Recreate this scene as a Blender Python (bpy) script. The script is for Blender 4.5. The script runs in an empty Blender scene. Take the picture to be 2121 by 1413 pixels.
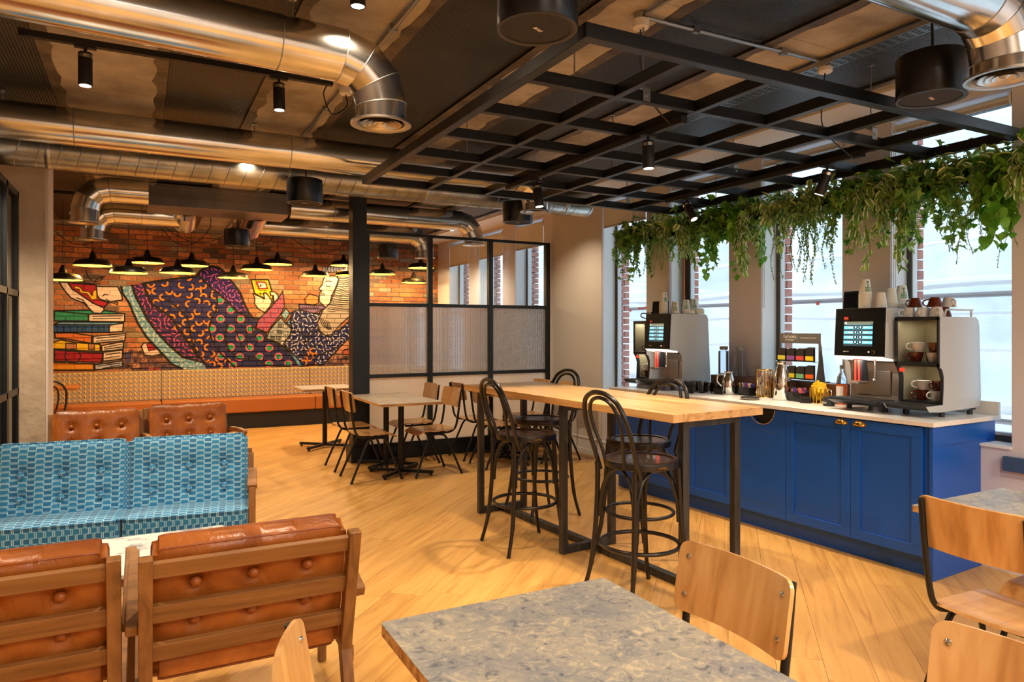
import bpy, math, random
import numpy as np
from mathutils import Vector, Matrix
PI = math.pi
random.seed(7)
SC = bpy.context.scene
COL = SC.collection
# ------------------------------------------------------------------ camera
cd = bpy.data.cameras.new('camera'); cam = bpy.data.objects.new('camera', cd); COL.objects.link(cam)
cd.sensor_width = 36.0; cd.lens = 1450.0 / 2121 * 36; cd.shift_y = -0.01155
cd.clip_start = 0.05; cd.clip_end = 100
cam.location = (0, 0, 1.5); cam.rotation_euler = (PI/2, 0, -math.radians(27.862)); SC.camera = cam
# ------------------------------------------------------------------ world, exposure
w = bpy.data.worlds.new('sky'); SC.world = w; w.use_nodes = True
bgn = w.node_tree.nodes['Background']; bgn.inputs[0].default_value = (0.80, 0.90, 1.0, 1); bgn.inputs[1].default_value = 2.1
SC.view_settings.view_transform = 'Standard'; SC.view_settings.look = 'None'
SC.view_settings.exposure = 0.88; SC.view_settings.gamma = 1.0; SC.view_settings.use_curve_mapping = False
SC.cycles.max_bounces = 7; SC.cycles.transparent_max_bounces = 12; SC.cycles.diffuse_bounces = 4
SC.cycles.glossy_bounces = 4; SC.cycles.transmission_bounces = 6
SC.cycles.sample_clamp_indirect = 4.0; SC.cycles.caustics_reflective = False; SC.cycles.caustics_refractive = False
# lights, both the room's fixtures and added fill: (x, y, z, watts, colour, disc radius, cone degrees)
WARM = (1.0, 0.79, 0.55); NEUT = (1.0, 0.90, 0.78)
def lamp(kind, loc, power, color=WARM, r=0.05, cone=120, blend=0.6, aim=None):
    l = bpy.data.lights.new('scene_light', kind); l.energy = power; l.color = color
    if kind == 'SPOT': l.spot_size = math.radians(cone); l.spot_blend = blend; l.shadow_soft_size = r
    elif kind == 'POINT': l.shadow_soft_size = r
    else: l.shape = 'DISK'; l.size = r*2
    o = bpy.data.objects.new('scene_light', l); COL.objects.link(o); o.location = loc
    if aim is not None: o.rotation_euler = (Vector(aim) - Vector(loc)).to_track_quat('-Z', 'Y').to_euler()
    o['kind'] = 'helper'
    return o
# near-room downlights, many unseen; the pillar-side one is added to brighten the pillar
for (x, y, e) in ((-0.34, 6.6, 60), (0.80, 6.3, 60), (-0.85, 5.85, 125), (0.87, 3.15, 85), (-0.9, 3.0, 60), (1.0, 0.7, 60), (2.9, 0.8, 75),
                  (-1.2, -0.6, 45), (1.5, -1.2, 70), (3.6, -0.4, 60), (2.7, 6.7, 55), (4.0, 6.9, 40)):
    lamp('SPOT', (x, y, 2.93), e, WARM, 0.04, 130, 0.8)
for (x, y, e) in ((0.2, 9.0, 75), (2.2, 9.2, 85), (4.07, 9.73, 80)):
    lamp('SPOT', (x, y, 2.9), e, WARM, 0.05, 130, 0.8)
# unseen soft fill lights added behind the camera, no real fixture
lamp('AREA', (0.6, -1.6, 2.9), 70, NEUT, 0.6)
lamp('AREA', (3.2, -1.2, 2.9), 60, NEUT, 0.5)

# ------------------------------------------------------------------ materials
def lin(c):
    c /= 255.0
    return c/12.92 if c <= 0.04045 else ((c+0.055)/1.055)**2.4
def rgb(r, g, b): return (lin(r), lin(g), lin(b), 1.0)
def new(name):
    m = bpy.data.materials.new(name); m.use_nodes = True
    nt = m.node_tree; return m, nt, nt.nodes['Principled BSDF']
def N(nt, t, **kw):
    n = nt.nodes.new(t)
    for k, v in kw.items(): setattr(n, k, v)
    return n
def plain(name, col, rough=0.5, metal=0.0, spec=None, emit=None, es=0.0, trans=0.0, ior=1.45, coat=0.0, bump=None):
    m, nt, b = new(name)
    b.inputs['Base Color'].default_value = col; b.inputs['Roughness'].default_value = rough; b.inputs['Metallic'].default_value = metal
    b.inputs['IOR'].default_value = ior; b.inputs['Transmission Weight'].default_value = trans; b.inputs['Coat Weight'].default_value = coat
    if spec is not None: b.inputs['Specular IOR Level'].default_value = spec
    if emit: b.inputs['Emission Color'].default_value = emit; b.inputs['Emission Strength'].default_value = es
    # slight procedural unevenness of tone so nothing is a dead flat colour
    tc = N(nt, 'ShaderNodeTexCoord'); no = N(nt, 'ShaderNodeTexNoise'); no.inputs['Scale'].default_value = 9.0; no.inputs['Detail'].default_value = 3
    nt.links.new(tc.outputs['Object'], no.inputs['Vector'])
    mr = N(nt, 'ShaderNodeMapRange'); mr.inputs['To Min'].default_value = max(0.02, rough*0.85); mr.inputs['To Max'].default_value = min(1.0, rough*1.18+0.01)
    nt.links.new(no.outputs['Fac'], mr.inputs['Value']); nt.links.new(mr.outputs['Result'], b.inputs['Roughness'])
    if bump:
        n2 = N(nt, 'ShaderNodeTexNoise'); n2.inputs['Scale'].default_value = bump[0]; n2.inputs['Detail'].default_value = 5
        nt.links.new(tc.outputs['Object'], n2.inputs['Vector'])
        bp = N(nt, 'ShaderNodeBump'); bp.inputs['Strength'].default_value = bump[1]; bp.inputs['Distance'].default_value = bump[2]
        nt.links.new(n2.outputs['Fac'], bp.inputs['Height']); nt.links.new(bp.outputs['Normal'], b.inputs['Normal'])
    return m
def ramp(nt, stops):
    r = N(nt, 'ShaderNodeValToRGB'); cr = r.color_ramp
    while len(cr.elements) < len(stops): cr.elements.new(0.5)
    for e, (p, c) in zip(cr.elements, stops): e.position = p; e.color = c
    return r
def wood(name, c1, c2, c3, axis='X', scale=1.0, rough=0.4, rand=0.12, coat=0.0, coords='Object'):
    """grain stretched along one axis, tone shifted per object"""
    m, nt, b = new(name)
    tc = N(nt, 'ShaderNodeTexCoord'); mp = N(nt, 'ShaderNodeMapping'); oi = N(nt, 'ShaderNodeObjectInfo')
    s = {'X': (0.9, 11, 11), 'Y': (11, 0.9, 11), 'Z': (11, 11, 0.9)}[axis]
    mp.inputs['Scale'].default_value = tuple(v*scale for v in s)
    vm = N(nt, 'ShaderNodeVectorMath', operation='MULTIPLY_ADD')
    cx = N(nt, 'ShaderNodeCombineXYZ')
    for i in range(3): nt.links.new(oi.outputs['Random'], cx.inputs[i])
    nt.links.new(cx.outputs[0], vm.inputs[0]); vm.inputs[1].default_value = (37, 53, 71); nt.links.new(tc.outputs[coords], vm.inputs[2])
    nt.links.new(vm.outputs[0], mp.inputs['Vector'])
    no = N(nt, 'ShaderNodeTexNoise'); no.inputs['Scale'].default_value = 1.0; no.inputs['Detail'].default_value = 6; no.inputs['Distortion'].default_value = 1.6
    nt.links.new(mp.outputs[0], no.inputs['Vector'])
    n2 = N(nt, 'ShaderNodeTexNoise'); n2.inputs['Scale'].default_value = 5.0; n2.inputs['Detail'].default_value = 4
    nt.links.new(mp.outputs[0], n2.inputs['Vector'])
    mx = N(nt, 'ShaderNodeMath', operation='MULTIPLY_ADD'); mx.inputs[1].default_value = 0.3
    nt.links.new(n2.outputs['Fac'], mx.inputs[0]); 
    sb = N(nt, 'ShaderNodeMath', operation='SUBTRACT'); nt.links.new(no.outputs['Fac'], sb.inputs[0]); sb.inputs[1].default_value = 0.15
    nt.links.new(sb.outputs[0], mx.inputs[2])
    r = ramp(nt, [(0.32, c3), (0.46, c2), (0.66, c1)])
    nt.links.new(mx.outputs[0], r.inputs[0])
    hs = N(nt, 'ShaderNodeHueSaturation'); mr = N(nt, 'ShaderNodeMapRange'); mr.inputs['To Min'].default_value = 1-rand; mr.inputs['To Max'].default_value = 1+rand
    nt.links.new(oi.outputs['Random'], mr.inputs['Value']); nt.links.new(mr.outputs[0], hs.inputs['Value']); nt.links.new(r.outputs[0], hs.inputs['Color'])
    nt.links.new(hs.outputs[0], b.inputs['Base Color'])
    b.inputs['Roughness'].default_value = rough; b.inputs['Coat Weight'].default_value = coat
    bp = N(nt, 'ShaderNodeBump'); bp.inputs['Strength'].default_value = 0.08; bp.inputs['Distance'].default_value = 0.002
    nt.links.new(mx.outputs[0], bp.inputs['Height']); nt.links.new(bp.outputs[0], b.inputs['Normal'])
    return m
def noise2(name, ca, cb, scale=4, rough=0.7, detail=6, lo=0.4, hi=0.6, metal=0.0, bump=(30, 0.3, 0.004), stretch=(1, 1, 1), cc=None, coords='Object'):
    m, nt, b = new(name)
    tc = N(nt, 'ShaderNodeTexCoord'); mp = N(nt, 'ShaderNodeMapping'); mp.inputs['Scale'].default_value = stretch
    nt.links.new(tc.outputs[coords], mp.inputs['Vector'])
    no = N(nt, 'ShaderNodeTexNoise'); no.inputs['Scale'].default_value = scale; no.inputs['Detail'].default_value = detail; no.inputs['Roughness'].default_value = 0.62
    nt.links.new(mp.outputs[0], no.inputs['Vector'])
    st = [(lo, ca), (hi, cb)] + ([(min(0.98, hi+0.12), cc)] if cc else [])
    r = ramp(nt, st); nt.links.new(no.outputs['Fac'], r.inputs[0]); nt.links.new(r.outputs[0], b.inputs['Base Color'])
    b.inputs['Roughness'].default_value = rough; b.inputs['Metallic'].default_value = metal
    n2 = N(nt, 'ShaderNodeTexNoise'); n2.inputs['Scale'].default_value = bump[0]; n2.inputs['Detail'].default_value = 5
    nt.links.new(mp.outputs[0], n2.inputs['Vector'])
    bp = N(nt, 'ShaderNodeBump'); bp.inputs['Strength'].default_value = bump[1]; bp.inputs['Distance'].default_value = bump[2]
    nt.links.new(n2.outputs['Fac'], bp.inputs['Height']); nt.links.new(bp.outputs[0], b.inputs['Normal'])
    return m
def img_mat(name, img, rough=0.6, coords='UV', scale=(1, 1, 1), box=False, emit=0.0, interp='Linear', bump=0.0):
    m, nt, b = new(name)
    tc = N(nt, 'ShaderNodeTexCoord'); mp = N(nt, 'ShaderNodeMapping'); mp.inputs['Scale'].default_value = scale
    nt.links.new(tc.outputs[coords], mp.inputs['Vector'])
    t = N(nt, 'ShaderNodeTexImage'); t.image = img; t.interpolation = interp
    if box: t.projection = 'BOX'; t.projection_blend = 0.1
    nt.links.new(mp.outputs[0], t.inputs['Vector']); nt.links.new(t.outputs['Color'], b.inputs['Base Color'])
    b.inputs['Roughness'].default_value = rough
    if emit: nt.links.new(t.outputs['Color'], b.inputs['Emission Color']); b.inputs['Emission Strength'].default_value = emit
    if bump:
        bp = N(nt, 'ShaderNodeBump'); bp.inputs['Strength'].default_value = 0.5; bp.inputs['Distance'].default_value = bump
        nt.links.new(t.outputs['Color'], bp.inputs['Height']); nt.links.new(bp.outputs[0], b.inputs['Normal'])
    return m
def make_image(name, arr):
    """arr: h x w x 3, sRGB 0..1, row 0 at the bottom; painted in memory by this script"""
    h, w_, _ = arr.shape
    im = bpy.data.images.new(name, w_, h); px = np.ones((h, w_, 4), np.float32); px[:, :, :3] = arr
    im.pixels.foreach_set(px.ravel()); im.pack(); return im

M = {}
M['black_steel'] = plain('black_steel', rgb(22, 22, 23), 0.42, spec=0.4)
M['black_paint'] = plain('black_paint', rgb(20, 21, 23), 0.5)
M['grid_black'] = plain('grid_black', rgb(13, 17, 23), 0.36)
M['partition_black'] = plain('partition_black', rgb(20, 27, 32), 0.38)
M['raw_steel'] = noise2('raw_steel', rgb(56, 56, 55), rgb(76, 75, 72), 6, 0.42, metal=0.5, bump=(60, 0.1, 0.001), stretch=(4, 4, 0.6))
M['chrome'] = plain('chrome', rgb(225, 225, 222), 0.08, 1.0)
M['steel_bright'] = plain('steel_bright', rgb(190, 190, 188), 0.25, 1.0)
M['galv'] = plain('galvanised', rgb(165, 168, 168), 0.32, 1.0)
M['duct'] = noise2('duct_metal', rgb(196, 196, 194), rgb(214, 213, 210), 3, 0.17, metal=1.0, bump=(2.5, 0.12, 0.01))
M['duct_spiral'] = noise2('spiral_duct_metal', rgb(150, 152, 148), rgb(178, 178, 172), 5, 0.3, metal=1.0, bump=(4, 0.15, 0.008))
M['diffuser'] = plain('diffuser_metal', rgb(205, 200, 192), 0.28, 1.0)
M['hvac'] = noise2('fan_unit_sheet', rgb(112, 108, 106), rgb(134, 128, 124), 2, 0.38, metal=0.75, bump=(20, 0.05, 0.002))
M['speaker'] = plain('speaker_black', rgb(7, 8, 13), 0.28)
M['speaker_grille'] = plain('speaker_grille', rgb(42, 40, 38), 0.75, bump=(300, 0.3, 0.002))
M['speaker_rim'] = plain('speaker_rim', rgb(70, 66, 60), 0.5)
M['white_plastic'] = plain('white_plastic', rgb(225, 222, 218), 0.45)
M['wall_cream'] = plain('wall_paint', rgb(212, 204, 194), 0.85, bump=(40, 0.05, 0.002))
M['wall_mauve'] = plain('wall_paint_pier', rgb(212, 208, 214), 0.85, bump=(40, 0.05, 0.002))
M['reveal_white'] = plain('reveal_white', rgb(232, 236, 236), 0.6)
M['white_ceiling'] = plain('white_plaster', rgb(222, 220, 214), 0.85)
M['frame_dark'] = plain('window_frame_dark', rgb(70, 68, 64), 0.45)
M['frame_white'] = plain('window_frame_light', rgb(215, 222, 224), 0.4)
M['blind'] = plain('blind_fabric', rgb(226, 222, 206), 0.9, bump=(200, 0.2, 0.001))
M['blind_bar'] = plain('blind_bar', rgb(190, 180, 165), 0.5)
M['blue'] = plain('blue_paint', rgb(16, 84, 182), 0.34)
M['rail_blue'] = plain('slate_blue_paint', rgb(58, 84, 122), 0.5)
M['brass'] = plain('brass', rgb(214, 168, 84), 0.22, 1.0)
M['gold_wire'] = plain('gold_wire', rgb(222, 178, 84), 0.22, 1.0)
M['silver_screw'] = plain('screw_metal', rgb(200, 198, 190), 0.2, 1.0)
M['oak'] = wood('floor_oak', rgb(220, 168, 94), rgb(209, 156, 83), rgb(190, 136, 68), 'X', 1.1, 0.34, 0.08)
M['table_oak'] = wood('table_oak', rgb(226, 184, 124), rgb(212, 166, 104), rgb(180, 132, 78), 'Y', 0.8, 0.33, 0.02)
M['ply'] = wood('beech_ply', rgb(210, 162, 102), rgb(196, 144, 84), rgb(172, 120, 64), 'Z', 0.8, 0.32, 0.05, coat=0.2)
M['ply_seat'] = wood('beech_ply_seat', rgb(210, 162, 102), rgb(196, 144, 84), rgb(172, 120, 64), 'Y', 0.8, 0.3, 0.05, coat=0.2)
M['ply_edge'] = wood('ply_edge', rgb(222, 180, 118), rgb(188, 142, 84), rgb(150, 104, 58), 'X', 2.0, 0.5, 0.02)
M['walnut'] = wood('stained_walnut', rgb(150, 102, 54), rgb(134, 88, 44), rgb(112, 72, 34), 'X', 1.2, 0.42, 0.05)
M['walnut_z'] = wood('stained_walnut_post', rgb(150, 102, 54), rgb(134, 88, 44), rgb(112, 72, 34), 'Z', 1.2, 0.42, 0.05)
M['riser_wood'] = wood('riser_wood', rgb(92, 56, 36), rgb(76, 44, 28), rgb(54, 30, 20), 'Y', 1.0, 0.4, 0.02)
M['bent_black'] = plain('bentwood_black', rgb(26, 21, 18), 0.34, coat=0.15)
def leather(name, ca, cb, cc):
    m, nt, b = new(name)
    tc = N(nt, 'ShaderNodeTexCoord'); n1 = N(nt, 'ShaderNodeTexNoise'); n1.inputs['Scale'].default_value = 5; n1.inputs['Detail'].default_value = 4; n1.inputs['Distortion'].default_value = 1.0
    nt.links.new(tc.outputs['Object'], n1.inputs['Vector'])
    r = ramp(nt, [(0.3, ca), (0.52, cb), (0.75, cc)]); nt.links.new(n1.outputs['Fac'], r.inputs[0]); nt.links.new(r.outputs[0], b.inputs['Base Color'])
    b.inputs['Roughness'].default_value = 0.33
    mp = N(nt, 'ShaderNodeMapping'); mp.inputs['Scale'].default_value = (5.0, 3.0, 1.6); nt.links.new(tc.outputs['Object'], mp.inputs['Vector'])
    n2 = N(nt, 'ShaderNodeTexNoise'); n2.inputs['Scale'].default_value = 2.4; n2.inputs['Detail'].default_value = 6; n2.inputs['Distortion'].default_value = 1.3
    nt.links.new(mp.outputs[0], n2.inputs['Vector'])
    bp = N(nt, 'ShaderNodeBump'); bp.inputs['Strength'].default_value = 0.42; bp.inputs['Distance'].default_value = 0.02
    nt.links.new(n2.outputs['Fac'], bp.inputs['Height']); nt.links.new(bp.outputs[0], b.inputs['Normal'])
    return m
M['leather'] = leather('tan_leather', rgb(132, 68, 20), rgb(160, 88, 30), rgb(182, 106, 42))
M['banq_leather'] = plain('banquette_leather', rgb(168, 98, 42), 0.38, bump=(60, 0.12, 0.002))
M['concrete'] = noise2('concrete_slab', rgb(140, 130, 116), rgb(192, 184, 170), 1.9, 0.8, lo=0.36, hi=0.62, cc=rgb(166, 154, 136), bump=(14, 0.35, 0.01))
M['pillar'] = noise2('pillar_concrete', rgb(186, 166, 142), rgb(214, 196, 172), 2.4, 0.85, lo=0.35, hi=0.65, bump=(9, 0.9, 0.02))
M['mastic'] = noise2('mastic_edge', rgb(70, 60, 48), rgb(104, 92, 76), 6, 0.5, bump=(20, 0.6, 0.01))
def foil():
    m, nt, b = new('dark_foil_insulation')
    tc = N(nt, 'ShaderNodeTexCoord'); n1 = N(nt, 'ShaderNodeTexNoise'); n1.inputs['Scale'].default_value = 2.2; n1.inputs['Detail'].default_value = 5
    nt.links.new(tc.outputs['Object'], n1.inputs['Vector'])
    r = ramp(nt, [(0.3, rgb(36, 36, 36)), (0.7, rgb(64, 62, 60))]); nt.links.new(n1.outputs['Fac'], r.inputs[0]); nt.links.new(r.outputs[0], b.inputs['Base Color'])
    b.inputs['Roughness'].default_value = 0.36; b.inputs['Metallic'].default_value = 0.35
    wv = N(nt, 'ShaderNodeTexWave', bands_direction='Y'); wv.inputs['Scale'].default_value = 18; nt.links.new(tc.outputs['Object'], wv.inputs['Vector'])
    w2 = N(nt, 'ShaderNodeTexWave', bands_direction='X'); w2.inputs['Scale'].default_value = 18; nt.links.new(tc.outputs['Object'], w2.inputs['Vector'])
    ad = N(nt, 'ShaderNodeMath', operation='ADD'); nt.links.new(wv.outputs['Fac'], ad.inputs[0]); nt.links.new(w2.outputs['Fac'], ad.inputs[1])
    bp = N(nt, 'ShaderNodeBump'); bp.inputs['Strength'].default_value = 0.45; bp.inputs['Distance'].default_value = 0.003
    nt.links.new(ad.outputs[0], bp.inputs['Height']); nt.links.new(bp.outputs[0], b.inputs['Normal'])
    return m
M['foil'] = foil()
M['grey_top'] = noise2('grey_slate_laminate', rgb(98, 98, 100), rgb(120, 115, 106), 13, 0.4, detail=15, lo=0.38, hi=0.55, cc=rgb(144, 134, 118), bump=(80, 0.08, 0.001), stretch=(1, 1.6, 1))
def slate():
    m, nt, b = new('grey_stone_laminate')
    tc = N(nt, 'ShaderNodeTexCoord'); mp = N(nt, 'ShaderNodeMapping'); mp.inputs['Scale'].default_value = (1.0, 1.0, 1.0); mp.inputs['Rotation'].default_value = (0, 0, 0.5); nt.links.new(tc.outputs['Object'], mp.inputs['Vector'])
    a = N(nt, 'ShaderNodeTexNoise'); a.inputs['Scale'].default_value = 5.0; a.inputs['Detail'].default_value = 8; a.inputs['Roughness'].default_value = 0.7; nt.links.new(mp.outputs[0], a.inputs['Vector'])
    c = N(nt, 'ShaderNodeTexNoise'); c.inputs['Scale'].default_value = 26.0; c.inputs['Detail'].default_value = 10; c.inputs['Roughness'].default_value = 0.75; c.inputs['Distortion'].default_value = 1.2; nt.links.new(mp.outputs[0], c.inputs['Vector'])
    r1 = ramp(nt, [(0.38, rgb(124, 124, 126)), (0.62, rgb(156, 149, 136))]); nt.links.new(a.outputs['Fac'], r1.inputs[0])
    r2 = ramp(nt, [(0.38, rgb(96, 106, 128)), (0.45, rgb(184, 184, 184)), (0.53, rgb(190, 188, 184)), (0.60, rgb(240, 228, 204))]); nt.links.new(c.outputs['Fac'], r2.inputs[0])
    mx = N(nt, 'ShaderNodeMix', data_type='RGBA', blend_type='OVERLAY'); mx.inputs[0].default_value = 0.75; nt.links.new(r1.outputs[0], mx.inputs[6]); nt.links.new(r2.outputs[0], mx.inputs[7]); nt.links.new(mx.outputs[2], b.inputs['Base Color'])
    b.inputs['Roughness'].default_value = 0.4; return m
M['grey_top'] = slate()
M['pale_top'] = noise2('pale_laminate', rgb(176, 160, 140), rgb(196, 180, 160), 8, 0.36, bump=(80, 0.05, 0.001))
M['worktop'] = noise2('white_quartz', rgb(222, 216, 208), rgb(236, 232, 226), 7, 0.22, detail=8, lo=0.3, hi=0.44, bump=(50, 0.02, 0.001))
M['marble'] = noise2('white_marble', rgb(150, 148, 146), rgb(226, 222, 214), 5, 0.16, detail=12, lo=0.40, hi=0.48, bump=(50, 0.02, 0.001))
M['machine_white'] = plain('machine_silver_paint', rgb(200, 203, 204), 0.35, metal=0.15)
M['machine_grey'] = plain('machine_brushed_front', rgb(150, 140, 130), 0.32, 0.8)
M['machine_black'] = plain('machine_gloss_black', rgb(9, 10, 12), 0.4, spec=0.25)
M['machine_dark'] = plain('machine_dark_trim', rgb(34, 38, 44), 0.35)
M['tray'] = plain('drip_tray', rgb(70, 70, 68), 0.35, 0.6)
M['machine_glow'] = plain('machine_light_strip', rgb(255, 240, 225), 0.5, emit=rgb(255, 236, 214), es=0.9)
M['red_glow'] = plain('machine_red_light', rgb(255, 60, 40), 0.4, emit=rgb(255, 50, 30), es=0.7)
M['cabinet_inside'] = plain('cup_warmer_inside', rgb(186, 178, 152), 0.35, 0.6)
M['cup_white'] = plain('white_glaze', rgb(216, 214, 210), 0.18, coat=0.3)
M['cup_brown'] = plain('brown_glaze', rgb(92, 36, 20), 0.14, coat=0.6)
M['paper_white'] = plain('paper_cup_white', rgb(224, 224, 216), 0.6)
M['green_ink'] = plain('green_ink', rgb(50, 140, 92), 0.6)
M['label_white'] = plain('label_white', rgb(236, 226, 220), 0.5)
M['ink'] = plain('dark_ink', rgb(60, 50, 52), 0.6)
M['white_ink'] = plain('white_print', rgb(228, 224, 214), 0.6)
M['logo_red'] = plain('logo_red', rgb(214, 50, 24), 0.4)
M['stand_grey'] = plain('stand_board', rgb(92, 88, 84), 0.6)
M['sachet_black'] = plain('sachet_black', rgb(44, 38, 34), 0.4)
M['clear'] = plain('clear_acrylic', (1, 1, 1, 1), 0.03, trans=1.0, ior=1.2)
M['glass'] = plain('drinking_glass', (1, 1, 1, 1), 0.02, trans=1.0, ior=1.3)
M['amber'] = plain('amber_syrup', rgb(206, 92, 24), 0.1, coat=0.4)
M['water'] = plain('water_bottle_plastic', rgb(226, 236, 244), 0.04, trans=0.95, ior=1.2)
M['cap_grey'] = plain('bottle_cap', rgb(120, 122, 116), 0.4)
M['tray_black'] = plain('black_caddy', rgb(20, 20, 22), 0.25)
M['lamp_yellow'] = plain('lamp_inside', rgb(240, 200, 60), 0.4, emit=(1.0, 0.56, 0.07, 1), es=1.3)
M['lamp_black'] = plain('lamp_shade_black', rgb(30, 24, 17), 0.38)
M['bulb'] = plain('bulb', (1, 1, 1, 1), 0.3, emit=(1.0, 0.78, 0.42, 1), es=9)
M['spot_face'] = plain('spot_lens', (1, 1, 1, 1), 0.3, emit=(1.0, 0.86, 0.62, 1), es=6)
M['exterior_trim'] = plain('stone_dressing', rgb(196, 184, 160), 0.8, bump=(20, 0.2, 0.004))
M['copper'] = plain('copper_pipe', rgb(200, 116, 72), 0.3, 0.9)
def glass_mat(name, tint, rough=0.0, alpha=0.9):
    """thin pane: mostly clear, a glossy reflection on top"""
    m = bpy.data.materials.new(name); m.use_nodes = True; nt = m.node_tree; nt.nodes.clear()
    out = N(nt, 'ShaderNodeOutputMaterial'); tr = N(nt, 'ShaderNodeBsdfTransparent'); tr.inputs[0].default_value = tint
    gl = N(nt, 'ShaderNodeBsdfGlossy'); gl.inputs['Roughness'].default_value = rough
    ge = N(nt, 'ShaderNodeNewGeometry'); dt = N(nt, 'ShaderNodeVectorMath', operation='DOT_PRODUCT'); nt.links.new(ge.outputs['Normal'], dt.inputs[0]); nt.links.new(ge.outputs['Incoming'], dt.inputs[1])
    ab = N(nt, 'ShaderNodeMath', operation='ABSOLUTE'); nt.links.new(dt.outputs['Value'], ab.inputs[0]); om = N(nt, 'ShaderNodeMath', operation='SUBTRACT'); om.inputs[0].default_value = 1.0; nt.links.new(ab.outputs[0], om.inputs[1])
    pw = N(nt, 'ShaderNodeMath', operation='POWER'); pw.inputs[1].default_value = 4.0; nt.links.new(om.outputs[0], pw.inputs[0]); fr = N(nt, 'ShaderNodeMath', operation='MULTIPLY_ADD'); fr.inputs[1].default_value = 0.7; fr.inputs[2].default_value = 0.025; nt.links.new(pw.outputs[0], fr.inputs[0])
    mx = N(nt, 'ShaderNodeMixShader'); nt.links.new(fr.outputs[0], mx.inputs[0]); nt.links.new(tr.outputs[0], mx.inputs[1]); nt.links.new(gl.outputs[0], mx.inputs[2])
    nt.links.new(mx.outputs[0], out.inputs[0]); return m
M['pane'] = glass_mat('window_glass', (0.95, 0.97, 0.98, 1))
def reeded(name, direction, scale, rough=0.12, tint=(0.93, 0.93, 0.93, 1), mixd=0.25):
    m = bpy.data.materials.new(name); m.use_nodes = True; nt = m.node_tree; nt.nodes.clear()
    out = N(nt, 'ShaderNodeOutputMaterial'); rf = N(nt, 'ShaderNodeBsdfRefraction'); rf.inputs['IOR'].default_value = 1.35; rf.inputs['Roughness'].default_value = rough; rf.inputs['Color'].default_value = tint
    gl = N(nt, 'ShaderNodeBsdfGlossy'); gl.inputs['Roughness'].default_value = 0.2
    df = N(nt, 'ShaderNodeBsdfTranslucent'); df.inputs['Color'].default_value = (0.85, 0.84, 0.82, 1)
    d2 = N(nt, 'ShaderNodeBsdfDiffuse'); d2.inputs['Color'].default_value = (0.7, 0.68, 0.66, 1)
    tc = N(nt, 'ShaderNodeTexCoord'); wv = N(nt, 'ShaderNodeTexWave', bands_direction=direction); wv.inputs['Scale'].default_value = scale
    wv.inputs['Distortion'].default_value = 0.6 if direction == 'Z' else 0.0; wv.inputs['Detail'].default_value = 2
    nt.links.new(tc.outputs['Object'], wv.inputs['Vector'])
    bp = N(nt, 'ShaderNodeBump'); bp.inputs['Strength'].default_value = 0.9; bp.inputs['Distance'].default_value = 0.006
    nt.links.new(wv.outputs['Fac'], bp.inputs['Height'])
    for n in (rf, gl): nt.links.new(bp.outputs[0], n.inputs['Normal'])
    a = N(nt, 'ShaderNodeMixShader'); a.inputs[0].default_value = 0.08; nt.links.new(rf.outputs[0], a.inputs[1]); nt.links.new(gl.outputs[0], a.inputs[2])
    b = N(nt, 'ShaderNodeMixShader'); b.inputs[0].default_value = mixd; nt.links.new(a.outputs[0], b.inputs[1]); nt.links.new(df.outputs[0], b.inputs[2])
    c = N(nt, 'ShaderNodeMixShader'); c.inputs[0].default_value = 0.12; nt.links.new(b.outputs[0], c.inputs[1]); nt.links.new(d2.outputs[0], c.inputs[2])
    nt.links.new(c.outputs[0], out.inputs[0]); return m
M['reeded_v'] = reeded('reeded_glass_vertical', 'X', 22, 0.06, mixd=0.10)
M['reeded_h'] = reeded('reeded_glass_lower', 'Z', 26, 0.3, mixd=0.5)
def sheet_mat():
    m = bpy.data.materials.new('scaffold_sheeting'); m.use_nodes = True; nt = m.node_tree; nt.nodes.clear()
    out = N(nt, 'ShaderNodeOutputMaterial'); t = N(nt, 'ShaderNodeBsdfTranslucent'); d = N(nt, 'ShaderNodeBsdfDiffuse')
    tc = N(nt, 'ShaderNodeTexCoord'); no = N(nt, 'ShaderNodeTexNoise'); no.inputs['Scale'].default_value = 1.3; no.inputs['Detail'].default_value = 6
    nt.links.new(tc.outputs['Object'], no.inputs['Vector'])
    r = ramp(nt, [(0.3, rgb(172, 184, 192)), (0.7, rgb(206, 214, 218))]); nt.links.new(no.outputs['Fac'], r.inputs[0])
    nt.links.new(r.outputs[0], t.inputs[0]); nt.links.new(r.outputs[0], d.inputs[0])
    n2 = N(nt, 'ShaderNodeTexNoise'); n2.inputs['Scale'].default_value = 4; n2.inputs['Detail'].default_value = 7; mp = N(nt, 'ShaderNodeMapping'); mp.inputs['Scale'].default_value = (1, 0.6, 3)
    nt.links.new(tc.outputs['Object'], mp.inputs[0]); nt.links.new(mp.outputs[0], n2.inputs['Vector'])
    bp = N(nt, 'ShaderNodeBump'); bp.inputs['Strength'].default_value = 0.5; bp.inputs['Distance'].default_value = 0.06
    nt.links.new(n2.outputs['Fac'], bp.inputs['Height']); nt.links.new(bp.outputs[0], d.inputs['Normal'])
    mx = N(nt, 'ShaderNodeMixShader'); mx.inputs[0].default_value = 0.5; nt.links.new(t.outputs[0], mx.inputs[1]); nt.links.new(d.outputs[0], mx.inputs[2])
    nt.links.new(mx.outputs[0], out.inputs[0]); return m
M['sheet'] = sheet_mat()
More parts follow.
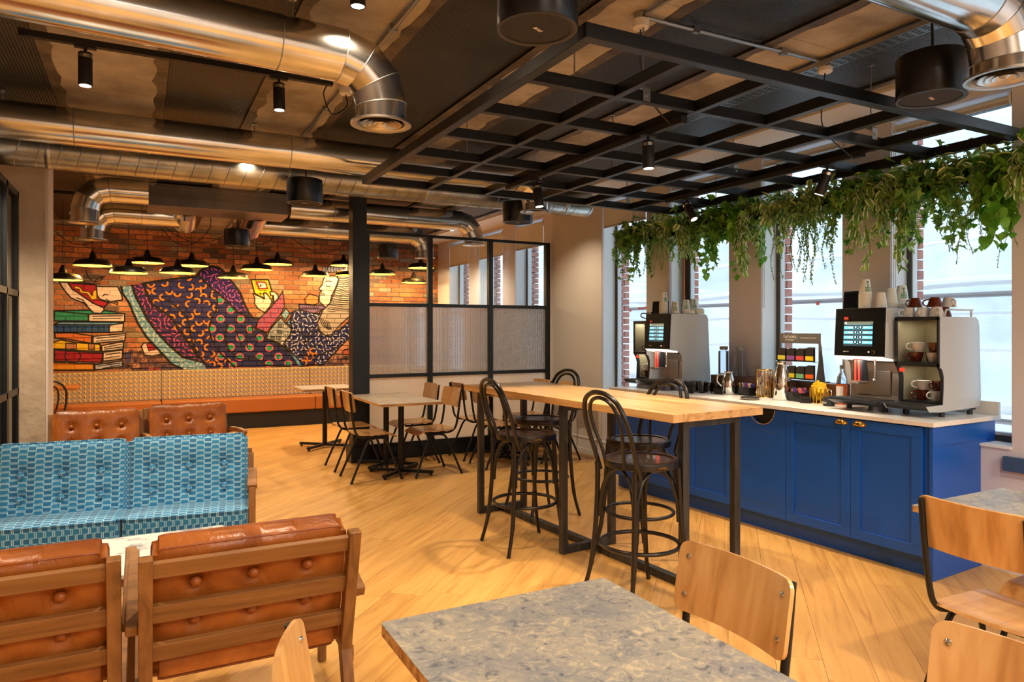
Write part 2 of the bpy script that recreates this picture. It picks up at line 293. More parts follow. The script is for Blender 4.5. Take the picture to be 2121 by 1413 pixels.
def leafm(name, c1, c2, stripe=None):
    m, nt, b = new(name)
    tc = N(nt, 'ShaderNodeTexCoord'); oi = N(nt, 'ShaderNodeObjectInfo'); ge = N(nt, 'ShaderNodeNewGeometry')
    r = ramp(nt, [(0.0, c1), (1.0, c2)])
    nt.links.new(ge.outputs['Random Per Island'], r.inputs[0]); src = r.outputs[0]
    if stripe:
        uv = N(nt, 'ShaderNodeUVMap'); sx = N(nt, 'ShaderNodeSeparateXYZ'); nt.links.new(uv.outputs[0], sx.inputs[0])
        ab = N(nt, 'ShaderNodeMath', operation='ABSOLUTE'); nt.links.new(sx.outputs['X'], ab.inputs[0])
        r2 = ramp(nt, [(0.0, (0, 0, 0, 1)), (0.50, (0, 0, 0, 1)), (0.56, (1, 1, 1, 1)), (0.82, (1, 1, 1, 1)), (0.9, (0, 0, 0, 1))]); r2.color_ramp.interpolation = 'LINEAR'
        nt.links.new(ab.outputs[0], r2.inputs[0])
        mx = N(nt, 'ShaderNodeMix', data_type='RGBA'); nt.links.new(r2.outputs[0], mx.inputs[0]); nt.links.new(src, mx.inputs[6]); mx.inputs[7].default_value = stripe
        src = mx.outputs[2]
    nt.links.new(src, b.inputs['Base Color']); b.inputs['Roughness'].default_value = 0.45
    tl = N(nt, 'ShaderNodeBsdfTranslucent'); nt.links.new(src, tl.inputs[0]); ms = N(nt, 'ShaderNodeMixShader'); ms.inputs[0].default_value = 0.45
    out = nt.nodes['Material Output']; nt.links.new(b.outputs[0], ms.inputs[1]); nt.links.new(tl.outputs[0], ms.inputs[2]); nt.links.new(ms.outputs[0], out.inputs[0])
    return m
M['ivy'] = leafm('ivy_leaf', rgb(58, 116, 48), rgb(156, 196, 84))
M['varieg'] = leafm('striped_leaf', rgb(84, 134, 56), rgb(166, 198, 82), rgb(248, 250, 220))
M['pothos'] = leafm('heart_leaf', rgb(70, 140, 32), rgb(140, 192, 66))
M['fern'] = leafm('small_leaf', rgb(82, 130, 60), rgb(168, 198, 100))
M['stem'] = plain('plant_stem', rgb(84, 88, 44), 0.6)

# ------------------------------------------------------------------ mesh helpers
class MB:
    def __init__(s): s.v = []; s.f = []; s.uv = None
    def add(s, vs, fs):
        n = len(s.v); s.v.extend([tuple(p) for p in vs]); s.f.extend([tuple(i+n for i in f) for f in fs]); return s
    def box(s, x0, x1, y0, y1, z0, z1):
        return s.add([(x0,y0,z0),(x1,y0,z0),(x1,y1,z0),(x0,y1,z0),(x0,y0,z1),(x1,y0,z1),(x1,y1,z1),(x0,y1,z1)],
                     [(0,3,2,1),(4,5,6,7),(0,1,5,4),(1,2,6,5),(2,3,7,6),(3,0,4,7)])
    def bar(s, a, b, w, h, up=(0,0,1)):
        """rectangular bar from a to b, w sideways and h along up"""
        a = Vector(a); b = Vector(b); d = (b-a).normalized(); u = Vector(up); sd = d.cross(u)
        if sd.length < 1e-5: sd = d.cross(Vector((1,0,0)))
        sd.normalize(); u = sd.cross(d).normalized(); sd = sd*w/2; u = u*h/2
        vs = [a-sd-u, a+sd-u, a+sd+u, a-sd+u, b-sd-u, b+sd-u, b+sd+u, b-sd+u]
        return s.add(vs, [(0,1,2,3),(7,6,5,4),(0,4,5,1),(1,5,6,2),(2,6,7,3),(3,7,4,0)])
    def tube(s, pts, r, n=10, caps=True, closed=False):
        pts = [Vector(p) for p in pts]; m = len(pts); rs = r if isinstance(r, (list, tuple)) else [r]*m
        T = []
        for i in range(m):
            if closed: t = pts[(i+1) % m]-pts[i-1]
            else: t = pts[min(i+1, m-1)]-pts[max(i-1, 0)]
            T.append(t.normalized() if t.length > 1e-9 else Vector((0, 0, 1)))
        nrm = T[0].cross(Vector((0, 0, 1)))
        if nrm.length < 1e-3: nrm = T[0].cross(Vector((1, 0, 0)))
        nrm.normalize(); vs = []
        for i in range(m):
            nrm = (nrm - T[i]*nrm.dot(T[i])).normalized(); bn = T[i].cross(nrm)
            for k in range(n):
                a = 2*PI*k/n; vs.append(pts[i] + (nrm*math.cos(a)+bn*math.sin(a))*rs[i])
        fs = []
        for i in range(m if closed else m-1):
            j = (i+1) % m
            for k in range(n): fs.append((i*n+k, i*n+(k+1) % n, j*n+(k+1) % n, j*n+k))
        if caps and not closed: fs.append(tuple(range(n))[::-1]); fs.append(tuple((m-1)*n+k for k in range(n)))
        return s.add(vs, fs)
    def cyl(s, a, b, r, n=16, r2=None): return s.tube([a, b], [r, r if r2 is None else r2], n)
    def lathe(s, prof, c=(0,0,0), n=24, close=False):
        """prof: list of (r, z) from start to end around the z axis through c"""
        vs = []; cx, cy, cz = c
        for (r, z) in prof:
            for k in range(n): a = 2*PI*k/n; vs.append((cx+r*math.cos(a), cy+r*math.sin(a), cz+z))
        fs = []
        m = len(prof)
        for i in range(m-1):
            for k in range(n): fs.append((i*n+k, i*n+(k+1) % n, (i+1)*n+(k+1) % n, (i+1)*n+k))
        if prof[0][0] > 1e-6 and close: fs.append(tuple(range(n))[::-1])
        if close and prof[-1][0] > 1e-6: fs.append(tuple((m-1)*n+k for k in range(n)))
        return s.add(vs, fs)
    def ball(s, c, r, n=12, m=8, sz=1.0):
        return s.lathe([(r*math.sin(PI*i/m)+1e-5, -r*sz*math.cos(PI*i/m)) for i in range(m+1)], c, n)
    def prism(s, poly, z0, z1, axis='z'):
        """extrude a closed 2D polygon; axis is the extrusion direction"""
        n = len(poly)
        mp = {'z': lambda p, t: (p[0], p[1], t), 'x': lambda p, t: (t, p[0], p[1]), 'y': lambda p, t: (p[0], t, p[1])}[axis]
        vs = [mp(p, z0) for p in poly] + [mp(p, z1) for p in poly]
        fs = [tuple(range(n))[::-1], tuple(range(n, 2*n))] + [(i, (i+1) % n, n+(i+1) % n, n+i) for i in range(n)]
        return s.add(vs, fs)
    def build(s, name, m, parent=None, smooth=False, bevel=0.0, seg=2, loc=None, rot=None, angle=40):
        me = bpy.data.meshes.new(name); me.from_pydata(s.v, [], s.f); me.materials.append(m)
        import bmesh as bmm
        bm = bmm.new(); bm.from_mesh(me); bmm.ops.recalc_face_normals(bm, faces=bm.faces); bm.to_mesh(me); bm.free()
        if smooth:
            me.polygons.foreach_set('use_smooth', [True]*len(me.polygons))
            try: me.set_sharp_from_angle(angle=math.radians(angle))
            except Exception: pass
        me.update()
        o = bpy.data.objects.new(name, me); COL.objects.link(o)
        if parent is not None: o.parent = parent
        if loc is not None: o.location = loc
        if rot is not None: o.rotation_euler = rot
        if bevel > 0:
            b = o.modifiers.new('Bevel', 'BEVEL'); b.width = bevel; b.segments = seg; b.limit_method = 'ANGLE'
        return o
def tag(o, label=None, cat=None, group=None, kind=None):
    if label: o['label'] = label
    if cat: o['category'] = cat
    if group: o['group'] = group
    if kind: o['kind'] = kind
    return o
def thing(name, label, cat, loc=(0,0,0), rz=0.0, group=None, kind=None):
    o = bpy.data.objects.new(name, None); COL.objects.link(o); o.empty_display_size = 0.05
    o.location = loc; o.rotation_euler = (0, 0, rz); return tag(o, label, cat, group, kind)
def dup(root, loc, rz=None, label=None, group=None, scale=None):
    r = root.copy(); COL.objects.link(r); r.location = loc
    if rz is not None: r.rotation_euler = (0, 0, rz)
    if scale: r.scale = scale
    if label: r['label'] = label
    if group: r['group'] = group
    for ch in list(root.children):
        c = ch.copy(); COL.objects.link(c); c.parent = r; c.matrix_parent_inverse = ch.matrix_parent_inverse.copy()
        for g in list(ch.children):
            d = g.copy(); COL.objects.link(d); d.parent = c
    return r
def share(o, loc, rot=None, parent=None, scale=None):
    c = o.copy(); COL.objects.link(c); c.location = loc
    if rot is not None: c.rotation_euler = rot
    if parent is not None: c.parent = parent
    if scale is not None: c.scale = scale
    return c
def text(name, body, size, m, parent, loc, rot, ext=0.0006, align='CENTER', italic=0.0):
    cu = bpy.data.curves.new(name, 'FONT'); cu.body = body; cu.size = size; cu.extrude = ext; cu.align_x = align; cu.align_y = 'CENTER'; cu.shear = italic
    cu.resolution_u = 2
    t = bpy.data.objects.new(name, cu); COL.objects.link(t)
    bpy.context.view_layer.update()
    me = bpy.data.meshes.new_from_object(t.evaluated_get(bpy.context.evaluated_depsgraph_get())); me.name = name
    bpy.data.objects.remove(t, do_unlink=True)
    me.materials.clear(); me.materials.append(m)
    o = bpy.data.objects.new(name, me); COL.objects.link(o); o.location = loc; o.rotation_euler = rot
    if parent is not None: o.parent = parent
    return o
def arc(cx, cy, r, a0, a1, n):
    return [(cx+r*math.cos(a0+(a1-a0)*i/n), cy+r*math.sin(a0+(a1-a0)*i/n)) for i in range(n+1)]
def rrect(x0, x1, y0, y1, r, n=4):
    p = []
    for cx, cy, a in ((x1-r, y0+r, -PI/2), (x1-r, y1-r, 0), (x0+r, y1-r, PI/2), (x0+r, y0+r, PI)):
        p += arc(cx, cy, r, a, a+PI/2, n)
    return p
def bez(pts, n=8):
    """smooth curve through points (Catmull-Rom)"""
    P_ = [Vector(p) for p in pts]; out = []
    for i in range(len(P_)-1):
        p0 = P_[max(i-1, 0)]; p1 = P_[i]; p2 = P_[i+1]; p3 = P_[min(i+2, len(P_)-1)]
        for k in range(n):
            t = k/n; out.append(0.5*((2*p1)+(p2-p0)*t+(2*p0-5*p1+4*p2-p3)*t*t+(3*p1-p0-3*p2+p3)*t**3))
    out.append(P_[-1]); return out
# ================================================================== SETTING
WX = 4.72            # window wall, room side
CZ = 3.05            # underside of the slab
FY = 11.8            # brick wall at the far end
R2 = math.sqrt(2)
# ---- floor: oak boards laid at 45 degrees, every board in view a piece of its own
fl = MB(); fl.box(-3.0, WX+0.02, -3.0, FY, -0.06, -0.0135); FLOOR = tag(fl.build('floor', M['ply_edge']), 'wide oak boards laid diagonally across the whole room', kind='structure')
def clip(poly, f):
    out = []
    for i in range(len(poly)):
        a, b = poly[i], poly[(i+1) % len(poly)]; fa, fb = f(a), f(b)
        if fa >= 0: out.append(a)
        if fa*fb < 0: t = fa/(fa-fb); out.append((a[0]+(b[0]-a[0])*t, a[1]+(b[1]-a[1])*t))
    return out
rest = MB(); rnd = random.Random(3)
def seen_floor(x, y):   # does the photograph's side of the room hold this spot
    d = 0.467*x+0.884*y; r = 0.884*x-0.467*y
    return d > 1.2 and abs(r/d) < 0.80 and d*0.52 > 1.5*0.5 and y < 11.3
nb = 0
BW = 0.205
for iv in range(-28, 76):
    v0 = iv*BW*0.5*2 - 6.0*0; v0 = iv*BW; v1 = v0+BW-0.0016
    u = -5.0 + rnd.random()*1.6
    while u < 13:
        L = rnd.uniform(1.5, 2.1); u1 = u+L
        poly = [((a-b)/R2, (a+b)/R2) for a, b in ((u, v0), (u1-0.0016, v0), (u1-0.0016, v1), (u, v1))]
        for f in (lambda p: p[0]+3.0, lambda p: WX-p[0], lambda p: p[1]+3.0, lambda p: FY-p[1]):
            poly = clip(poly, f)
            if len(poly) < 3: break
        u = u1
        if len(poly) < 3: continue
        cx = sum(p[0] for p in poly)/len(poly); cy = sum(p[1] for p in poly)/len(poly)
        loc = [((p[0]+p[1])/R2, (p[1]-p[0])/R2) for p in poly]
        vis = any(seen_floor(*p) for p in poly+[(cx, cy)])
        if vis and nb < 296:
            nb += 1; dz = rnd.uniform(-0.0004, 0.0)
            MB().prism(loc, -0.013, dz).build('floorboard', M['oak'], FLOOR, rot=(0, 0, PI/4))
        else: rest.prism(loc, -0.013, -0.0002)
o = rest.build('floorboards_beyond', M['oak'], FLOOR, rot=(0, 0, PI/4)); o['kind'] = 'stuff'

# ---- ceiling slab: concrete ribs with dark foil-faced insulation between them
c = MB(); c.box(-3.0, 4.24, -3.0, FY, CZ+0.03, CZ+0.2); CEIL = tag(c.build('ceiling', M['concrete']), 'bare concrete soffit with strips of dark foil insulation', kind='structure')
dark = [(-2.12, -1.60), (-1.04, -0.49), (0.12, 0.69), (1.25, 1.93), (2.35, 3.01), (3.50, 4.14)]
edges = [-3.0]
for a, b in dark: edges += [a, b]
edges.append(4.24)
jr = random.Random(5)
for i in range(len(edges)-1):
    a, b = edges[i], edges[i+1]; isd = i % 2 == 1
    ys = [-3.0, 1.9, 6.9, FY] if isd else [-3.0, 2.6, 7.7, FY]
    for j in range(3):
        m = MB(); m.box(a+(0.0 if isd else 0.004), b-(0.0 if isd else 0.004), ys[j]+0.002, ys[j+1]-0.002, CZ+(0.012 if isd else 0.0), CZ+0.03)
        m.build('insulation_strip' if isd else 'concrete_panel', M['foil'] if isd else M['concrete'], CEIL)
for a, b in dark:       # torn mastic along each strip's edges
    for e, sgn in ((a, -1), (b, 1)):
        m = MB(); y = -3.0; vs = []; 
        outer = []
        while y < FY:
            outer.append((e+sgn*(0.03+0.035*jr.random()), y)); y += 0.09
        poly = [(e-sgn*0.02, -3.0)] + outer + [(e-sgn*0.02, FY)]
        n = len(poly); inner = [(e-sgn*0.02, p[1]) for p in outer]
        vs = [(p[0], p[1], CZ-0.003) for p in outer] + [(p[0], p[1], CZ-0.003) for p in inner] + [(p[0], p[1], CZ+0.02) for p in outer]
        k = len(outer); fs = [(i, i+1, k+i+1, k+i) for i in range(k-1)] + [(i, i+1, 2*k+i+1, 2*k+i) for i in range(k-1)]
        m.add(vs, fs).build('mastic_edge', M['mastic'], CEIL)
m = MB(); m.box(4.24, WX+0.4, -3.0, FY, CZ-0.02, CZ+0.2); tag(m.build('trim_1', M['white_ceiling']), 'white plaster band of ceiling along the windows', kind='structure')

# ---- window wall with tall openings
OP = [(-2.32, -1.53), (-1.14, -0.35), (0.03, 0.82), (1.20, 1.99), (2.364, 3.155), (3.54, 4.335), (4.707, 5.52), (5.885, 6.69), (8.03, 8.84), (9.225, 10.065), (10.44, 11.27)]
SILL, HEAD = 0.76, 2.985
wl = MB(); ye = -3.0
for a, b in OP: wl.box(WX, 4.985, ye, a, 0, CZ); wl.box(WX, 4.985, a, b, 0, SILL); wl.box(WX, 4.985, a, b, HEAD, CZ); ye = b
wl.box(WX, 4.985, ye, FY+0.2, 0, CZ)
tag(wl.build('wall_right', M['wall_mauve']), 'painted wall with tall narrow windows', kind='structure')
ex = MB()
ye = -3.0
for a, b in OP: ex.box(5.0, 5.10, ye, a-0.11, -0.5, 3.3); ex.box(5.0, 5.10, a-0.11, b+0.11, -0.5, SILL-0.1); ex.box(5.0, 5.10, a-0.11, b+0.11, 3.1, 3.3); ye = b+0.11
ex.box(5.0, 5.10, ye, 12.5, -0.5, 3.3)
M['brick_out'] = noise2('outer_brick', rgb(150, 96, 84), rgb(196, 140, 124), 7, 0.85, bump=(60, 0.5, 0.004))
def brickvar(name, c1, c2, c3):
    m, nt, b = new(name); oi = N(nt, 'ShaderNodeObjectInfo'); r = ramp(nt, [(0, c1), (0.5, c2), (1, c3)]); nt.links.new(oi.outputs['Random'], r.inputs[0])
    tc = N(nt, 'ShaderNodeTexCoord'); no = N(nt, 'ShaderNodeTexNoise'); no.inputs['Scale'].default_value = 40; no.inputs['Detail'].default_value = 5; nt.links.new(tc.outputs['Object'], no.inputs['Vector'])
    mx = N(nt, 'ShaderNodeMix', data_type='RGBA', blend_type='MULTIPLY'); mx.inputs[0].default_value = 0.5
    nt.links.new(r.outputs[0], mx.inputs[6]); r3 = ramp(nt, [(0.3, (0.6, 0.6, 0.6, 1)), (0.7, (1.15, 1.15, 1.15, 1))]); nt.links.new(no.outputs['Fac'], r3.inputs[0]); nt.links.new(r3.outputs[0], mx.inputs[7])
    nt.links.new(mx.outputs[2], b.inputs['Base Color']); b.inputs['Roughness'].default_value = 0.85
    bp = N(nt, 'ShaderNodeBump'); bp.inputs['Strength'].default_value = 0.5; bp.inputs['Distance'].default_value = 0.003; nt.links.new(no.outputs['Fac'], bp.inputs['Height']); nt.links.new(bp.outputs[0], b.inputs['Normal'])
    return m
M['brick_jamb'] = brickvar('jamb_brick', rgb(160, 104, 92), rgb(190, 134, 120), rgb(176, 112, 94))
M['mortar'] = plain('mortar', rgb(120, 112, 106), 0.9)
EXT = tag(ex.build('wall_outside', M['mortar']), 'outer red brick leaf seen at the window jambs', kind='structure')
mb_full = MB().box(0, 0.118, 0, 0.215, 0, 0.065); mb_a = MB().box(0, 0.040, 0, 0.11, 0, 0.065); mb_b = MB().box(0.048, 0.118, 0, 0.11, 0, 0.065)
protos = {}
for k_, mb_ in (('f', mb_full), ('a', mb_a), ('b', mb_b)):
    protos[k_] = mb_.build('brick', M['brick_jamb'], EXT, bevel=0.003, seg=1, loc=(4.995, 0, -0.4))
used = {'f': 0, 'a': 0, 'b': 0}
far = MB()
for wi, (a, b) in enumerate(OP):
    if wi < 4: continue
    for r in range(31):
        z = 0.72+r*0.0765; y = b + jr.uniform(-0.003, 0.002)
        ks = ['f'] if r % 2 == 0 else ['a', 'b']
        for k_ in ks:
            if 4 <= wi < 8 and used['f']+used['a']+used['b'] < 196:
                q = protos[k_] if used[k_] == 0 else share(protos[k_], (0, 0, 0))
                q.location = (4.993+jr.uniform(-0.001, 0.001), y, z); used[k_] += 1
            else:
                x0, x1, yl = {'f': (0, 0.118, 0.215), 'a': (0, 0.04, 0.11), 'b': (0.048, 0.118, 0.11)}[k_]
                far.box(4.993+x0, 4.993+x1, y, y+yl, z, z+0.065)
o = far.build('bricks_beyond', M['brick_out'], EXT); o['kind'] = 'stuff'

wid = 0
for wi, (a, b) in enumerate(OP):
    wid += 1
    fw = 0.10 if wi == 6 else 0.042
    f = MB(); f.box(4.90, 4.945, b-fw, b-0.0, SILL, HEAD); f.box(4.90, 4.945, a, a+0.05, SILL, HEAD); f.box(4.90, 4.945, a, b, HEAD-0.05, HEAD); f.box(4.90, 4.945, a, b, SILL, SILL+0.055)
    W = tag(f.build(f'window_{wid}', M['frame_dark']), None, kind='structure')
    i = MB(); 
    for (y0, y1) in ((a+0.05, a+0.066), (b-fw-0.008, b-fw)): i.box(4.905, 4.955, y0, y1, SILL+0.05, HEAD-0.05)
    i.box(4.905, 4.955, a+0.066, b-fw-0.016, SILL+0.055, SILL+0.075); i.build('inner_frame', M['frame_white'], W)
    MB().box(4.925, 4.931, a+0.06, b-fw-0.01, SILL+0.06, HEAD-0.05).build('pane', M['pane'], W)
    s = MB(); s.box(4.73, 4.99, b-0.006, b+0.0, SILL, HEAD); s.box(4.73, 4.99, a, a+0.006, SILL, HEAD); s.build('reveal_lining', M['reveal_white'], W)
    MB().box(WX-0.012, 4.905, a+0.001, b-0.001, SILL, SILL+0.016).build('sill', M['reveal_white'], W)
MB_ = MB().tube([(4.87, 5.47, SILL+0.02), (4.87, 5.47, HEAD)], 0.011, 10)
tag(MB_.build('copper_pipe', M['copper'], smooth=True), 'thin copper pipe running up the second window from the partition', 'pipe')
# roller blinds
def blind(i, z0, lab):
    a, b = OP[i+4]
    t = thing('roller_blind', lab, 'blind', (WX+0.02, (a+b)/2, 2.93), group='roller blinds'); w_ = (b-a)/2-0.012
    MB().tube([(0.03, -w_, 0), (0.03, w_, 0)], 0.026, 14).build('roller', M['blind'], t, smooth=True)
    m = MB(); m.box(-0.012, -0.009, -w_+0.01, w_-0.01, z0-2.93, 0.0); m.build('fabric', M['blind'], t)
    m = MB(); m.box(-0.02, -0.002, -w_+0.01, w_-0.01, z0-2.955, z0-2.93); m.build('bottom_bar', M['blind_bar'], t, bevel=0.004)
    for s in (-1, 1):
        m = MB(); m.prism(rrect(-0.03, 0.065, -0.045, 0.04, 0.03), s*w_-0.003, s*w_+0.003, 'y'); m.build('bracket', M['white_plastic'], t)
    m = MB(); m.tube([(-0.03, w_-0.02, -0.02), (-0.03, w_-0.02, -1.25)], 0.003, 6).tube([(-0.03, w_-0.035, -0.02), (-0.03, w_-0.035, -1.25)], 0.003, 6); m.build('pull_chain', M['white_plastic'], t)
    return t
blind(3, 2.69, 'cream roller blind part lowered on the window nearest the glazed partition')
blind(4, 2.64, 'nearest lowered blind seen through the clear partition panes')
blind(5, 2.62, 'middle of three lowered blinds in the room past the partition')
blind(6, 2.60, 'farthest lowered blind beside the brick wall')
blind(0, 2.915, 'rolled-up blind at the top of the window nearest the camera')
blind(1, 2.915, 'rolled-up blind over the second window from the right')
blind(2, 2.915, 'rolled-up blind over the third window from the right')
# skirting
for n_, (y0, y1) in enumerate(((5.55, 7.80), (7.9, FY))):
    m = MB(); m.box(WX-0.016, WX, y0, y1, 0, 0.07); m.box(WX-0.010, WX, y0, y1, 0.07, 0.19); m.box(WX-0.018, WX, y0, y1, 0.19, 0.205)
    tag(m.build('baseboard_right' if n_ == 0 else 'baseboard_far', M['white_ceiling'], bevel=0.003), None, kind='structure')

# ---- scaffold sheeting outside
g = MB(); ny, nz = 180, 40; sr = random.Random(11)
vs = []
for i in range(ny+1):
    y = -6+26*i/ny
    for j in range(nz+1):
        z = -1.5+7.0*j/nz
        x = 6.6+0.05*math.sin(y*5+0.8*math.sin(z*2))+0.035*math.sin(y*13+z*3)+0.03*math.sin(z*4+y)+sr.uniform(-0.008, 0.008)
        vs.append((x, y, z))
g.add(vs, [(i*(nz+1)+j, (i+1)*(nz+1)+j, (i+1)*(nz+1)+j+1, i*(nz+1)+j+1) for i in range(ny) for j in range(nz)])
SH = tag(g.build('scaffold_sheeting', M['sheet'], smooth=True), 'white plastic scaffold sheeting hung outside the windows', 'sheeting')
M['sheet_roll'] = leafm('sheet_roll', rgb(250, 252, 254), rgb(250, 252, 254)); M['pole'] = plain('scaffold_pole', rgb(140, 138, 140), 0.5); M['strap_red'] = plain('scaffold_tag_red', rgb(190, 70, 60), 0.6)
for z, r in ((0.80, 0.05), (1.30, 0.018), (1.62, 0.018), (1.90, 0.055), (2.28, 0.028), (2.62, 0.02), (2.95, 0.04)):
    pts = [(6.5+0.02*math.sin(y*3.1), y, z+0.018*math.sin(y*2.3)) for y in [(-6+0.35*k) for k in range(72)]]
    MB().tube(pts, [r*(0.8+0.35*sr.random()) for _ in pts], 8).build('sheet_seam', M['sheet_roll'], SH, smooth=True)
for z in (0.72, 1.80): MB().tube([(6.42, -6, z), (6.42, 19, z)], 0.024, 8).build('scaffold_pole', M['pole'], SH, smooth=True)
for y in (1.5, 2.9, 5.2, 7.6, 10, 12.4): MB().tube([(6.75, y, -1), (6.75, y, 5)], 0.024, 8).build('scaffold_pole', M['pole'], SH, smooth=True)
m = MB()
for k in range(46):
    y = sr.uniform(-1, 14); z = sr.choice((1.77, 0.68))+sr.uniform(-0.03, 0.03); m.box(6.385, 6.40, y, y+sr.uniform(0.02, 0.08), z, z+0.03)
m.build('marker_tags', M['strap_red'], SH)['kind'] = 'stuff'

# ---- other walls
tag(MB().box(-3.2, -3.0, -3.2, FY+0.2, 0, 3.25).build('wall_left', M['wall_cream']), 'plain painted side wall', kind='structure')
tag(MB().box(-3.2, WX+0.3, -3.2, -3.0, 0, 3.25).build('wall_back', M['wall_cream']), 'plain painted wall behind the seating', kind='structure')
m = MB(); m.box(WX-0.006, WX+0.001, 6.70, 7.80, 0.2, CZ-0.02); m.box(WX-0.006, WX+0.001, 5.53, 5.875, 0.2, CZ-0.02)
tag(m.build('trim_2', M['wall_cream']), 'beige painted stretch of wall between partition and first window', kind='structure')

# ---- rough concrete pillar at the left
pg = MB(); nz = 60; prf = []
pr_ = random.Random(9)
pg.box(-1.30, -0.735, 7.20, 7.62, 0, CZ+0.02)
PIL = tag(pg.build('pillar', M['pillar']), 'rough cast concrete pillar behind the left tan armchair', kind='structure')
m = MB(); m.box(-0.735, -0.715, 7.22, 7.60, 0, CZ); m.build('pale_side', M['wall_cream'], PIL)  # pale sheet over the pillar's side face, lighter than its front

# ---- dark steel glazed screen at the left edge
GL = thing('glazed_screen', 'black steel framed dark glazing at the left edge of the room', 'screen', (-0.95, 6.0, 0), kind='structure')
def barz(y, w_=0.05): return MB().box(-0.03, 0.03, y-w_/2, y+w_/2, 0, 2.66)
for y in (-1.2, -0.35, 0.62, 1.16): barz(y, 0.05 if y != 1.16 else 0.06).build('post', M['partition_black'], GL)
for z in (0.06, 0.98, 1.80, 2.63): MB().box(-0.03, 0.03, -1.2, 1.19, z-0.025, z+0.025).build('rail', M['raw_steel'] if z in (0.98, 1.80) else M['partition_black'], GL)
M['smoked'] = plain('smoked_pane', rgb(16, 20, 28), 0.12)
M['reeded_strip'] = plain('reeded_strip', rgb(150, 146, 120), 0.3)
for (y0, y1) in ((-1.17, -0.38), (-0.32, 0.59), (0.65, 1.13)):
    for (z0, z1) in ((0.09, 0.95), (1.01, 1.77), (1.83, 2.60)): MB().box(-0.006, 0.006, y0, y1, z0, z1).build('pane', M['smoked'], GL)
m = MB()
for k in range(9): m.tube([(0.012, 0.80+k*0.014, 0.1), (0.012, 0.80+k*0.014, 1.76)], 0.006, 6)
m.build('reeded_strip', M['reeded_strip'], GL)

# ---- glazed partition
PT = thing('glazed_partition', 'black steel partition with clear panes above and reeded glass below', 'partition', (0, 7.83, 0), kind='structure')
tag(PT, 'black steel partition with clear panes above and reeded glass below')
MB().box(2.09, 2.25, -0.06, 0.12, 0.16, CZ).build('column', M['partition_black'], PT, bevel=0.004)
MB().box(2.065, 2.275, -0.085, 0.145, 0, 0.18).build('column_plinth', M['partition_black'], PT, bevel=0.006)
for x in (2.262, 3.03, 3.83, 4.655): MB().box(x-0.03, x+0.03, -0.03, 0.03, 0.18, 2.62).build('mullion', M['partition_black'], PT, bevel=0.004)
for (z, h) in ((2.603, 0.034), (1.782, 0.04), (0.962, 0.04)):
    for (x0, x1) in ((2.29, 3.0), (3.06, 3.80), (3.86, 4.625)): MB().box(x0, x1, -0.025, 0.025, z-h/2, z+h/2).build('glazing_bar', M['partition_black'], PT, bevel=0.003)
MB().box(2.25, 4.70, -0.04, 0.04, 0, 0.16).build('base_rail', M['partition_black'], PT, bevel=0.006)
MB().box(2.25, 4.70, -0.03, 0.03, 0.16, 0.185).build('base_bead', M['partition_black'], PT, bevel=0.003)
for (x0, x1) in ((2.29, 3.0), (3.06, 3.80), (3.86, 4.625)):
    MB().box(x0, x1, -0.004, 0.004, 1.80, 2.588).build('clear_pane', M['pane'], PT)
    MB().box(x0, x1, -0.004, 0.004, 0.98, 1.764).build('reeded_pane', M['reeded_v'], PT)
    MB().box(x0, x1, -0.004, 0.004, 0.185, 0.944).build('lower_reeded_pane', M['reeded_h'], PT)

# ================================================================== BRICK WALL WITH PAINTED MURAL
IX0, IX1, IZ0, IZ1, PPM = -3.0, 4.72, 0.0, 3.1, 230
iw, ih = int((IX1-IX0)*PPM), int((IZ1-IZ0)*PPM)
YY, XX = np.mgrid[0:ih, 0:iw]
art = np.zeros((ih, iw, 3), np.float32); ra = np.random.RandomState(4)
art[:] = np.array([150, 136, 118])/255.
art += (ra.rand(ih, iw, 1)-0.5)*0.05
BL, BH = 0.225, 0.0765
bricks = []
cols = np.array([[176, 108, 66], [192, 124, 76], [160, 96, 62], [204, 140, 92], [122, 94, 72], [152, 130, 102], [174, 118, 84], [100, 78, 62], [184, 112, 66], [164, 142, 114]])/255.
wts = np.array([.2, .17, .15, .1, .08, .07, .1, .03, .06, .04])
nrow = int(3.05/BH)
for r in range(nrow):
    z0 = r*BH; off = (0 if r % 2 else BL/2)+ra.uniform(-0.015, 0.015); x = -3.0-off
    while x < WX:
        x1 = x+BL; a = max(x+0.006, -3.0); b = min(x1-0.006, WX)
        if b-a > 0.03:
            cc = cols[ra.choice(len(cols), p=wts)]*(0.9+0.2*ra.rand()); bricks.append((a, b, z0+0.006, z0+BH-0.006))
            i0, i1 = int((a-IX0)*PPM), int((b-IX0)*PPM); j0, j1 = int((z0+0.006)*PPM), int((z0+BH-0.006)*PPM)
            tex = ra.rand((j1-j0+3)//3+1, (i1-i0+5)//5+1).repeat(3, 0).repeat(5, 1)[:j1-j0, :i1-i0, None]
            blk = cc*(0.86+0.28*tex)
            if ra.rand() < 0.18: blk = blk*(1-0.35*(ra.rand()*tex))+0.0
            art[j0:j1, i0:i1] = blk
        x = x1
base_brick = art.copy()
ca_, sa_ = math.cos(math.radians(27.862)), math.sin(math.radians(27.862))
def wall_pt(px, py):
    """spot on the far brick wall, from the sight line through a point of the photograph"""
    u = (px-1060.5)/1450.; rx, ry = sa_+u*ca_, ca_-u*sa_; t = FY/ry
    return ((rx*t-IX0)*PPM, (1.5+(682.-py)/1450.*t-IZ0)*PPM)
def A_(pts): return [wall_pt(90+x/5.8875, 540+y/5.8875) for x, y in pts]
def B_(pts): return [wall_pt(380+x/5.889, 540+y/5.889) for x, y in pts]
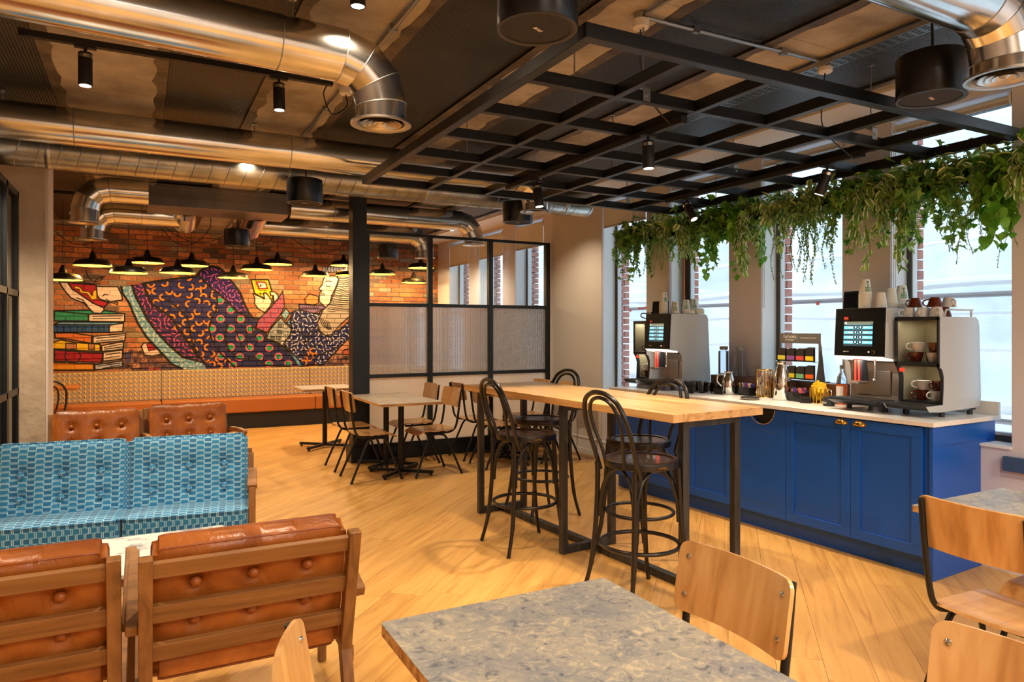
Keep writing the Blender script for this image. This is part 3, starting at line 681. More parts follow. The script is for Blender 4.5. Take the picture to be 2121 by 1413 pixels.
def mask(poly):
    xs = [p[0] for p in poly]; ys = [p[1] for p in poly]
    i0, i1 = max(0, int(min(xs))-1), min(iw, int(max(xs))+2); j0, j1 = max(0, int(min(ys))-1), min(ih, int(max(ys))+2)
    X = XX[j0:j1, i0:i1]+0.5; Y = YY[j0:j1, i0:i1]+0.5; inside = np.zeros(X.shape, bool)
    for k in range(len(poly)):
        x1, y1 = poly[k]; x2, y2 = poly[(k+1) % len(poly)]
        if y1 == y2: continue
        c_ = ((y1 > Y) != (y2 > Y)) & (X < (x2-x1)*(Y-y1)/(y2-y1)+x1); inside ^= c_
    return (j0, j1, i0, i1), inside
def fill(poly, c3, tone=0.10):
    (j0, j1, i0, i1), m_ = mask(poly); reg = art[j0:j1, i0:i1]
    lum = base_brick[j0:j1, i0:i1].mean(2, keepdims=True); lum = 1+(lum-0.42)*tone*3
    reg[m_] = (np.array(c3)/255.*lum)[m_]
def stroke(pts, wpx, c3, closed=False):
    if closed: pts = list(pts)+[pts[0]]
    for (x1, y1), (x2, y2) in zip(pts[:-1], pts[1:]):
        i0, i1 = max(0, int(min(x1, x2)-wpx-1)), min(iw, int(max(x1, x2)+wpx+2)); j0, j1 = max(0, int(min(y1, y2)-wpx-1)), min(ih, int(max(y1, y2)+wpx+2))
        if i1 <= i0 or j1 <= j0: continue
        X = XX[j0:j1, i0:i1]; Y = YY[j0:j1, i0:i1]; dx, dy = x2-x1, y2-y1; L2 = dx*dx+dy*dy+1e-9
        t = np.clip(((X-x1)*dx+(Y-y1)*dy)/L2, 0, 1); d = np.hypot(X-x1-t*dx, Y-y1-t*dy)
        al = np.clip(wpx/2-d+0.5, 0, 1)[:, :, None]; art[j0:j1, i0:i1] = art[j0:j1, i0:i1]*(1-al)+np.array(c3)/255.*al
K = (26, 20, 20); PXM = PPM*10/1450.   # one photograph pixel on the wall, about 1.6 image pixels
def shape(f, pts, c3, ow=4.0):
    q = f(pts); fill(q, c3)
    if ow: stroke(q, ow, K, True)
def inpoly(q, p):
    s_ = False
    for k in range(len(q)):
        (x1, y1), (x2, y2) = q[k], q[(k+1) % len(q)]
        if (y1 > p[1]) != (y2 > p[1]) and p[0] < (x2-x1)*(p[1]-y1)/(y2-y1)+x1: s_ = not s_
    return s_
def scatter(q, gap, fn, seed):
    r_ = random.Random(seed); xs = [p[0] for p in q]; ys = [p[1] for p in q]; pts = []
    for _ in range(2600):
        p = (r_.uniform(min(xs), max(xs)), r_.uniform(min(ys), max(ys)))
        if inpoly(q, p) and all((p[0]-a)**2+(p[1]-b)**2 > gap*gap for a, b in pts): pts.append(p); fn(p, r_)
def sticks(q, c3, gap=12, L=9, wd=3.2, seed=1):
    def f(p, r_):
        a = r_.uniform(0, PI); dx, dy = L/2*math.cos(a), L/2*math.sin(a); stroke([(p[0]-dx, p[1]-dy), (p[0]+dx, p[1]+dy)], wd, c3)
    scatter(q, gap, f, seed)
def macaroni(q, c3, gap=22, seed=2):
    def f(p, r_):
        a = r_.uniform(0, 2*PI); stroke(arc(p[0], p[1], 9.5, a, a+PI*0.95, 7), 6.0, c3)
    scatter(q, gap, f, seed)
NAVY = (34, 34, 84); 
# collage band low on the wall
for f, pts in ((A_, [(30, 1100), (110, 1100), (110, 1350), (30, 1350)]), (A_, [(960, 1090), (1500, 1130), (1700, 1345), (960, 1345)]), (B_, [(1600, 1160), (2190, 1160), (2190, 1290), (1600, 1290)])):
    q = f(pts); fill(q, (96, 66, 66)); 
    def f2(p, r_): 
        s = r_.uniform(4, 10); c_ = r_.choice(((150, 106, 84), (70, 56, 84), (128, 84, 74), (180, 130, 100), (60, 44, 46)))
        fill([(p[0]-s, p[1]-s*0.8), (p[0]+s, p[1]-s*0.7), (p[0]+s*0.9, p[1]+s), (p[0]-s*0.8, p[1]+s*0.8)], c_)
        stroke([(p[0]-s*0.5, p[1]-s*0.4), (p[0]+s*0.3, p[1]+s*0.5)], 1.5, K)
    scatter(q, 14, f2, 5)
# small painted figure and the red word on the collage
shape(A_, [(1000, 1120), (1055, 1120), (1060, 1180), (1050, 1240), (1000, 1240)], (70, 70, 120), 1.5)
for i_, ch in enumerate((((0, 0), (0, 1), (0.7, 0.8), (0.7, 0.2), (0, 0)), ((0.3, 0), (0.3, 1)), ((0, 1), (0.4, 0), (0.8, 1)), ((0, 0), (0.4, 1), (0.8, 0)))):
    stroke(A_([(1285+i_*34+p[0]*28, 1340-p[1]*34) for p in ch]), 2.2, (190, 40, 50))
# books
PG = (226, 206, 190)
shape(A_, [(150, 612), (700, 602), (990, 650), (560, 660), (150, 640)], (40, 150, 112)); shape(A_, [(125, 615), (545, 655), (545, 738), (130, 738)], (44, 140, 104)); shape(A_, [(548, 655), (988, 650), (988, 748), (548, 744)], PG)
shape(A_, [(120, 780), (200, 748), (975, 755), (860, 785), (700, 790)], (96, 150, 196)); shape(A_, [(92, 785), (800, 785), (795, 876), (92, 876)], (34, 76, 134)); shape(A_, [(800, 790), (975, 765), (965, 865), (798, 876)], PG)
for x in (165, 245, 325, 410, 505, 590, 665, 735): stroke(A_([(x, 790), (x, 872)]), 2.5, K)
shape(A_, [(135, 885), (350, 882), (592, 920), (580, 1012), (330, 965), (140, 945)], (204, 112, 54)); shape(A_, [(600, 925), (1000, 892), (990, 975), (602, 1012)], PG)
shape(A_, [(140, 992), (210, 968), (380, 1000), (690, 1022), (690, 1108), (100, 1080), (105, 1005)], (228, 186, 30))
for x0, x1 in ((270, 400), (550, 618)): shape(A_, [(x0, 1012), (x1, 1018), (x1, 1090), (x0, 1084)], (190, 130, 90), 2.5)
shape(A_, [(705, 1038), (975, 988), (968, 1082), (708, 1108)], PG)
shape(A_, [(130, 1092), (720, 1130), (712, 1242), (130, 1226)], (156, 26, 44)); stroke(arc(*A_([(355, 1165)])[0], 22, 0, 2*PI, 24), 3.5, K)
shape(A_, [(725, 1120), (965, 1092), (958, 1202), (722, 1228)], PG)
shape(A_, [(105, 1245), (612, 1262), (612, 1342), (105, 1336)], (226, 146, 34)); shape(A_, [(625, 1272), (965, 1222), (962, 1292), (625, 1338)], (178, 180, 196))
for (x0, y0, x1, y1) in ((600, 680, 960, 672), (600, 712, 940, 705), (650, 950, 980, 915), (640, 985, 960, 955), (740, 1060, 950, 1022), (745, 1085, 960, 1050), (760, 1150, 930, 1125), (750, 1190, 930, 1165), (660, 1290, 930, 1250), (720, 1315, 930, 1275)):
    stroke(A_([(x0, y0), (x1, y1)]), 2.6, K)
# shoe and ankle
shape(A_, [(640, 318), (905, 322), (950, 420), (962, 482), (800, 508), (655, 462)], (232, 208, 186))
shape(A_, [(190, 262), (295, 270), (350, 350), (470, 430), (600, 520), (735, 578), (735, 610), (700, 645), (610, 640), (490, 520), (330, 455), (250, 360)], (236, 214, 196))
shape(A_, [(295, 268), (640, 300), (652, 430), (690, 480), (795, 520), (732, 578), (600, 520), (470, 430), (350, 350)], (166, 26, 40))
shape(A_, [(375, 308), (450, 330), (480, 375), (552, 380), (590, 430), (612, 360), (645, 365), (650, 470), (590, 482), (530, 405), (450, 395), (430, 350), (380, 345)], (236, 190, 32), 2.0)
for l_ in ([(515, 120), (545, 210), (605, 262), (680, 215), (745, 192), (690, 250), (610, 265)], [(430, 240), (520, 280), (690, 285)], [(400, 455), (470, 480), (530, 545)], [(720, 435), (745, 412), (780, 418)], [(760, 470), (820, 510), (900, 540), (905, 515), (830, 500), (960, 480)]): stroke(A_(l_), 3.0, K)
# second shoe
shape(A_, [(1190, 1050), (1215, 1010), (1290, 1000), (1380, 1040), (1430, 1140), (1330, 1165), (1230, 1155)], (226, 204, 188)); shape(A_, [(1255, 1020), (1300, 1005), (1380, 1080), (1280, 1105)], (150, 30, 44), 2)
# dress
def BA(pts): return [(x+1707.8, y) for x, y in pts]   # second tracing frame to first
hemL = [(945, 322), (962, 400), (1050, 530), (1090, 640), (1150, 770), (1250, 930), (1420, 1110), (1560, 1262), (1690, 1322)]
hemR = [(1080, 308), (1115, 420), (1185, 560), (1265, 720), (1385, 880), (1545, 1050), (1700, 1180), (1884, 1225), (1950, 1310)]
dress = A_(hemL[:-1]+[(1690, 1325)]) + B_([(250, 1318), (620, 1300), (1000, 1295), (1440, 1285), (1380, 1220), (1300, 1130), (1215, 1030), (1010, 960), (1000, 885), (890, 800), (905, 730), (850, 705), (790, 640), (735, 520), (690, 400), (620, 300), (560, 225), (490, 140), (430, 88), (350, 72), (280, 84), (200, 128), (150, 198)]) + A_([(1700, 205), (1400, 240), (1200, 275), (1080, 305), (945, 322)])
fill(dress, NAVY)
hem = A_(hemL+[(1980, 1330), (1975, 1290)]+hemR[-2::-1]); fill(hem, (112, 160, 184)); sticks(hem, (232, 220, 204), 12, 10, 3.4, 3)
pk = hemR[:-1]+[(1884, 1180), (1800, 1050), (1720, 950), (1640, 830), (1560, 700), (1450, 620), (1330, 540), (1250, 400), (1222, 285)]
pkq = A_(pk); fill(pkq, (52, 32, 84)); sticks(pkq, (222, 84, 124), 12, 10, 3.6, 4)
mc = B_([(-480, 280), (-300, 250), (-8, 212), (100, 195), (200, 215), (330, 335), (390, 420), (408, 500), (392, 620), (350, 700), (310, 830), (330, 930), (400, 1080), (520, 1200), (600, 1290), (270, 1300), (180, 1180), (100, 1050), (20, 950), (-60, 850), (-150, 700), (-258, 620), (-378, 540), (-450, 400)])
fill(mc, (38, 36, 88)); macaroni(mc, (234, 136, 24), 24, 8)
kn = B_([(150, 200), (205, 130), (280, 88), (350, 76), (430, 92), (490, 144), (560, 232), (620, 312), (685, 400), (732, 520), (790, 640), (700, 630), (560, 520), (430, 405), (330, 325), (230, 232)])
fill(kn, (44, 26, 92)); sticks(kn, (214, 92, 150), 12, 10, 3.4, 6)
for cx_, cy_ in ((445, 485), (575, 600), (450, 712), (695, 715), (345, 830), (575, 830), (810, 835), (440, 940), (690, 945), (925, 945), (575, 1055), (805, 1060), (1045, 1065), (455, 1165), (685, 1175), (925, 1172), (1155, 1170), (1040, 1258), (1275, 1255), (600, 1270)):
    c_ = B_([(cx_, cy_)])[0]; fill(arc(c_[0], c_[1], 14.5, 0, 2*PI, 22), (226, 100, 116)); fill(arc(c_[0], c_[1], 9.5, 0, 2*PI, 18), (24, 148, 110))
for l_, wd in ((A_(hemL), 7), (A_(hemR[:-1]), 8), (A_([(1222, 285), (1250, 400), (1330, 540), (1450, 620), (1560, 700), (1640, 830), (1720, 950), (1800, 1050), (1884, 1180)]), 8), (B_([(-480, 280), (-300, 250), (-8, 212), (150, 198), (205, 128), (280, 84), (350, 72), (430, 88), (490, 140), (560, 228), (620, 305), (690, 400), (735, 520), (790, 640), (850, 705), (930, 715)]), 8),
               (B_([(180, 180), (330, 330), (430, 408), (560, 530), (640, 620), (790, 690)]), 7), (B_([(400, 430), (408, 500), (392, 620), (340, 700), (305, 830), (330, 930), (400, 1080), (520, 1200), (620, 1300)]), 6),
               (B_([(-220, 470), (-100, 560), (20, 660), (60, 760), (80, 900), (120, 1050), (200, 1180), (300, 1290)]), 6), (B_([(650, 660), (630, 850), (680, 970), (720, 1080)]), 4), (B_([(740, 740), (770, 900), (775, 1060)]), 4), (B_([(545, 780), (500, 900), (540, 1080), (660, 1200), (800, 1200), (880, 1190), (1000, 1280), (1300, 1290)]), 6),
               (B_([(830, 790), (850, 890), (900, 980)]), 5), (B_([(860, 820), (1000, 885), (1010, 960), (1200, 1040), (1310, 1130), (1390, 1230), (1430, 1290)]), 8)): stroke(l_, wd, K)
# sleeve, hand, yellow handheld device
shape(B_, [(1205, 370), (1228, 560), (1180, 655), (1010, 882), (880, 820), (905, 735), (940, 690), (1040, 600), (1110, 510), (1150, 470)], (146, 88, 124))
sl = B_([(1195, 420), (1218, 560), (1160, 655), (1010, 865), (900, 815), (925, 735), (1050, 615), (1130, 510)])
scatter(sl, 10, lambda p, r_: fill(arc(p[0], p[1], 3.2, 0, 2*PI, 10), (230, 40, 40)), 9)
shape(B_, [(820, 235), (1030, 235), (1072, 370), (1092, 515), (1050, 480), (930, 440), (862, 400)], (240, 196, 20), 5)
shape(B_, [(872, 255), (1002, 262), (1027, 346), (912, 352)], (206, 50, 46), 1.5); shape(B_, [(900, 268), (995, 274), (1010, 334), (925, 338)], (232, 218, 210), 1.5)
stroke(B_([(925, 320), (940, 290), (935, 318), (960, 300)]), 2, K); stroke(B_([(920, 408), (952, 408)]), 2.4, K); stroke(B_([(936, 392), (936, 424)]), 2.4, K); stroke(B_([(920, 372), (960, 366), (1010, 372)]), 2, K)
shape(B_, [(845, 402), (900, 430), (945, 450), (985, 470), (970, 400), (1000, 395), (1050, 455), (1068, 480), (1070, 520), (1040, 575), (985, 635), (905, 590), (862, 530), (866, 470)], (236, 212, 186))
shape(B_, [(1050, 382), (1110, 384), (1150, 425), (1150, 465), (1110, 505), (1095, 480), (1095, 430), (1060, 425)], (236, 212, 186))
# blue cuffs and the clipping panel
shape(B_, [(1185, 665), (1245, 585), (1292, 640), (1240, 735)], (138, 176, 196)); shape(B_, [(1250, 760), (1295, 705), (1300, 800)], (120, 170, 200))
shape(B_, [(1180, 700), (1308, 830), (1302, 900), (1210, 1022), (1005, 948), (1050, 850), (1120, 760)], (150, 160, 166))
for (x, y) in ((1150, 770), (1215, 780), (1090, 850), (1150, 850), (1220, 860), (1060, 920), (1130, 920), (1190, 930), (1180, 980)): shape(B_, [(x, y), (x+48, y+4), (x+44, y+50), (x-2, y+46)], random.Random(x).choice(((92, 96, 100), (196, 196, 190), (120, 128, 134))), 1.5)
# torso
torso = [(1310, 640), (1380, 602), (1500, 620), (1640, 650), (1720, 580), (1650, 700), (1640, 860), (1740, 925), (1900, 840), (2100, 680), (2200, 780), (2040, 920), (1880, 1080), (1700, 1270), (1440, 1288), (1300, 1100), (1215, 1022), (1310, 880), (1300, 720)]
tq = B_(torso); fill(tq, (32, 38, 96)); sticks(tq, (236, 224, 206), 11, 10, 3.4, 12)
sub = B_([(1440, 1200), (1500, 1100), (1600, 1090), (1640, 1180), (1600, 1285), (1450, 1285)]); fill(sub, (40, 34, 88)); macaroni(sub, (234, 136, 24), 19, 14)
stroke(tq, 5, K, True)
for l_ in ([(1310, 860), (1400, 870), (1500, 920), (1600, 810)], [(1450, 1160), (1480, 960)], [(1400, 1160), (1600, 1170), (1900, 1050)], [(1640, 860), (1560, 900), (1500, 1000)]): stroke(B_(l_), 4.5, K)
shape(B_, [(1258, 1095), (1305, 1130), (1390, 1200), (1445, 1285), (1395, 1288), (1330, 1180)], (104, 164, 204), 3)
# far arm, ruffle, head, hair
shape(B_, [(2100, 900), (2040, 920), (1900, 1060), (1840, 1140), (2100, 1150)], (190, 130, 100), 4); shape(B_, [(1930, 1120), (1960, 1085), (2100, 1070), (2100, 1145), (1950, 1145)], (166, 78, 50), 3)
shape(B_, [(1480, 530), (1475, 470), (1530, 405), (1640, 440), (1640, 520), (1580, 545)], (214, 130, 70), 4)
shape(B_, [(1720, 190), (1865, 188), (1885, 235), (1850, 330), (1800, 430), (1780, 520), (1730, 572), (1650, 500), (1655, 430), (1650, 395), (1680, 380), (1645, 345), (1690, 295), (1700, 240)], (236, 208, 188))
fill(arc(*B_([(1790, 350)])[0], 13, 0, 2*PI, 16), (232, 172, 156))
for l_ in ([(1730, 262), (1760, 248), (1800, 260)], [(1735, 308), (1770, 318), (1790, 310)], [(1655, 405), (1705, 402), (1715, 420), (1660, 422)], [(1665, 360), (1700, 362)]): stroke(B_(l_), 2.4, K)
shape(B_, [(1405, 532), (1500, 545), (1700, 552), (1725, 580), (1590, 645), (1500, 625), (1408, 592)], (120, 92, 140))
for k in range(8): x = 1440+k*26; stroke(B_([(x, 560), (x+10, 600), (x+22, 570)]), 2, K)
hair = [(1865, 195), (2100, 150), (2190, 150), (2190, 590), (2040, 660), (1900, 790), (1800, 905), (1720, 915), (1652, 850), (1628, 760), (1700, 600), (1785, 520), (1832, 400), (1872, 300), (1888, 235)]
shape(B_, hair, (170, 160, 150), 4)
for k in range(17):
    y = 215+k*25; x0 = 1885 if y < 300 else 1880-(y-300)*0.42; stroke(B_([(x0, y), (x0+60, y+8+4*(k % 3)), (x0+120, y-4), (2060, y+6), (2110, y-6)]), 2.6, K)
for k in range(5): stroke(B_([(1650+k*26, 700+k*10), (1690+k*22, 790), (1760+k*10, 840)]), 2.6, K)
for k in range(7):
    c_ = B_([(1712+k*34, 118+(k % 2)*8-6*min(k, 3))])[0]; q = arc(c_[0], c_[1], 8.5, 0, 2*PI, 14); q = [(p[0], c_[1]+(p[1]-c_[1])*1.6) for p in q]; fill(q, (130, 128, 146)); stroke(q, 2.4, K, True)
art = np.clip(art, 0, 1)
ART = make_image('painted_brick_wall', art)
# material: the wall's paint is looked up by where each brick stands
m_, nt, b_ = new('painted_brick')
ge = N(nt, 'ShaderNodeNewGeometry'); sx = N(nt, 'ShaderNodeSeparateXYZ'); nt.links.new(ge.outputs['Position'], sx.inputs[0])
mu = N(nt, 'ShaderNodeMapRange'); mu.inputs['From Min'].default_value = IX0; mu.inputs['From Max'].default_value = IX1; nt.links.new(sx.outputs['X'], mu.inputs['Value'])
mv = N(nt, 'ShaderNodeMapRange'); mv.inputs['From Min'].default_value = IZ0; mv.inputs['From Max'].default_value = IZ1; nt.links.new(sx.outputs['Z'], mv.inputs['Value'])
cx = N(nt, 'ShaderNodeCombineXYZ'); nt.links.new(mu.outputs[0], cx.inputs[0]); nt.links.new(mv.outputs[0], cx.inputs[1])
ti = N(nt, 'ShaderNodeTexImage'); ti.image = ART; nt.links.new(cx.outputs[0], ti.inputs[0]); nt.links.new(ti.outputs[0], b_.inputs['Base Color']); b_.inputs['Roughness'].default_value = 0.82
no = N(nt, 'ShaderNodeTexNoise'); no.inputs['Scale'].default_value = 60; no.inputs['Detail'].default_value = 4; nt.links.new(ge.outputs['Position'], no.inputs['Vector'])
bp = N(nt, 'ShaderNodeBump'); bp.inputs['Strength'].default_value = 0.6; bp.inputs['Distance'].default_value = 0.004; nt.links.new(no.outputs['Fac'], bp.inputs['Height']); nt.links.new(bp.outputs[0], b_.inputs['Normal'])
M['wallart'] = m_
BWALL = tag(MB().box(-3.0, WX+0.3, FY, FY+0.2, 0, 3.25).build('wall_far', M['wallart']), 'brick wall painted with a reclining woman and a stack of books', kind='structure')
vis = [b for b in bricks if b[2] > 0.86 and b[1] > -1.15]
# single bricks where the wall shows, nearest the lamps first; the rest joined
score = sorted(vis, key=lambda b: (b[3]-b[2])*(b[1]-b[0]) < 0.009)
score = [b for b in score if b[2] < 2.62 and b[0] > -1.2 and b[1] < 2.1]
single = set(score[:290])
pb = None; restb = MB(); br = random.Random(1)
cache = {}
for b in bricks:
    dz = br.uniform(0, 0.006)
    if b in single:
        key = round(b[1]-b[0], 3)
        if key not in cache:
            q = MB().box(-(b[1]-b[0])/2, (b[1]-b[0])/2, 0, 0.03, 0, b[3]-b[2]).build('brick', M['wallart'], BWALL); cache[key] = q
            q.location = ((b[0]+b[1])/2, FY-0.014-dz, b[2])
        else: share(cache[key], ((b[0]+b[1])/2, FY-0.014-dz, b[2]))
    else: restb.box(b[0], b[1], FY-0.014-dz, FY+0.01, b[2], b[3])
restb.build('bricks_beyond', M['wallart'], BWALL)['kind'] = 'stuff'
# ================================================================== DUCTS
def ducting(pts, r, n=32):
    """mitred sheet-metal tube: each straight piece has its own end rings so the joints stay crisp"""
    P_ = [Vector(p) for p in pts]; mb = MB(); m = len(P_)
    D = [(P_[i+1]-P_[i]).normalized() for i in range(m-1)]
    def ring(i, d, nm, ref):
        side = ref - d*ref.dot(d); side.normalize(); bn = d.cross(side); out = []
        for k in range(n):
            a = 2*PI*k/n; o = (side*math.cos(a)+bn*math.sin(a))*r
            t = -o.dot(nm)/d.dot(nm); out.append(P_[i]+o+d*t)
        return out
    ref = Vector((0, 1, 0)) if abs(D[0].y) < 0.9 else Vector((1, 0, 0))
    for i in range(m-1):
        d = D[i]; n0 = d if i == 0 else (D[i-1]+d).normalized(); n1 = d if i == m-2 else (d+D[i+1]).normalized()
        a = ring(i, d, n0, ref); b = ring(i+1, d, n1, ref)
        mb.add(a+b, [(k, (k+1) % n, n+(k+1) % n, n+k) for k in range(n)])
    return mb
def elbow(x0, x1, y, z, drop_to, R, steps=3):
    """run along x at height z from x0 to x1 then a segmented bend down"""
    s = 1 if x1 > x0 else -1; pts = [(x0, y, z), (x1-s*R, y, z)]
    for k in range(1, steps+1):
        a = PI/2*k/(steps+0.0); pts.append((x1-s*R+s*R*math.sin(a), y, z-R+R*math.cos(a)))
    pts.append((x1, y, drop_to)); return pts
def ring_band(mb, c, d, r, w_=0.006, h=0.004):
    c = Vector(c); d = Vector(d).normalized()*w_; mb.tube([c-d, c-d*0.3, c+d*0.3, c+d], [r-0.001, r+h, r+h, r-0.001], 32, caps=False)
def diffuser(parent, loc, r=0.15):
    prof = [(0.118, 0.03), (0.122, 0.012), (r, 0.010), (r, 0.0), (r-0.012, -0.002), (0.118, 0.006), (0.112, 0.03)]
    MB().lathe(prof, (0, 0, 0), 40).build('diffuser_rim', M['diffuser'], parent, smooth=True, loc=loc)
    m = MB()
    for k, rr in enumerate((0.102, 0.076, 0.050)): m.lathe([(rr-0.03, 0.035), (rr-0.006, 0.004), (rr, 0.002), (rr-0.002, 0.006), (rr-0.026, 0.038)], (0, 0, 0.0), 36)
    m.lathe([(0.0005, 0.000), (0.022, 0.010), (0.024, 0.03), (0.0005, 0.035)], (0, 0, 0), 24); m.build('diffuser_cones', M['diffuser'], parent, smooth=True, loc=loc)
    MB().lathe([(0.0005, 0.045), (0.115, 0.045)], (0, 0, 0), 30).build('diffuser_throat', M['black_paint'], parent, loc=loc)
def duct_thing(name, label, x0, x1, y, z, zd, r=0.125, seams=(), R=0.21, mat='duct'):
    t = thing(name, label, 'duct', (x1, y, z), group='round ventilation ducts')
    pts = [(p[0]-x1, p[1]-y, p[2]-z) for p in elbow(x0, x1, y, z, zd+0.01, R)]
    ducting(pts, r).build('duct_run', M[mat], t, smooth=True, angle=30)
    m = MB()
    for x in seams: ring_band(m, (x-x1, 0, 0), (1, 0, 0), r, 0.004, 0.0022)
    dr = [Vector(p) for p in pts]
    for i in range(1, len(dr)-1):
        nm = ((dr[i]-dr[i-1]).normalized()+(dr[i+1]-dr[i]).normalized()).normalized(); ring_band(m, dr[i], nm, r*1.01, 0.003, 0.002)
    m.build('joint_seam', M['galv'], t, smooth=True)
    diffuser(t, (0, 0, zd-z)); return t
DA = duct_thing('air_duct', 'nearest silver duct with elbow and round diffuser at upper left', -2.95, 1.057, 3.40, 2.825, 2.52, seams=(-1.6, -0.55, 0.55))
DA.rotation_euler = (0, 0, math.radians(4.4))
DB = duct_thing('air_duct', 'second silver duct crossing behind the black track light rail', -2.95, 3.19, 5.56, 2.865, 2.57, seams=(-1.8, -0.4, 1.0, 2.3))
DC = duct_thing('air_duct', 'silver duct elbow with diffuser at the top right corner', 0.9, 3.20, 1.63, 2.835, 2.55, seams=(2.1,))
def rods(t, xs, top, parent_loc, z):
    for x in xs: MB().tube([(x-parent_loc[0], 0, z-parent_loc[2]), (x-parent_loc[0], 0, top-parent_loc[2])], 0.005, 8).tube([(x-parent_loc[0], 0, top-0.012-parent_loc[2]), (x-parent_loc[0], 0, top-parent_loc[2])], 0.02, 12).build('hanger_rod', M['galv'], t)
rods(DA, (0.62, -1.2), CZ, DA.location, 2.94); rods(DB, (0.75, 2.4, -0.8), CZ, DB.location, 2.98); rods(DC, (2.0,), CZ, DC.location, 2.94)
# spiral-seam duct
sp = thing('spiral_duct', 'long spiral-seamed duct running to a capped end near the beige wall', 'duct', (4.36, 6.5, 2.89))
MB().cyl((-7.3, 0, 0), (0, 0, 0), 0.142, 40).build('duct_run', M['duct_spiral'], sp, smooth=True)
m = MB(); k = 0; x = -7.2
while x < -0.1:
    pts = [(x+0.05*math.cos(a)*0.9, 0.1435*math.sin(a), 0.1435*math.cos(a)) for a in [2*PI*i/28 for i in range(28)]]
    m.tube(pts, 0.0028, 5, closed=True); x += 0.135
m.build('spiral_seam', M['duct_spiral'], sp, smooth=True)
m = MB()
for x in (-5.0, -3.2, -1.9, -0.3, 0.0): ring_band(m, (x, 0, 0), (1, 0, 0), 0.143, 0.02, 0.004)
m.build('clamp_band', M['galv'], sp, smooth=True)
m = MB()
for x in (-5.0, -3.2, -1.9): m.box(x-0.012, x+0.012, -0.004, 0.004, 0.13, CZ-2.89)
m.build('hanger_strap', M['galv'], sp)
# far room ducts and fan unit
DF = duct_thing('air_duct', 'silver duct from fan unit to diffuser above the glazed partition', 1.50, 3.83, 8.32, 2.90, 2.596, seams=(2.0, 2.9))
DG = duct_thing('air_duct', 'lower far silver duct ending above the brick wall beside partition', 1.23, 3.60, 9.5, 2.845, 2.52, seams=(2.2, 3.1))
DH = duct_thing('air_duct', 'short silver duct with diffuser nearest the concrete pillar', 0.06, -0.50, 8.1, 2.90, 2.55, seams=())
DI = duct_thing('air_duct', 'small farther silver elbow and diffuser left of fan unit', 0.46, -0.50, 9.3, 2.845, 2.52, seams=(0.0,))
for x, y in ((1.25, 9.52), (0.46, 9.32)):
    m = ducting([(x, 8.88, 2.93), (x, 9.1, 2.90), (x, y+0.12, 2.80)], 0.135); m.build('branch_duct', M['duct'], None, smooth=True); 
    o = bpy.data.objects[-1] if False else COL.objects[-1]; tag(o, 'stub duct dropping from fan unit, %s of two' % ('right' if x > 1 else 'left'), 'duct', 'branch ducts under the fan unit')
fu = thing('fan_unit', 'long grey ceiling fan unit hung in front of the brick wall', 'air conditioner', (0.78, 8.55, 2.81))
MB().box(-0.73, 0.73, -0.25, 0.35, 0.0, 0.235).build('casing', M['hvac'], fu, bevel=0.004)
MB().box(-0.735, 0.735, -0.262, -0.25, 0.19, 0.235).build('top_flange', M['hvac'], fu, bevel=0.002)
MB().box(-0.735, 0.735, -0.258, -0.25, 0.0, 0.10).build('front_panel', M['hvac'], fu, bevel=0.002)
m = MB()
for x in (-0.70, -0.35, 0.0, 0.35, 0.70): m.cyl((x, -0.268, 0.212), (x, -0.262, 0.212), 0.006, 8)
m.build('screws', M['silver_screw'], fu)['kind'] = 'stuff'
text('marking', 'MET', 0.035, M['white_ink'], fu, (-0.68, -0.2635, 0.213), (PI/2, 0, 0))

# ================================================================== SERVICES ON THE SLAB
def pipe(name, label, a, b, r=0.011, cat='conduit', clips=0, mat='galv', group='galvanised conduits'):
    a = Vector(a); b = Vector(b); t = thing(name, label, cat, a, group=group); MB().cyl((0, 0, 0), b-a, r, 10).build('pipe', M[mat], t, smooth=True)
    if clips:
        m = MB()
        for k in range(clips):
            p = (b-a)*(k+0.5)/clips; m.box(p.x-0.02, p.x+0.02, p.y-0.012, p.y+0.012, p.z-0.016, p.z+CZ-a.z)
        m.build('saddle_clip', M['galv'], t)
    return t
pipe('conduit', 'steel conduit along the slab beside the nearest duct elbow', (1.13, 1.2, 3.03), (1.13, 11.6, 3.03), clips=7)
pipe('conduit', 'steel conduit joining the two white ceiling boxes above the black grid', (2.19, 2.73, 3.03), (3.44, 2.71, 3.03), clips=2)
pipe('conduit', 'short steel conduit running toward camera from left white ceiling box', (2.163, 1.2, 3.03), (2.163, 2.70, 3.03), clips=1)
tr = thing('cable_tray', 'perforated steel cable tray along the slab at upper right', 'tray', (3.46, -1.0, 3.0))
MB().box(-0.05, 0.05, 0, 12.4, 0.0, 0.004).box(-0.052, -0.049, 0, 12.4, 0, 0.025).box(0.049, 0.052, 0, 12.4, 0, 0.025).build('tray_body', M['galv'], tr)
m = MB(); y = 0.1
while y < 7.5:
    for x in (-0.028, 0.0, 0.028): m.box(x-0.006, x+0.006, y, y+0.03, -0.0008, 0.0006)
    y += 0.05
m.build('slots', M['black_paint'], tr)['kind'] = 'stuff'
def rose(loc, label, cable=None):
    t = thing('ceiling_box', label, 'junction box', loc, group='white ceiling roses')
    MB().lathe([(0.001, 0), (0.034, 0.002), (0.040, 0.008), (0.042, 0.045), (0.001, 0.045)], (0, 0, 0), 24).build('cover', M['white_plastic'], t, smooth=True)
    MB().lathe([(0.03, 0.045), (0.034, 0.047), (0.034, 0.078), (0.001, 0.078)], (0, 0, 0), 20).build('back_box', M['galv'], t, smooth=True)
    if cable: MB().tube(bez(cable, 6), 0.004, 6).build('flex', M['black_paint'], t, smooth=True)
    return t
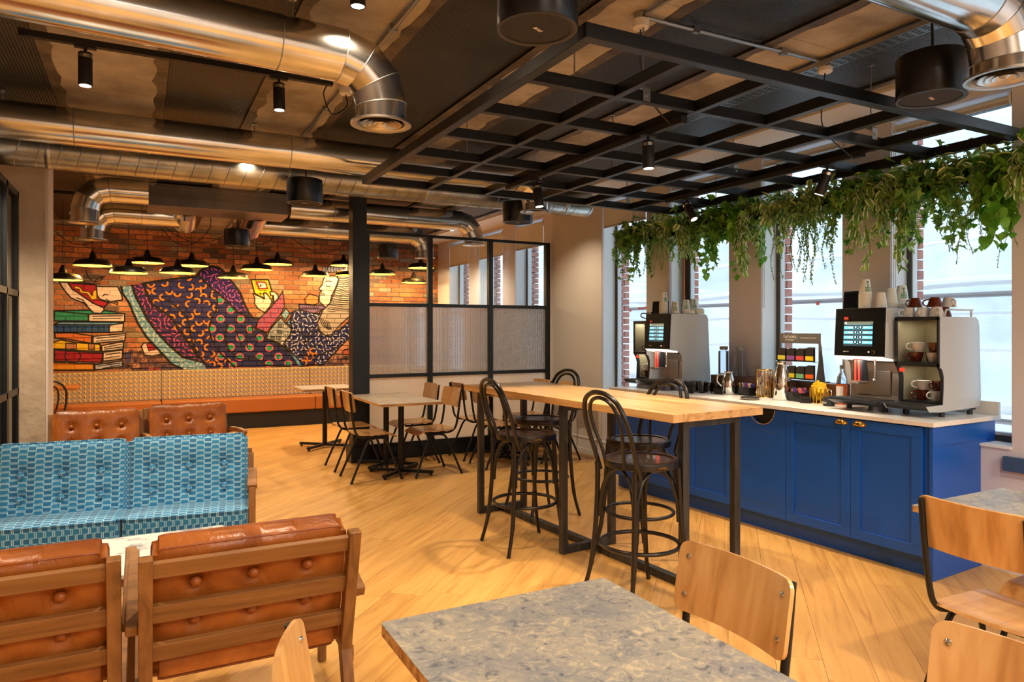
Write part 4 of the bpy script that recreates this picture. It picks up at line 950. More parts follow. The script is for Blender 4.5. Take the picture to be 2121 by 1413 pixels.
rose((1.13, 4.37, 2.97), 'white ceiling box beside the nearest duct diffuser with looped black flex', [(0, 0, 0), (0.0, -0.02, -0.08), (-0.10, -0.06, -0.15), (-0.16, -0.10, -0.05), (-0.13, -0.12, 0.02)])
rose((2.163, 2.741, 2.97), 'left white ceiling box above the near edge of the black grid', [(0, 0, 0), (0.04, 0.05, -0.15), (0.15, 0.1, -0.3), (0.30, 0.12, -0.40)])
rose((3.467, 2.713, 2.97), 'right white ceiling box above the near edge of the black grid', [(0, 0, 0), (0.0, 0.02, -0.15), (0.1, 0.08, -0.3), (0.42, 0.12, -0.42)])
def downlight(loc, label, r=0.035):
    t = thing('downlight', label, 'ceiling light', loc, group='small surface downlights')
    MB().lathe([(r-0.004, 0.0), (r, 0.001), (r, 0.07), (0.001, 0.07)], (0, 0, 0), 20).build('housing', M['black_paint'], t, smooth=True)
    MB().lathe([(0.001, 0.004), (r-0.005, 0.003)], (0, 0, 0), 18).build('lens', M['spot_face'], t)
downlight((-0.34, 6.9, 2.985-0.005), 'lit downlight under the spiral duct above concrete pillar')
downlight((0.80, 6.95, 2.98), 'lit downlight between second duct and fan unit')
downlight((0.87, 3.15, 2.97), 'lit downlight at the top edge beside nearest duct')
downlight((4.07, 9.6, 2.96), 'lit downlight past the partition near the windows')

# ================================================================== HANGING BLACK GRID
GR = thing('ceiling_grid', 'large black steel lattice hung over the counter and high table', 'ceiling grid', (1.50, 2.22, 2.6))
g0, g1, bw, bh = 0.0, 2.98, 0.05, 0.058
for (a, b) in (((0, 0), (2.98, 0)), ((0, 2.98), (2.98, 2.98))):
    MB().box(a[0]-0.025, b[0]+0.025, a[1]-0.025, a[1]+0.025, 0, bh).build('frame_beam', M['grid_black'], GR, bevel=0.002, seg=1)
for x in (0, 2.98): MB().box(x-0.025, x+0.025, 0.025, 2.955, 0, bh).build('frame_beam', M['grid_black'], GR, bevel=0.002, seg=1)
st = 2.98/6
for k in range(1, 6):
    MB().box(k*st-0.02, k*st+0.02, 0.025, 2.955, 0.001, bh-0.001).build('long_bar', M['grid_black'], GR, bevel=0.002, seg=1)
    for j in range(6):
        MB().box(j*st+0.02, (j+1)*st-0.02, k*st-0.02, k*st+0.02, 0.001, bh-0.001).build('cross_bar', M['grid_black'], GR, bevel=0.002, seg=1)
for (x, y) in ((0.66, st), (2.27, 0.42), (2.27, 1.0+st), (0.62, 1.05), (0.62, 2.5), (2.27, 2.75), (1.5, 1.9)):
    MB().cyl((x, y, bh), (x, y, CZ-2.6), 0.004, 8).cyl((x, y, CZ-2.6-0.01), (x, y, CZ-2.6), 0.018, 12).build('hanger_rod', M['galv'], GR)
    MB().box(x-0.022, x+0.022, y-0.026, y-0.0215, 0.005, 0.075).box(x-0.022, x+0.022, y-0.026, y+0.015, 0.072, 0.078).cyl((x, y-0.032, 0.035), (x, y-0.026, 0.035), 0.009, 6).build('bracket', M['galv'], GR)
def spot(parent, name, p, d, L=0.165, r=0.033, lit=True, power=0):
    """track spotlight: adapter, stem, cylinder head pointing along d"""
    t = thing('track_spotlight', name, 'spotlight', p, group='black track spotlights')
    MB().box(-0.05, 0.05, -0.016, 0.016, -0.012, 0.0).build('adapter', M['black_paint'], t, bevel=0.002)
    d = Vector(d).normalized(); top = Vector((0, 0, -0.055)); a = top - d*0.02
    MB().cyl((0, 0, -0.01), (0, 0, -0.05), 0.008, 10).build('stem', M['black_paint'], t)
    e = a+d*L; m = MB().tube([a, a+d*0.004, e-d*0.004, e], [r*0.9, r, r, r*0.97], 26); m.build('head', M['black_paint'], t, smooth=True)
    MB().tube([a+d*0.012, a+d*0.03], [r+0.0008, r+0.0008], 26, caps=False).build('collar', M['silver_screw'], t, smooth=True)
    if lit: MB().tube([e+d*0.0006, e+d*0.0016], [r*0.82, r*0.82], 22).build('lens', M['spot_face'], t)
    if power: lamp('SPOT', Vector(p)+e+d*0.02, power, WARM, 0.03, 75, 0.6, aim=Vector(p)+e+d*2)
    return t
def track(label, a, b, z, axis):
    t = thing('light_track', label, 'light track', (a[0], a[1], z), group='black light tracks')
    m = MB(); L = b[0]-a[0] if axis == 'x' else b[1]-a[1]
    (m.box(0, L, -0.018, 0.018, 0, 0.034) if axis == 'x' else m.box(-0.018, 0.018, 0, L, 0, 0.034)); m.build('rail', M['black_paint'], t, bevel=0.002)
    m = MB(); (m.box(-0.006, 0.02, -0.02, 0.02, -0.003, 0.036) if axis == 'x' else m.box(-0.02, 0.02, -0.006, 0.05, -0.003, 0.036)); m.build('end_cap', M['black_paint'], t)
track('black track light rail between the two nearest ducts', (-0.54, 4.25), (1.02, 4.25), 2.97, 'x')
track('black light track under the left part of the hanging grid', (2.47, 2.78), (2.47, 4.75), 2.566, 'y')
track('black light track under the right part of the hanging grid', (3.92, 2.80), (3.92, 4.62), 2.566, 'y')
track('black light track in the far room above the pillar', (-1.9, 9.0), (0.2, 9.0), 2.97, 'x')
spot(None, 'black track spotlight at upper left, nearest the left edge', (-0.26, 4.25, 2.97), (0, 0, -1), 0.17, power=45)
spot(None, 'black track spotlight beside the nearest duct diffuser', (0.707, 4.25, 2.97), (0.02, 0, -1), 0.155, power=45)
spot(None, 'upright black spotlight under the middle of the hanging grid', (2.45, 3.04, 2.566), (0.03, 0, -1), 0.15, power=60)
spot(None, 'tilted black spotlight under the far left of the hanging grid', (2.49, 4.33, 2.566), (0.08, -0.12, -1), 0.16, power=60)
spot(None, 'tilted black spotlight among the leaves, nearest the camera', (3.93, 3.06, 2.566), (-0.15, 0.35, -1), 0.16, power=60)
spot(None, 'glowing black spotlight aimed at the counter from the grid corner', (3.93, 4.38, 2.566), (0.12, -0.55, -1), 0.16, power=60)
spot(None, 'small black spotlight in the far room beside the pillar', (-0.92, 9.0, 2.97), (0, 0, -1), 0.16, power=30)

# ================================================================== PENDANT SPEAKERS
def speaker(loc, label, face=0.0, H_=0.2, bose=True):
    t = thing('pendant_speaker', label, 'speaker', loc, group='black pendant speakers')
    MB().lathe([(0.128, 0.0), (0.148, 0.0), (0.15, 0.003), (0.15, H_-0.004), (0.146, H_), (0.001, H_)], (0, 0, 0), 48).build('body', M['speaker'], t, smooth=True)
    MB().lathe([(0.127, 0.002), (0.1485, -0.0015)], (0, 0, 0), 44).build('rim', M['speaker_rim'], t, smooth=True)
    MB().lathe([(0.001, 0.004), (0.128, 0.003)], (0, 0, 0), 40).build('grille', M['speaker_grille'], t)
    text('logo', 'BOSE', 0.020, M['label_white'], t, (0, 0, 0.001), (PI, 0, face), italic=0.3)
    m = MB().tube(bez([(0, 0, H_), (0.01, 0, H_+0.06), (0.0, 0.0, CZ-loc[2])], 5), 0.006, 8); m.build('cable', M['black_paint'], t, smooth=True)
    m = MB()
    for a in (0.5, 2.6, 4.7): m.tube([(0.10*math.cos(a), 0.10*math.sin(a), H_), (0.02*math.cos(a), 0.02*math.sin(a), CZ-loc[2])], 0.0009, 4)
    m.build('suspension_wire', M['galv'], t)
    return t
speaker((1.29, 2.24, 2.605), 'black pendant speaker cut by the top edge of the picture', 0.45)
speaker((3.30, 2.00, 2.59), 'black pendant speaker at upper right beside silver duct elbow', 0.30)
speaker((1.235, 6.14, 2.58), 'black pendant speaker in front of the fan unit')
speaker((3.32, 6.16, 2.565), 'black pendant speaker hanging over the partition end by the beige wall')
speaker((1.04, 9.25, 2.53), 'far black speaker hanging against the middle of the brick wall')
speaker((3.20, 9.95, 2.54), 'far black speaker seen through the partition glass')

# ================================================================== FAR PENDANT LAMPS
def ray_pt(px, py, y):
    u = (px-1060.5)/1450.; rx, ry = sa_+u*ca_, ca_-u*sa_; t = y/ry; return (rx*t, y, 1.5+(682.-py)/1450.*t)
lamps = [(130, 580.5, 10.1, 'leftmost yellow-lined black pendant lamp beside the pillar'), (192, 550.8, 10.2, 'second pendant lamp from the left, higher one below the small duct'),
         (267, 566, 10.0, 'third pendant lamp from the left, over the painted shoe'), (305, 545, 10.8, 'fourth pendant lamp from the left, higher in the row'),
         (368, 566, 10.1, 'fifth pendant lamp from the left, low one overlapping a higher lamp'), (397, 551, 10.6, 'sixth pendant lamp from the left, partly hidden behind its neighbour'),
         (483, 576, 11.0, 'lowest pendant lamp under the far speaker, over the painted knee'), (532, 559, 10.6, 'pendant lamp above the painted yellow handheld game'),
         (575, 548, 11.3, 'high pendant lamp right of the painted knee'), (653, 572, 11.2, 'pendant lamp just left of the painted face'),
         (712, 550.5, 11.4, 'higher pendant lamp touching the black column on its left'), (722, 571, 11.3, 'lower pendant lamp half hidden by the black column'),
         (792, 568.6, 11.3, 'pendant lamp behind the left clear pane under the speaker'), (872, 555.6, 11.1, 'pendant lamp behind the first mullion of the partition'),
         (857, 586, 11.4, 'lowest pendant lamp behind the left clear pane')]
prof_o = [(0.214, 0.0), (0.2155, 0.006), (0.200, 0.040), (0.176, 0.066), (0.165, 0.072), (0.060, 0.088), (0.046, 0.098), (0.020, 0.178), (0.012, 0.186), (0.001, 0.187)]
prof_i = [(0.212, 0.001), (0.197, 0.038), (0.172, 0.063), (0.05, 0.082), (0.001, 0.084)]
PL = None
for (px, py, y, lab) in lamps:
    p = ray_pt(px, py, y)
    if PL is None:
        t = thing('pendant_lamp', lab, 'pendant lamp', p, group='black pendant lamps over the banquette')
        MB().lathe(prof_o, (0, 0, 0), 40).build('shade', M['lamp_black'], t, smooth=True)
        MB().lathe(prof_i, (0, 0, 0), 40).build('shade_lining', M['lamp_yellow'], t, smooth=True)
        MB().ball((0, 0, 0.045), 0.028, 12, 8).build('bulb', M['bulb'], t, smooth=True)
        MB().cyl((0, 0, 0.185), (0, 0, 0.62), 0.0035, 6).build('flex', M['black_paint'], t)
        PL = t
    else: t = dup(PL, p, label=lab)
    for ch in t.children:
        if ch.name.startswith('flex'): k_ = (CZ+0.012-p[2]-0.185)/0.435; ch.scale = (1, 1, k_); ch.location = (0, 0, 0.185*(1-k_))
    lamp('POINT', (p[0], p[1], p[2]+0.006), 8.5, (1.0, 0.68, 0.34), 0.03)
# slack black flex looped between the lamps
fr = random.Random(21)
for (a, b, y, s, lab) in ((-1.1, -0.3, 10.5, 0.35, 'left'), (0.2, 0.85, 10.6, 0.28, 'second'), (0.25, 1.15, 10.7, 0.22, 'third'), (1.25, 1.75, 10.7, 0.2, 'fourth'), (2.05, 2.95, 11.2, 0.22, 'fifth'), (3.3, 4.0, 11.2, 0.25, 'rightmost')):
    pts = [(a+(b-a)*k/12, y, CZ-0.12-s*(1-(2*k/12-1)**2)) for k in range(13)]
    tag(MB().tube([(a, y, CZ)]+pts+[(b, y, CZ)], 0.005, 6).build('slack_cable', M['black_paint'], smooth=True), lab+' slack black cable looping in front of the bricks', 'cable', 'slack lamp cables')
# ================================================================== PATTERNED CLOTHS (painted tiles)
def tile(w_, h_, bg): a = np.zeros((h_, w_, 3), np.float32); a[:] = np.array(bg)/255.; return a
def rect(a, x0, x1, y0, y1, c3): a[int(y0):int(y1), int(x0):int(x1)] = np.array(c3)/255.
t_ = tile(96, 72, (56, 146, 184))
rr_ = np.random.RandomState(2)
for (cx_, oy, dk) in ((0, 0, (22, 88, 128)), (48, 36, (36, 108, 146))):
    for s in (-72, 0, 72):
        y0 = oy+s+6; x0 = cx_+6; x1 = cx_+42
        rect(t_, max(x0, 0), x1, max(0, y0), max(0, min(72, y0+60)), dk) if False else None
for (cx_, oy, dk) in ((0, 0, (14, 100, 150)), (48, 18, (26, 118, 168))):
    for s in (-36, 0, 36, 72):
        y0, y1 = oy+s+3, oy+s+29
        if y1 <= 0 or y0 >= 72: continue
        rect(t_, cx_+5, cx_+43, max(0, y0), min(72, y1), dk)
        for yy in (y0-1, y1+1):
            if 0 <= yy < 71: rect(t_, cx_+2, cx_+46, yy, yy+2, (214, 226, 234))
        
for x in (0, 47):
    for s in range(0, 72, 36): rect(t_, x, x+2, s, s+20, (222, 232, 240))
t_ *= (0.93+0.14*rr_.rand(72, 96, 1))
BLUE_TILE = make_image('blue_velvet_weave', np.clip(t_, 0, 1))
M['velvet'] = img_mat('blue_patterned_velvet', BLUE_TILE, 0.75, 'Object', (1/0.084, 1/0.063, 1/0.063), box=True, bump=0.0)
M['velvet'].node_tree.nodes['Principled BSDF'].inputs['Sheen Weight'].default_value = 0.3
w_t = tile(64, 64, (186, 168, 140))
for ox, oy in ((0, 0), (32, 32)):
    rect(w_t, ox+2, ox+20, oy+2, oy+14, (120, 106, 94)); rect(w_t, ox+2, ox+20, oy+16, oy+30, (176, 152, 128))
for ox in (0, 32):
    for oy in (0, 32):
        rect(w_t, ox+1, ox+18, oy+3, oy+15, (164, 150, 134)); rect(w_t, ox+3, ox+16, oy+17, oy+30, (150, 140, 128))
        rect(w_t, ox+20, ox+26, oy+2, oy+30, (240, 220, 190)); rect(w_t, ox+18, ox+22, oy+8, oy+22, (34, 24, 18))
        rect(w_t, ox+16, ox+30, oy+22, oy+30, (244, 184, 40)); rect(w_t, ox+26, ox+30, oy+2, oy+12, (60, 44, 32))
WEAVE = make_image('banquette_weave', w_t)
M['weave'] = img_mat('woven_banquette_cloth', WEAVE, 0.8, 'Object', (1/0.126, 1/0.126, 1/0.126), box=True)

def cushion(w_, h_, t_, buttons=(), nx=34, nz=26, puff=0.45, bd=0.028, sides=(1, -1)):
    """box cushion in the XZ plane, t_ thick along Y, dimpled where the buttons pull it in"""
    mb = MB(); idx = {}
    def pt(i, j, s):
        u = -1+2*i/nx; v = -1+2*j/nz; rc = 0.10
        x = u*w_/2; z = v*h_/2
        cu = max(0, abs(u)-(1-0.07)); cv = max(0, abs(v)-(1-0.09))
        if cu > 0 and cv > 0: k = (cu/0.07)*(cv/0.09); x -= math.copysign(k*0.02, u); z -= math.copysign(k*0.02, v)
        f = (1-puff)+puff*((1-u**4)*(1-v**4))**0.6
        y = t_/2*f
        for bx, bz in buttons:
            r2 = (x-bx)**2+(z-bz)**2; y -= bd*math.exp(-r2/0.0013)+0.55*bd*math.exp(-r2/0.008)
        return (x, s*y, z)
    for s in (1, -1):
        base = len(mb.v); mb.v += [pt(i, j, s) for i in range(nx+1) for j in range(nz+1)]; idx[s] = base
        for i in range(nx):
            for j in range(nz):
                a = base+i*(nz+1)+j; q = (a, a+nz+1, a+nz+2, a+1); mb.f.append(q if s < 0 else q[::-1])
    def at(s, i, j): return idx[s]+i*(nz+1)+j
    for i in range(nx):
        mb.f.append((at(1, i, 0), at(1, i+1, 0), at(-1, i+1, 0), at(-1, i, 0))); mb.f.append((at(1, i, nz), at(-1, i, nz), at(-1, i+1, nz), at(1, i+1, nz)))
    for j in range(nz):
        mb.f.append((at(1, 0, j), at(-1, 0, j), at(-1, 0, j+1), at(1, 0, j+1))); mb.f.append((at(1, nx, j), at(1, nx, j+1), at(-1, nx, j+1), at(-1, nx, j)))
    edge = {s: [mb.v[at(s, i, 0)] for i in range(nx)]+[mb.v[at(s, nx, j)] for j in range(nz)]+[mb.v[at(s, i, nz)] for i in range(nx, 0, -1)]+[mb.v[at(s, 0, j)] for j in range(nz, 0, -1)] for s in (1, -1)}
    return mb, edge
def put_cushion(name, parent, mat, w_, h_, t_, loc, rot, buttons=(), pipe=0.0045, puff=0.4, bmat=None, back_buttons=True):
    mb, ed = cushion(w_, h_, t_, buttons, puff=puff); c_ = mb.build(name, M[mat], parent, smooth=True, loc=loc, rot=rot, angle=60)
    for s in (1, -1): MB().tube(ed[s], pipe, 6, closed=True).build('piping', M[mat], c_, smooth=True)
    for bx, bz in buttons:
        for s in ((1, -1) if back_buttons else (-1,)):
            MB().lathe([(0.001, 0.013), (0.011, 0.011), (0.018, 0.004), (0.019, -0.004)], (0, 0, 0), 16).build('button', M[bmat or mat], c_, smooth=True, loc=(bx, s*(t_/2-0.020), bz), rot=(PI/2 if s < 0 else -PI/2, 0, 0))
    return c_

# ------------------------------------------------------------------ low armchairs
def armchair(label, loc, rz):
    t = thing('armchair', label, 'armchair', loc, rz, 'tan leather armchairs with wooden frames')
    for s in (-1, 1):
        x = s*0.335
        m = MB(); prof = [(-0.425, 0.77), (-0.375, 0.775), (-0.235, 0.31), (-0.345, 0.0), (-0.385, 0.0), (-0.29, 0.30)]
        m.prism(prof, x-0.021, x+0.021, 'x'); m.build('back_post', M['walnut_z'], t, bevel=0.004)
        m = MB(); xo = s*0.375; m.prism([(-0.335, 0.535), (-0.20, 0.575), (0.10, 0.600), (0.33, 0.605), (0.345, 0.59), (0.33, 0.565), (0.12, 0.562), (-0.15, 0.535), (-0.32, 0.50)], xo-0.019, xo+0.021, 'x'); m.build('armrest', M['walnut'], t, bevel=0.006)
        m = MB(); m.prism([(0.255, 0.57), (0.295, 0.57), (0.315, 0.0), (0.285, 0.0)], xo-0.018, xo+0.018, 'x'); m.build('leg', M['walnut_z'], t, bevel=0.005)
        m = MB(); m.bar((x+s*0.02, -0.27, 0.265), (x+s*0.02, 0.30, 0.31), 0.026, 0.06); m.build('seat_rail', M['walnut'], t, bevel=0.003)
    for z, h in ((0.727, 0.056), (0.570, 0.066), (0.427, 0.062)):
        y = -0.40+(0.77-z)*0.30-0.002; m = MB(); tl = 0.30
        m.bar((-0.316, y+0.005, z), (0.316, y+0.005, z), 0.022, h, up=(0, -0.29, 0.957)); m.build('back_rail', M['walnut'], t, bevel=0.003)
    MB().box(-0.33, 0.33, 0.275, 0.30, 0.27, 0.33).build('front_rail', M['walnut'], t, bevel=0.003)
    bt = [(x, z) for x in (-0.185, 0.0, 0.185) for z in (0.115, -0.03)]
    put_cushion('back_cushion', t, 'leather', 0.632, 0.51, 0.135, (0, -0.245, 0.552), (0.29, 0, 0), bt)
    put_cushion('seat_cushion', t, 'leather', 0.63, 0.60, 0.12, (0, 0.045, 0.375), (-PI/2+0.05, 0, 0), [(x, z) for x in (-0.185, 0.0, 0.185) for z in (-0.14, 0.10)], back_buttons=False)
    return t
ch1 = armchair('tan leather armchair seen from behind, in front of the blue sofa', (0.345, 2.905, 0), 0)
dup(ch1, (-0.415, 2.955, 0), 0, 'tan leather armchair seen from behind at the left edge, beside the marble table')
dup(ch1, (-0.335, 6.72, 0), PI+0.03, 'tan leather armchair facing the camera, beside the concrete pillar')
dup(ch1, (0.405, 6.90, 0), PI+0.10, 'tan leather armchair facing the camera, behind the right end of the blue sofa')

# ------------------------------------------------------------------ blue sofa
so = thing('sofa', 'blue patterned two-seat sofa with buttoned back cushions and wooden arms', 'sofa', (-0.075, 4.72, 0), math.radians(-7.5))
for s in (-1, 1):
    bt = [(x, z) for x in (-0.20, 0.0, 0.20) for z in (0.055, -0.08)]
    put_cushion('back_cushion', so, 'velvet', 0.655, 0.465, 0.17, (s*0.332, 0.035, 0.612), (-0.16, 0, 0), bt, 0.006, puff=0.5, back_buttons=False)
    put_cushion('seat_cushion', so, 'velvet', 0.66, 0.46, 0.15, (s*0.335, -0.03, 0.385), (-PI/2+0.03, 0, 0), (), 0.006, puff=0.25)
    x = s*0.69
    MB().prism([(-0.23, 0.575), (0.12, 0.615), (0.12, 0.585), (-0.215, 0.545)], x-0.028, x+0.028, 'x').build('armrest', M['walnut'], so, bevel=0.006)
    MB().prism([(-0.228, 0.56), (-0.19, 0.56), (-0.235, 0.0), (-0.265, 0.0)], x-0.02, x+0.02, 'x').build('leg', M['walnut_z'], so, bevel=0.005)
    MB().prism([(0.17, 0.70), (0.21, 0.70), (0.14, 0.30), (0.22, 0.0), (0.18, 0.0), (0.10, 0.31)], x-0.03*(s > 0)-0.01, x+0.03*(s < 0)+0.01, 'x').build('back_post', M['walnut_z'], so, bevel=0.005)
MB().box(-0.66, 0.66, -0.245, -0.22, 0.25, 0.305).build('front_rail', M['walnut'], so, bevel=0.003)
for z in (0.30, 0.50, 0.70): MB().box(-0.69, 0.69, 0.135+(z-0.3)*0.13, 0.158+(z-0.3)*0.13, z-0.028, z+0.028).build('back_rail', M['walnut'], so, bevel=0.003)

# ------------------------------------------------------------------ marble coffee table
ct = thing('coffee_table', 'low white marble table between the sofa and the near armchairs', 'table', (-0.05, 3.84, 0))
MB().prism(rrect(-0.45, 0.45, -0.325, 0.325, 0.02), 0.40, 0.42).build('marble_top', M['marble'], ct, bevel=0.003)
for x in (-0.41, 0.41):
    for y in (-0.285, 0.285): MB().cyl((x, y, 0), (x*0.94, y*0.94, 0.40), 0.016, 12, 0.02).build('leg', M['walnut_z'], ct, smooth=True)
for y in (-0.27, 0.27): MB().box(-0.38, 0.38, y-0.012, y+0.012, 0.355, 0.40).build('apron', M['walnut'], ct)
for x in (-0.38, 0.38): MB().box(x-0.012, x+0.012, -0.26, 0.26, 0.355, 0.40).build('apron', M['walnut'], ct)

# ------------------------------------------------------------------ plywood cafe chairs
def plate(f, outline_w, nu, nv, th):
    """curved plywood sheet: f(u,v) gives the point, thickness th along its normal"""
    P_ = [[Vector(f(u/nu*2-1, v/nv*2-1)) for v in range(nv+1)] for u in range(nu+1)]
    def nrm(i, j):
        a = P_[min(i+1, nu)][j]-P_[max(i-1, 0)][j]; b = P_[i][min(j+1, nv)]-P_[i][max(j-1, 0)]; c = a.cross(b); return c.normalized() if c.length > 1e-9 else Vector((0, 0, 1))
    mb = MB(); W_ = nv+1; A = [P_[i][j]+nrm(i, j)*th/2 for i in range(nu+1) for j in range(nv+1)]; B = [P_[i][j]-nrm(i, j)*th/2 for i in range(nu+1) for j in range(nv+1)]
    n = len(A); fs = []
    for i in range(nu):
        for j in range(nv): a = i*W_+j; fs += [(a, a+W_, a+W_+1, a+1), (n+a, n+a+1, n+a+W_+1, n+a+W_)]
    bd = [(i, 0) for i in range(nu)]+[(nu, j) for j in range(nv)]+[(i, nv) for i in range(nu, 0, -1)]+[(0, j) for j in range(nv, 0, -1)]
    for k in range(len(bd)):
        a = bd[k][0]*W_+bd[k][1]; b_ = bd[(k+1) % len(bd)]; b = b_[0]*W_+b_[1]; fs.append((a, b, n+b, n+a))
    return mb.add(A+B, fs)
def rc(u, hw, hh, r):
    """half height of a rounded rectangle at position u*hw"""
    d = abs(u)*hw-(hw-r)
    return hh if d <= 0 else hh-r+math.sqrt(max(0, r*r-d*d))
def cafe_chair(label, loc, rz, group):
    t = thing('cafe_chair', label, 'chair', loc, rz, group)
    ease = lambda u: math.sin(u*PI/2)
    def back(u, v):
        x = ease(u)*0.2; dz = v*rc(ease(u), 0.2, 0.098, 0.03); return (x, -0.226-0.030*(1-(x/0.2)**2)-0.17*dz, 0.785+dz)
    b = plate(back, None, 22, 6, 0.011).build('backrest', M['ply'], t, smooth=True, rot=None, angle=50)
    for s in (-1, 1):
        for z in (0.735, 0.842):
            MB().lathe([(0.001, 0.003), (0.004, 0.0035), (0.0075, 0.001), (0.008, -0.002)], (0, 0, 0), 12).build('bolt', M['silver_screw'], t, smooth=True, loc=(s*0.168, -0.2285-0.17*(z-0.785), z), rot=(-PI/2+0.17, 0, 0))
            
    def seat(u, v):
        vv = ease(v); y = -0.195+0.205*(vv+1); hw = rc(vv, 0.205, 0.198, 0.05) if vv < 0 else 0.198-0.012*vv
        x = u*hw; z = 0.458+0.006*(u*u)-0.004*math.cos(vv*PI/2)
        if y > 0.12: z -= ((y-0.12)/0.095)**2*0.040
        if y < -0.12: z += ((-0.12-y)/0.075)**2*0.008
        return (x, y, z)
    plate(seat, None, 12, 22, 0.012).build('seat', M['ply_seat'], t, smooth=True, angle=50)
    for s in (-1, 1):
        MB().tube(bez([(s*0.178, -0.262, 0.872), (s*0.178, -0.245, 0.72), (s*0.176, -0.222, 0.56), (s*0.174, -0.195, 0.475), (s*0.172, -0.13, 0.437), (s*0.168, 0.0, 0.435), (s*0.165, 0.13, 0.436)], 6), 0.0115, 12).build('upright', M['black_steel'], t, smooth=True)
        MB().tube([(s*0.214, -0.258, 0.0)]+bez([(s*0.186, -0.098, 0.37), (s*0.182, -0.07, 0.408), (s*0.180, -0.02, 0.421), (s*0.180, 0.05, 0.421), (s*0.182, 0.09, 0.408), (s*0.186, 0.115, 0.37)], 4)+[(s*0.214, 0.258, 0.0)], 0.0115, 12).build('leg_frame', M['black_steel'], t, smooth=True)
        for y in (-0.252, 0.252): MB().cyl((s*0.213, y*1.022, 0.0), (s*0.211, y*0.985, 0.02), 0.0135, 12).build('foot_cap', M['black_paint'], t, smooth=True)
    for y in (-0.10, 0.10): MB().cyl((-0.17, y, 0.432), (0.17, y, 0.432), 0.009, 10).build('cross_tube', M['black_steel'], t, smooth=True)
    return t
cc = cafe_chair('plywood chair facing away at the right of the near grey table', (1.165, 1.39, 0), PI/2, 'plywood and black tube cafe chairs')
cc['label'] = 'plywood chair on the right side of the near grey table, showing four bolts'
chairs = [((1.262, 0.70), PI/2+0.02, 'plywood chair cut by the bottom right corner, beside the near grey table'),
          ((0.488, 1.302), -PI/2-0.25, 'plywood chair on the left of the near grey table, seen edge-on'),
          ((2.82, 1.405), -PI/2-0.03, 'plywood chair seen from behind in front of the blue cabinet end'),
          ((3.285, 1.40), PI/2, 'plywood chair mostly hidden behind the chair by the blue cabinet end'),
          ((2.045, 6.92), -PI/2, 'nearer of two left-hand chairs at the small table by the black column'),
          ((2.04, 7.56), -PI/2, 'farther of two left-hand chairs at the small table by the black column'),
          ((2.675, 6.88), PI/2+0.05, 'nearer of two right-hand chairs at the small table by the black column'),
          ((2.69, 7.52), PI/2, 'farther right-hand chair of the small table, against the reeded glass'),
          ((3.48, 7.48), -PI/2, 'farther chair left of the table behind the high table'),
          ((3.49, 6.92), -PI/2, 'nearer chair left of the table behind the high table'),
          ((4.13, 7.48), PI/2, 'farther chair right of the table, showing above the high table'),
          ((4.19, 6.95), PI/2, 'plywood chair by the beige wall, seen through the far stool hoop'),
          ((2.68, 8.92), PI/2, 'plywood chair beyond the black column at the far table')]
for (x, y), rz, lab in chairs: dup(cc, (x, y, 0), rz, lab)

# ------------------------------------------------------------------ cafe tables
def cafe_table(label, loc, L=1.2, W_=0.68, top='pale_top', H_=0.765, cols=2, edge='ply_edge', th=0.026):
    t = thing('cafe_table', label, 'table', loc)
    MB().prism(rrect(-W_/2, W_/2, -L/2, L/2, 0.012, 3), H_-0.0012, H_).build('laminate_top', M[top], t)
    MB().prism(rrect(-W_/2, W_/2, -L/2, L/2, 0.012, 3), H_-th, H_-0.0012).build('plywood_edge', M[edge], t)
    ys = (-L/2+0.36, L/2-0.36) if cols == 2 else (0,)
    for y in ys:
        MB().cyl((0, y, 0.05), (0, y, H_-th-0.006), 0.030, 20).build('column', M['black_steel'], t, smooth=True)
        MB().box(-0.16, 0.16, y-0.16, y+0.16, H_-th-0.006, H_-th).build('top_plate', M['black_steel'], t)
        for a in (0, 1):
            m = MB(); c_, s_ = (0.26, 0.24) if a == 0 else (0.26, -0.24)
            m.bar((-c_, y-s_, 0.036), (c_, y+s_, 0.036), 0.042, 0.03); m.build('foot_bar', M['black_steel'], t, bevel=0.003)
            for k in (-1, 1): MB().cyl((k*c_*0.94, y+k*s_*0.94, 0), (k*c_*0.94, y+k*s_*0.94, 0.022), 0.014, 12).build('glide', M['black_paint'], t)
    return t
cafe_table('grey stone-effect table in the foreground', (0.886, 1.14, 0), 1.2, 0.694, 'grey_top', 0.75, edge='ply_edge', th=0.030)
cafe_table('grey stone-effect table at the right edge before the blue cabinet end', (3.245, 1.245, 0), 1.2, 0.69, 'grey_top', 0.75)
cafe_table('pale small table beside the black column', (2.38, 7.22, 0), 1.22, 0.66)
cafe_table('pale table behind the oak high table, against the reeded glass', (3.83, 7.2, 0), 1.16, 0.66)
cafe_table('pale table beyond the black column in front of the banquette', (2.06, 9.0, 0), 0.66, 0.68, cols=1)

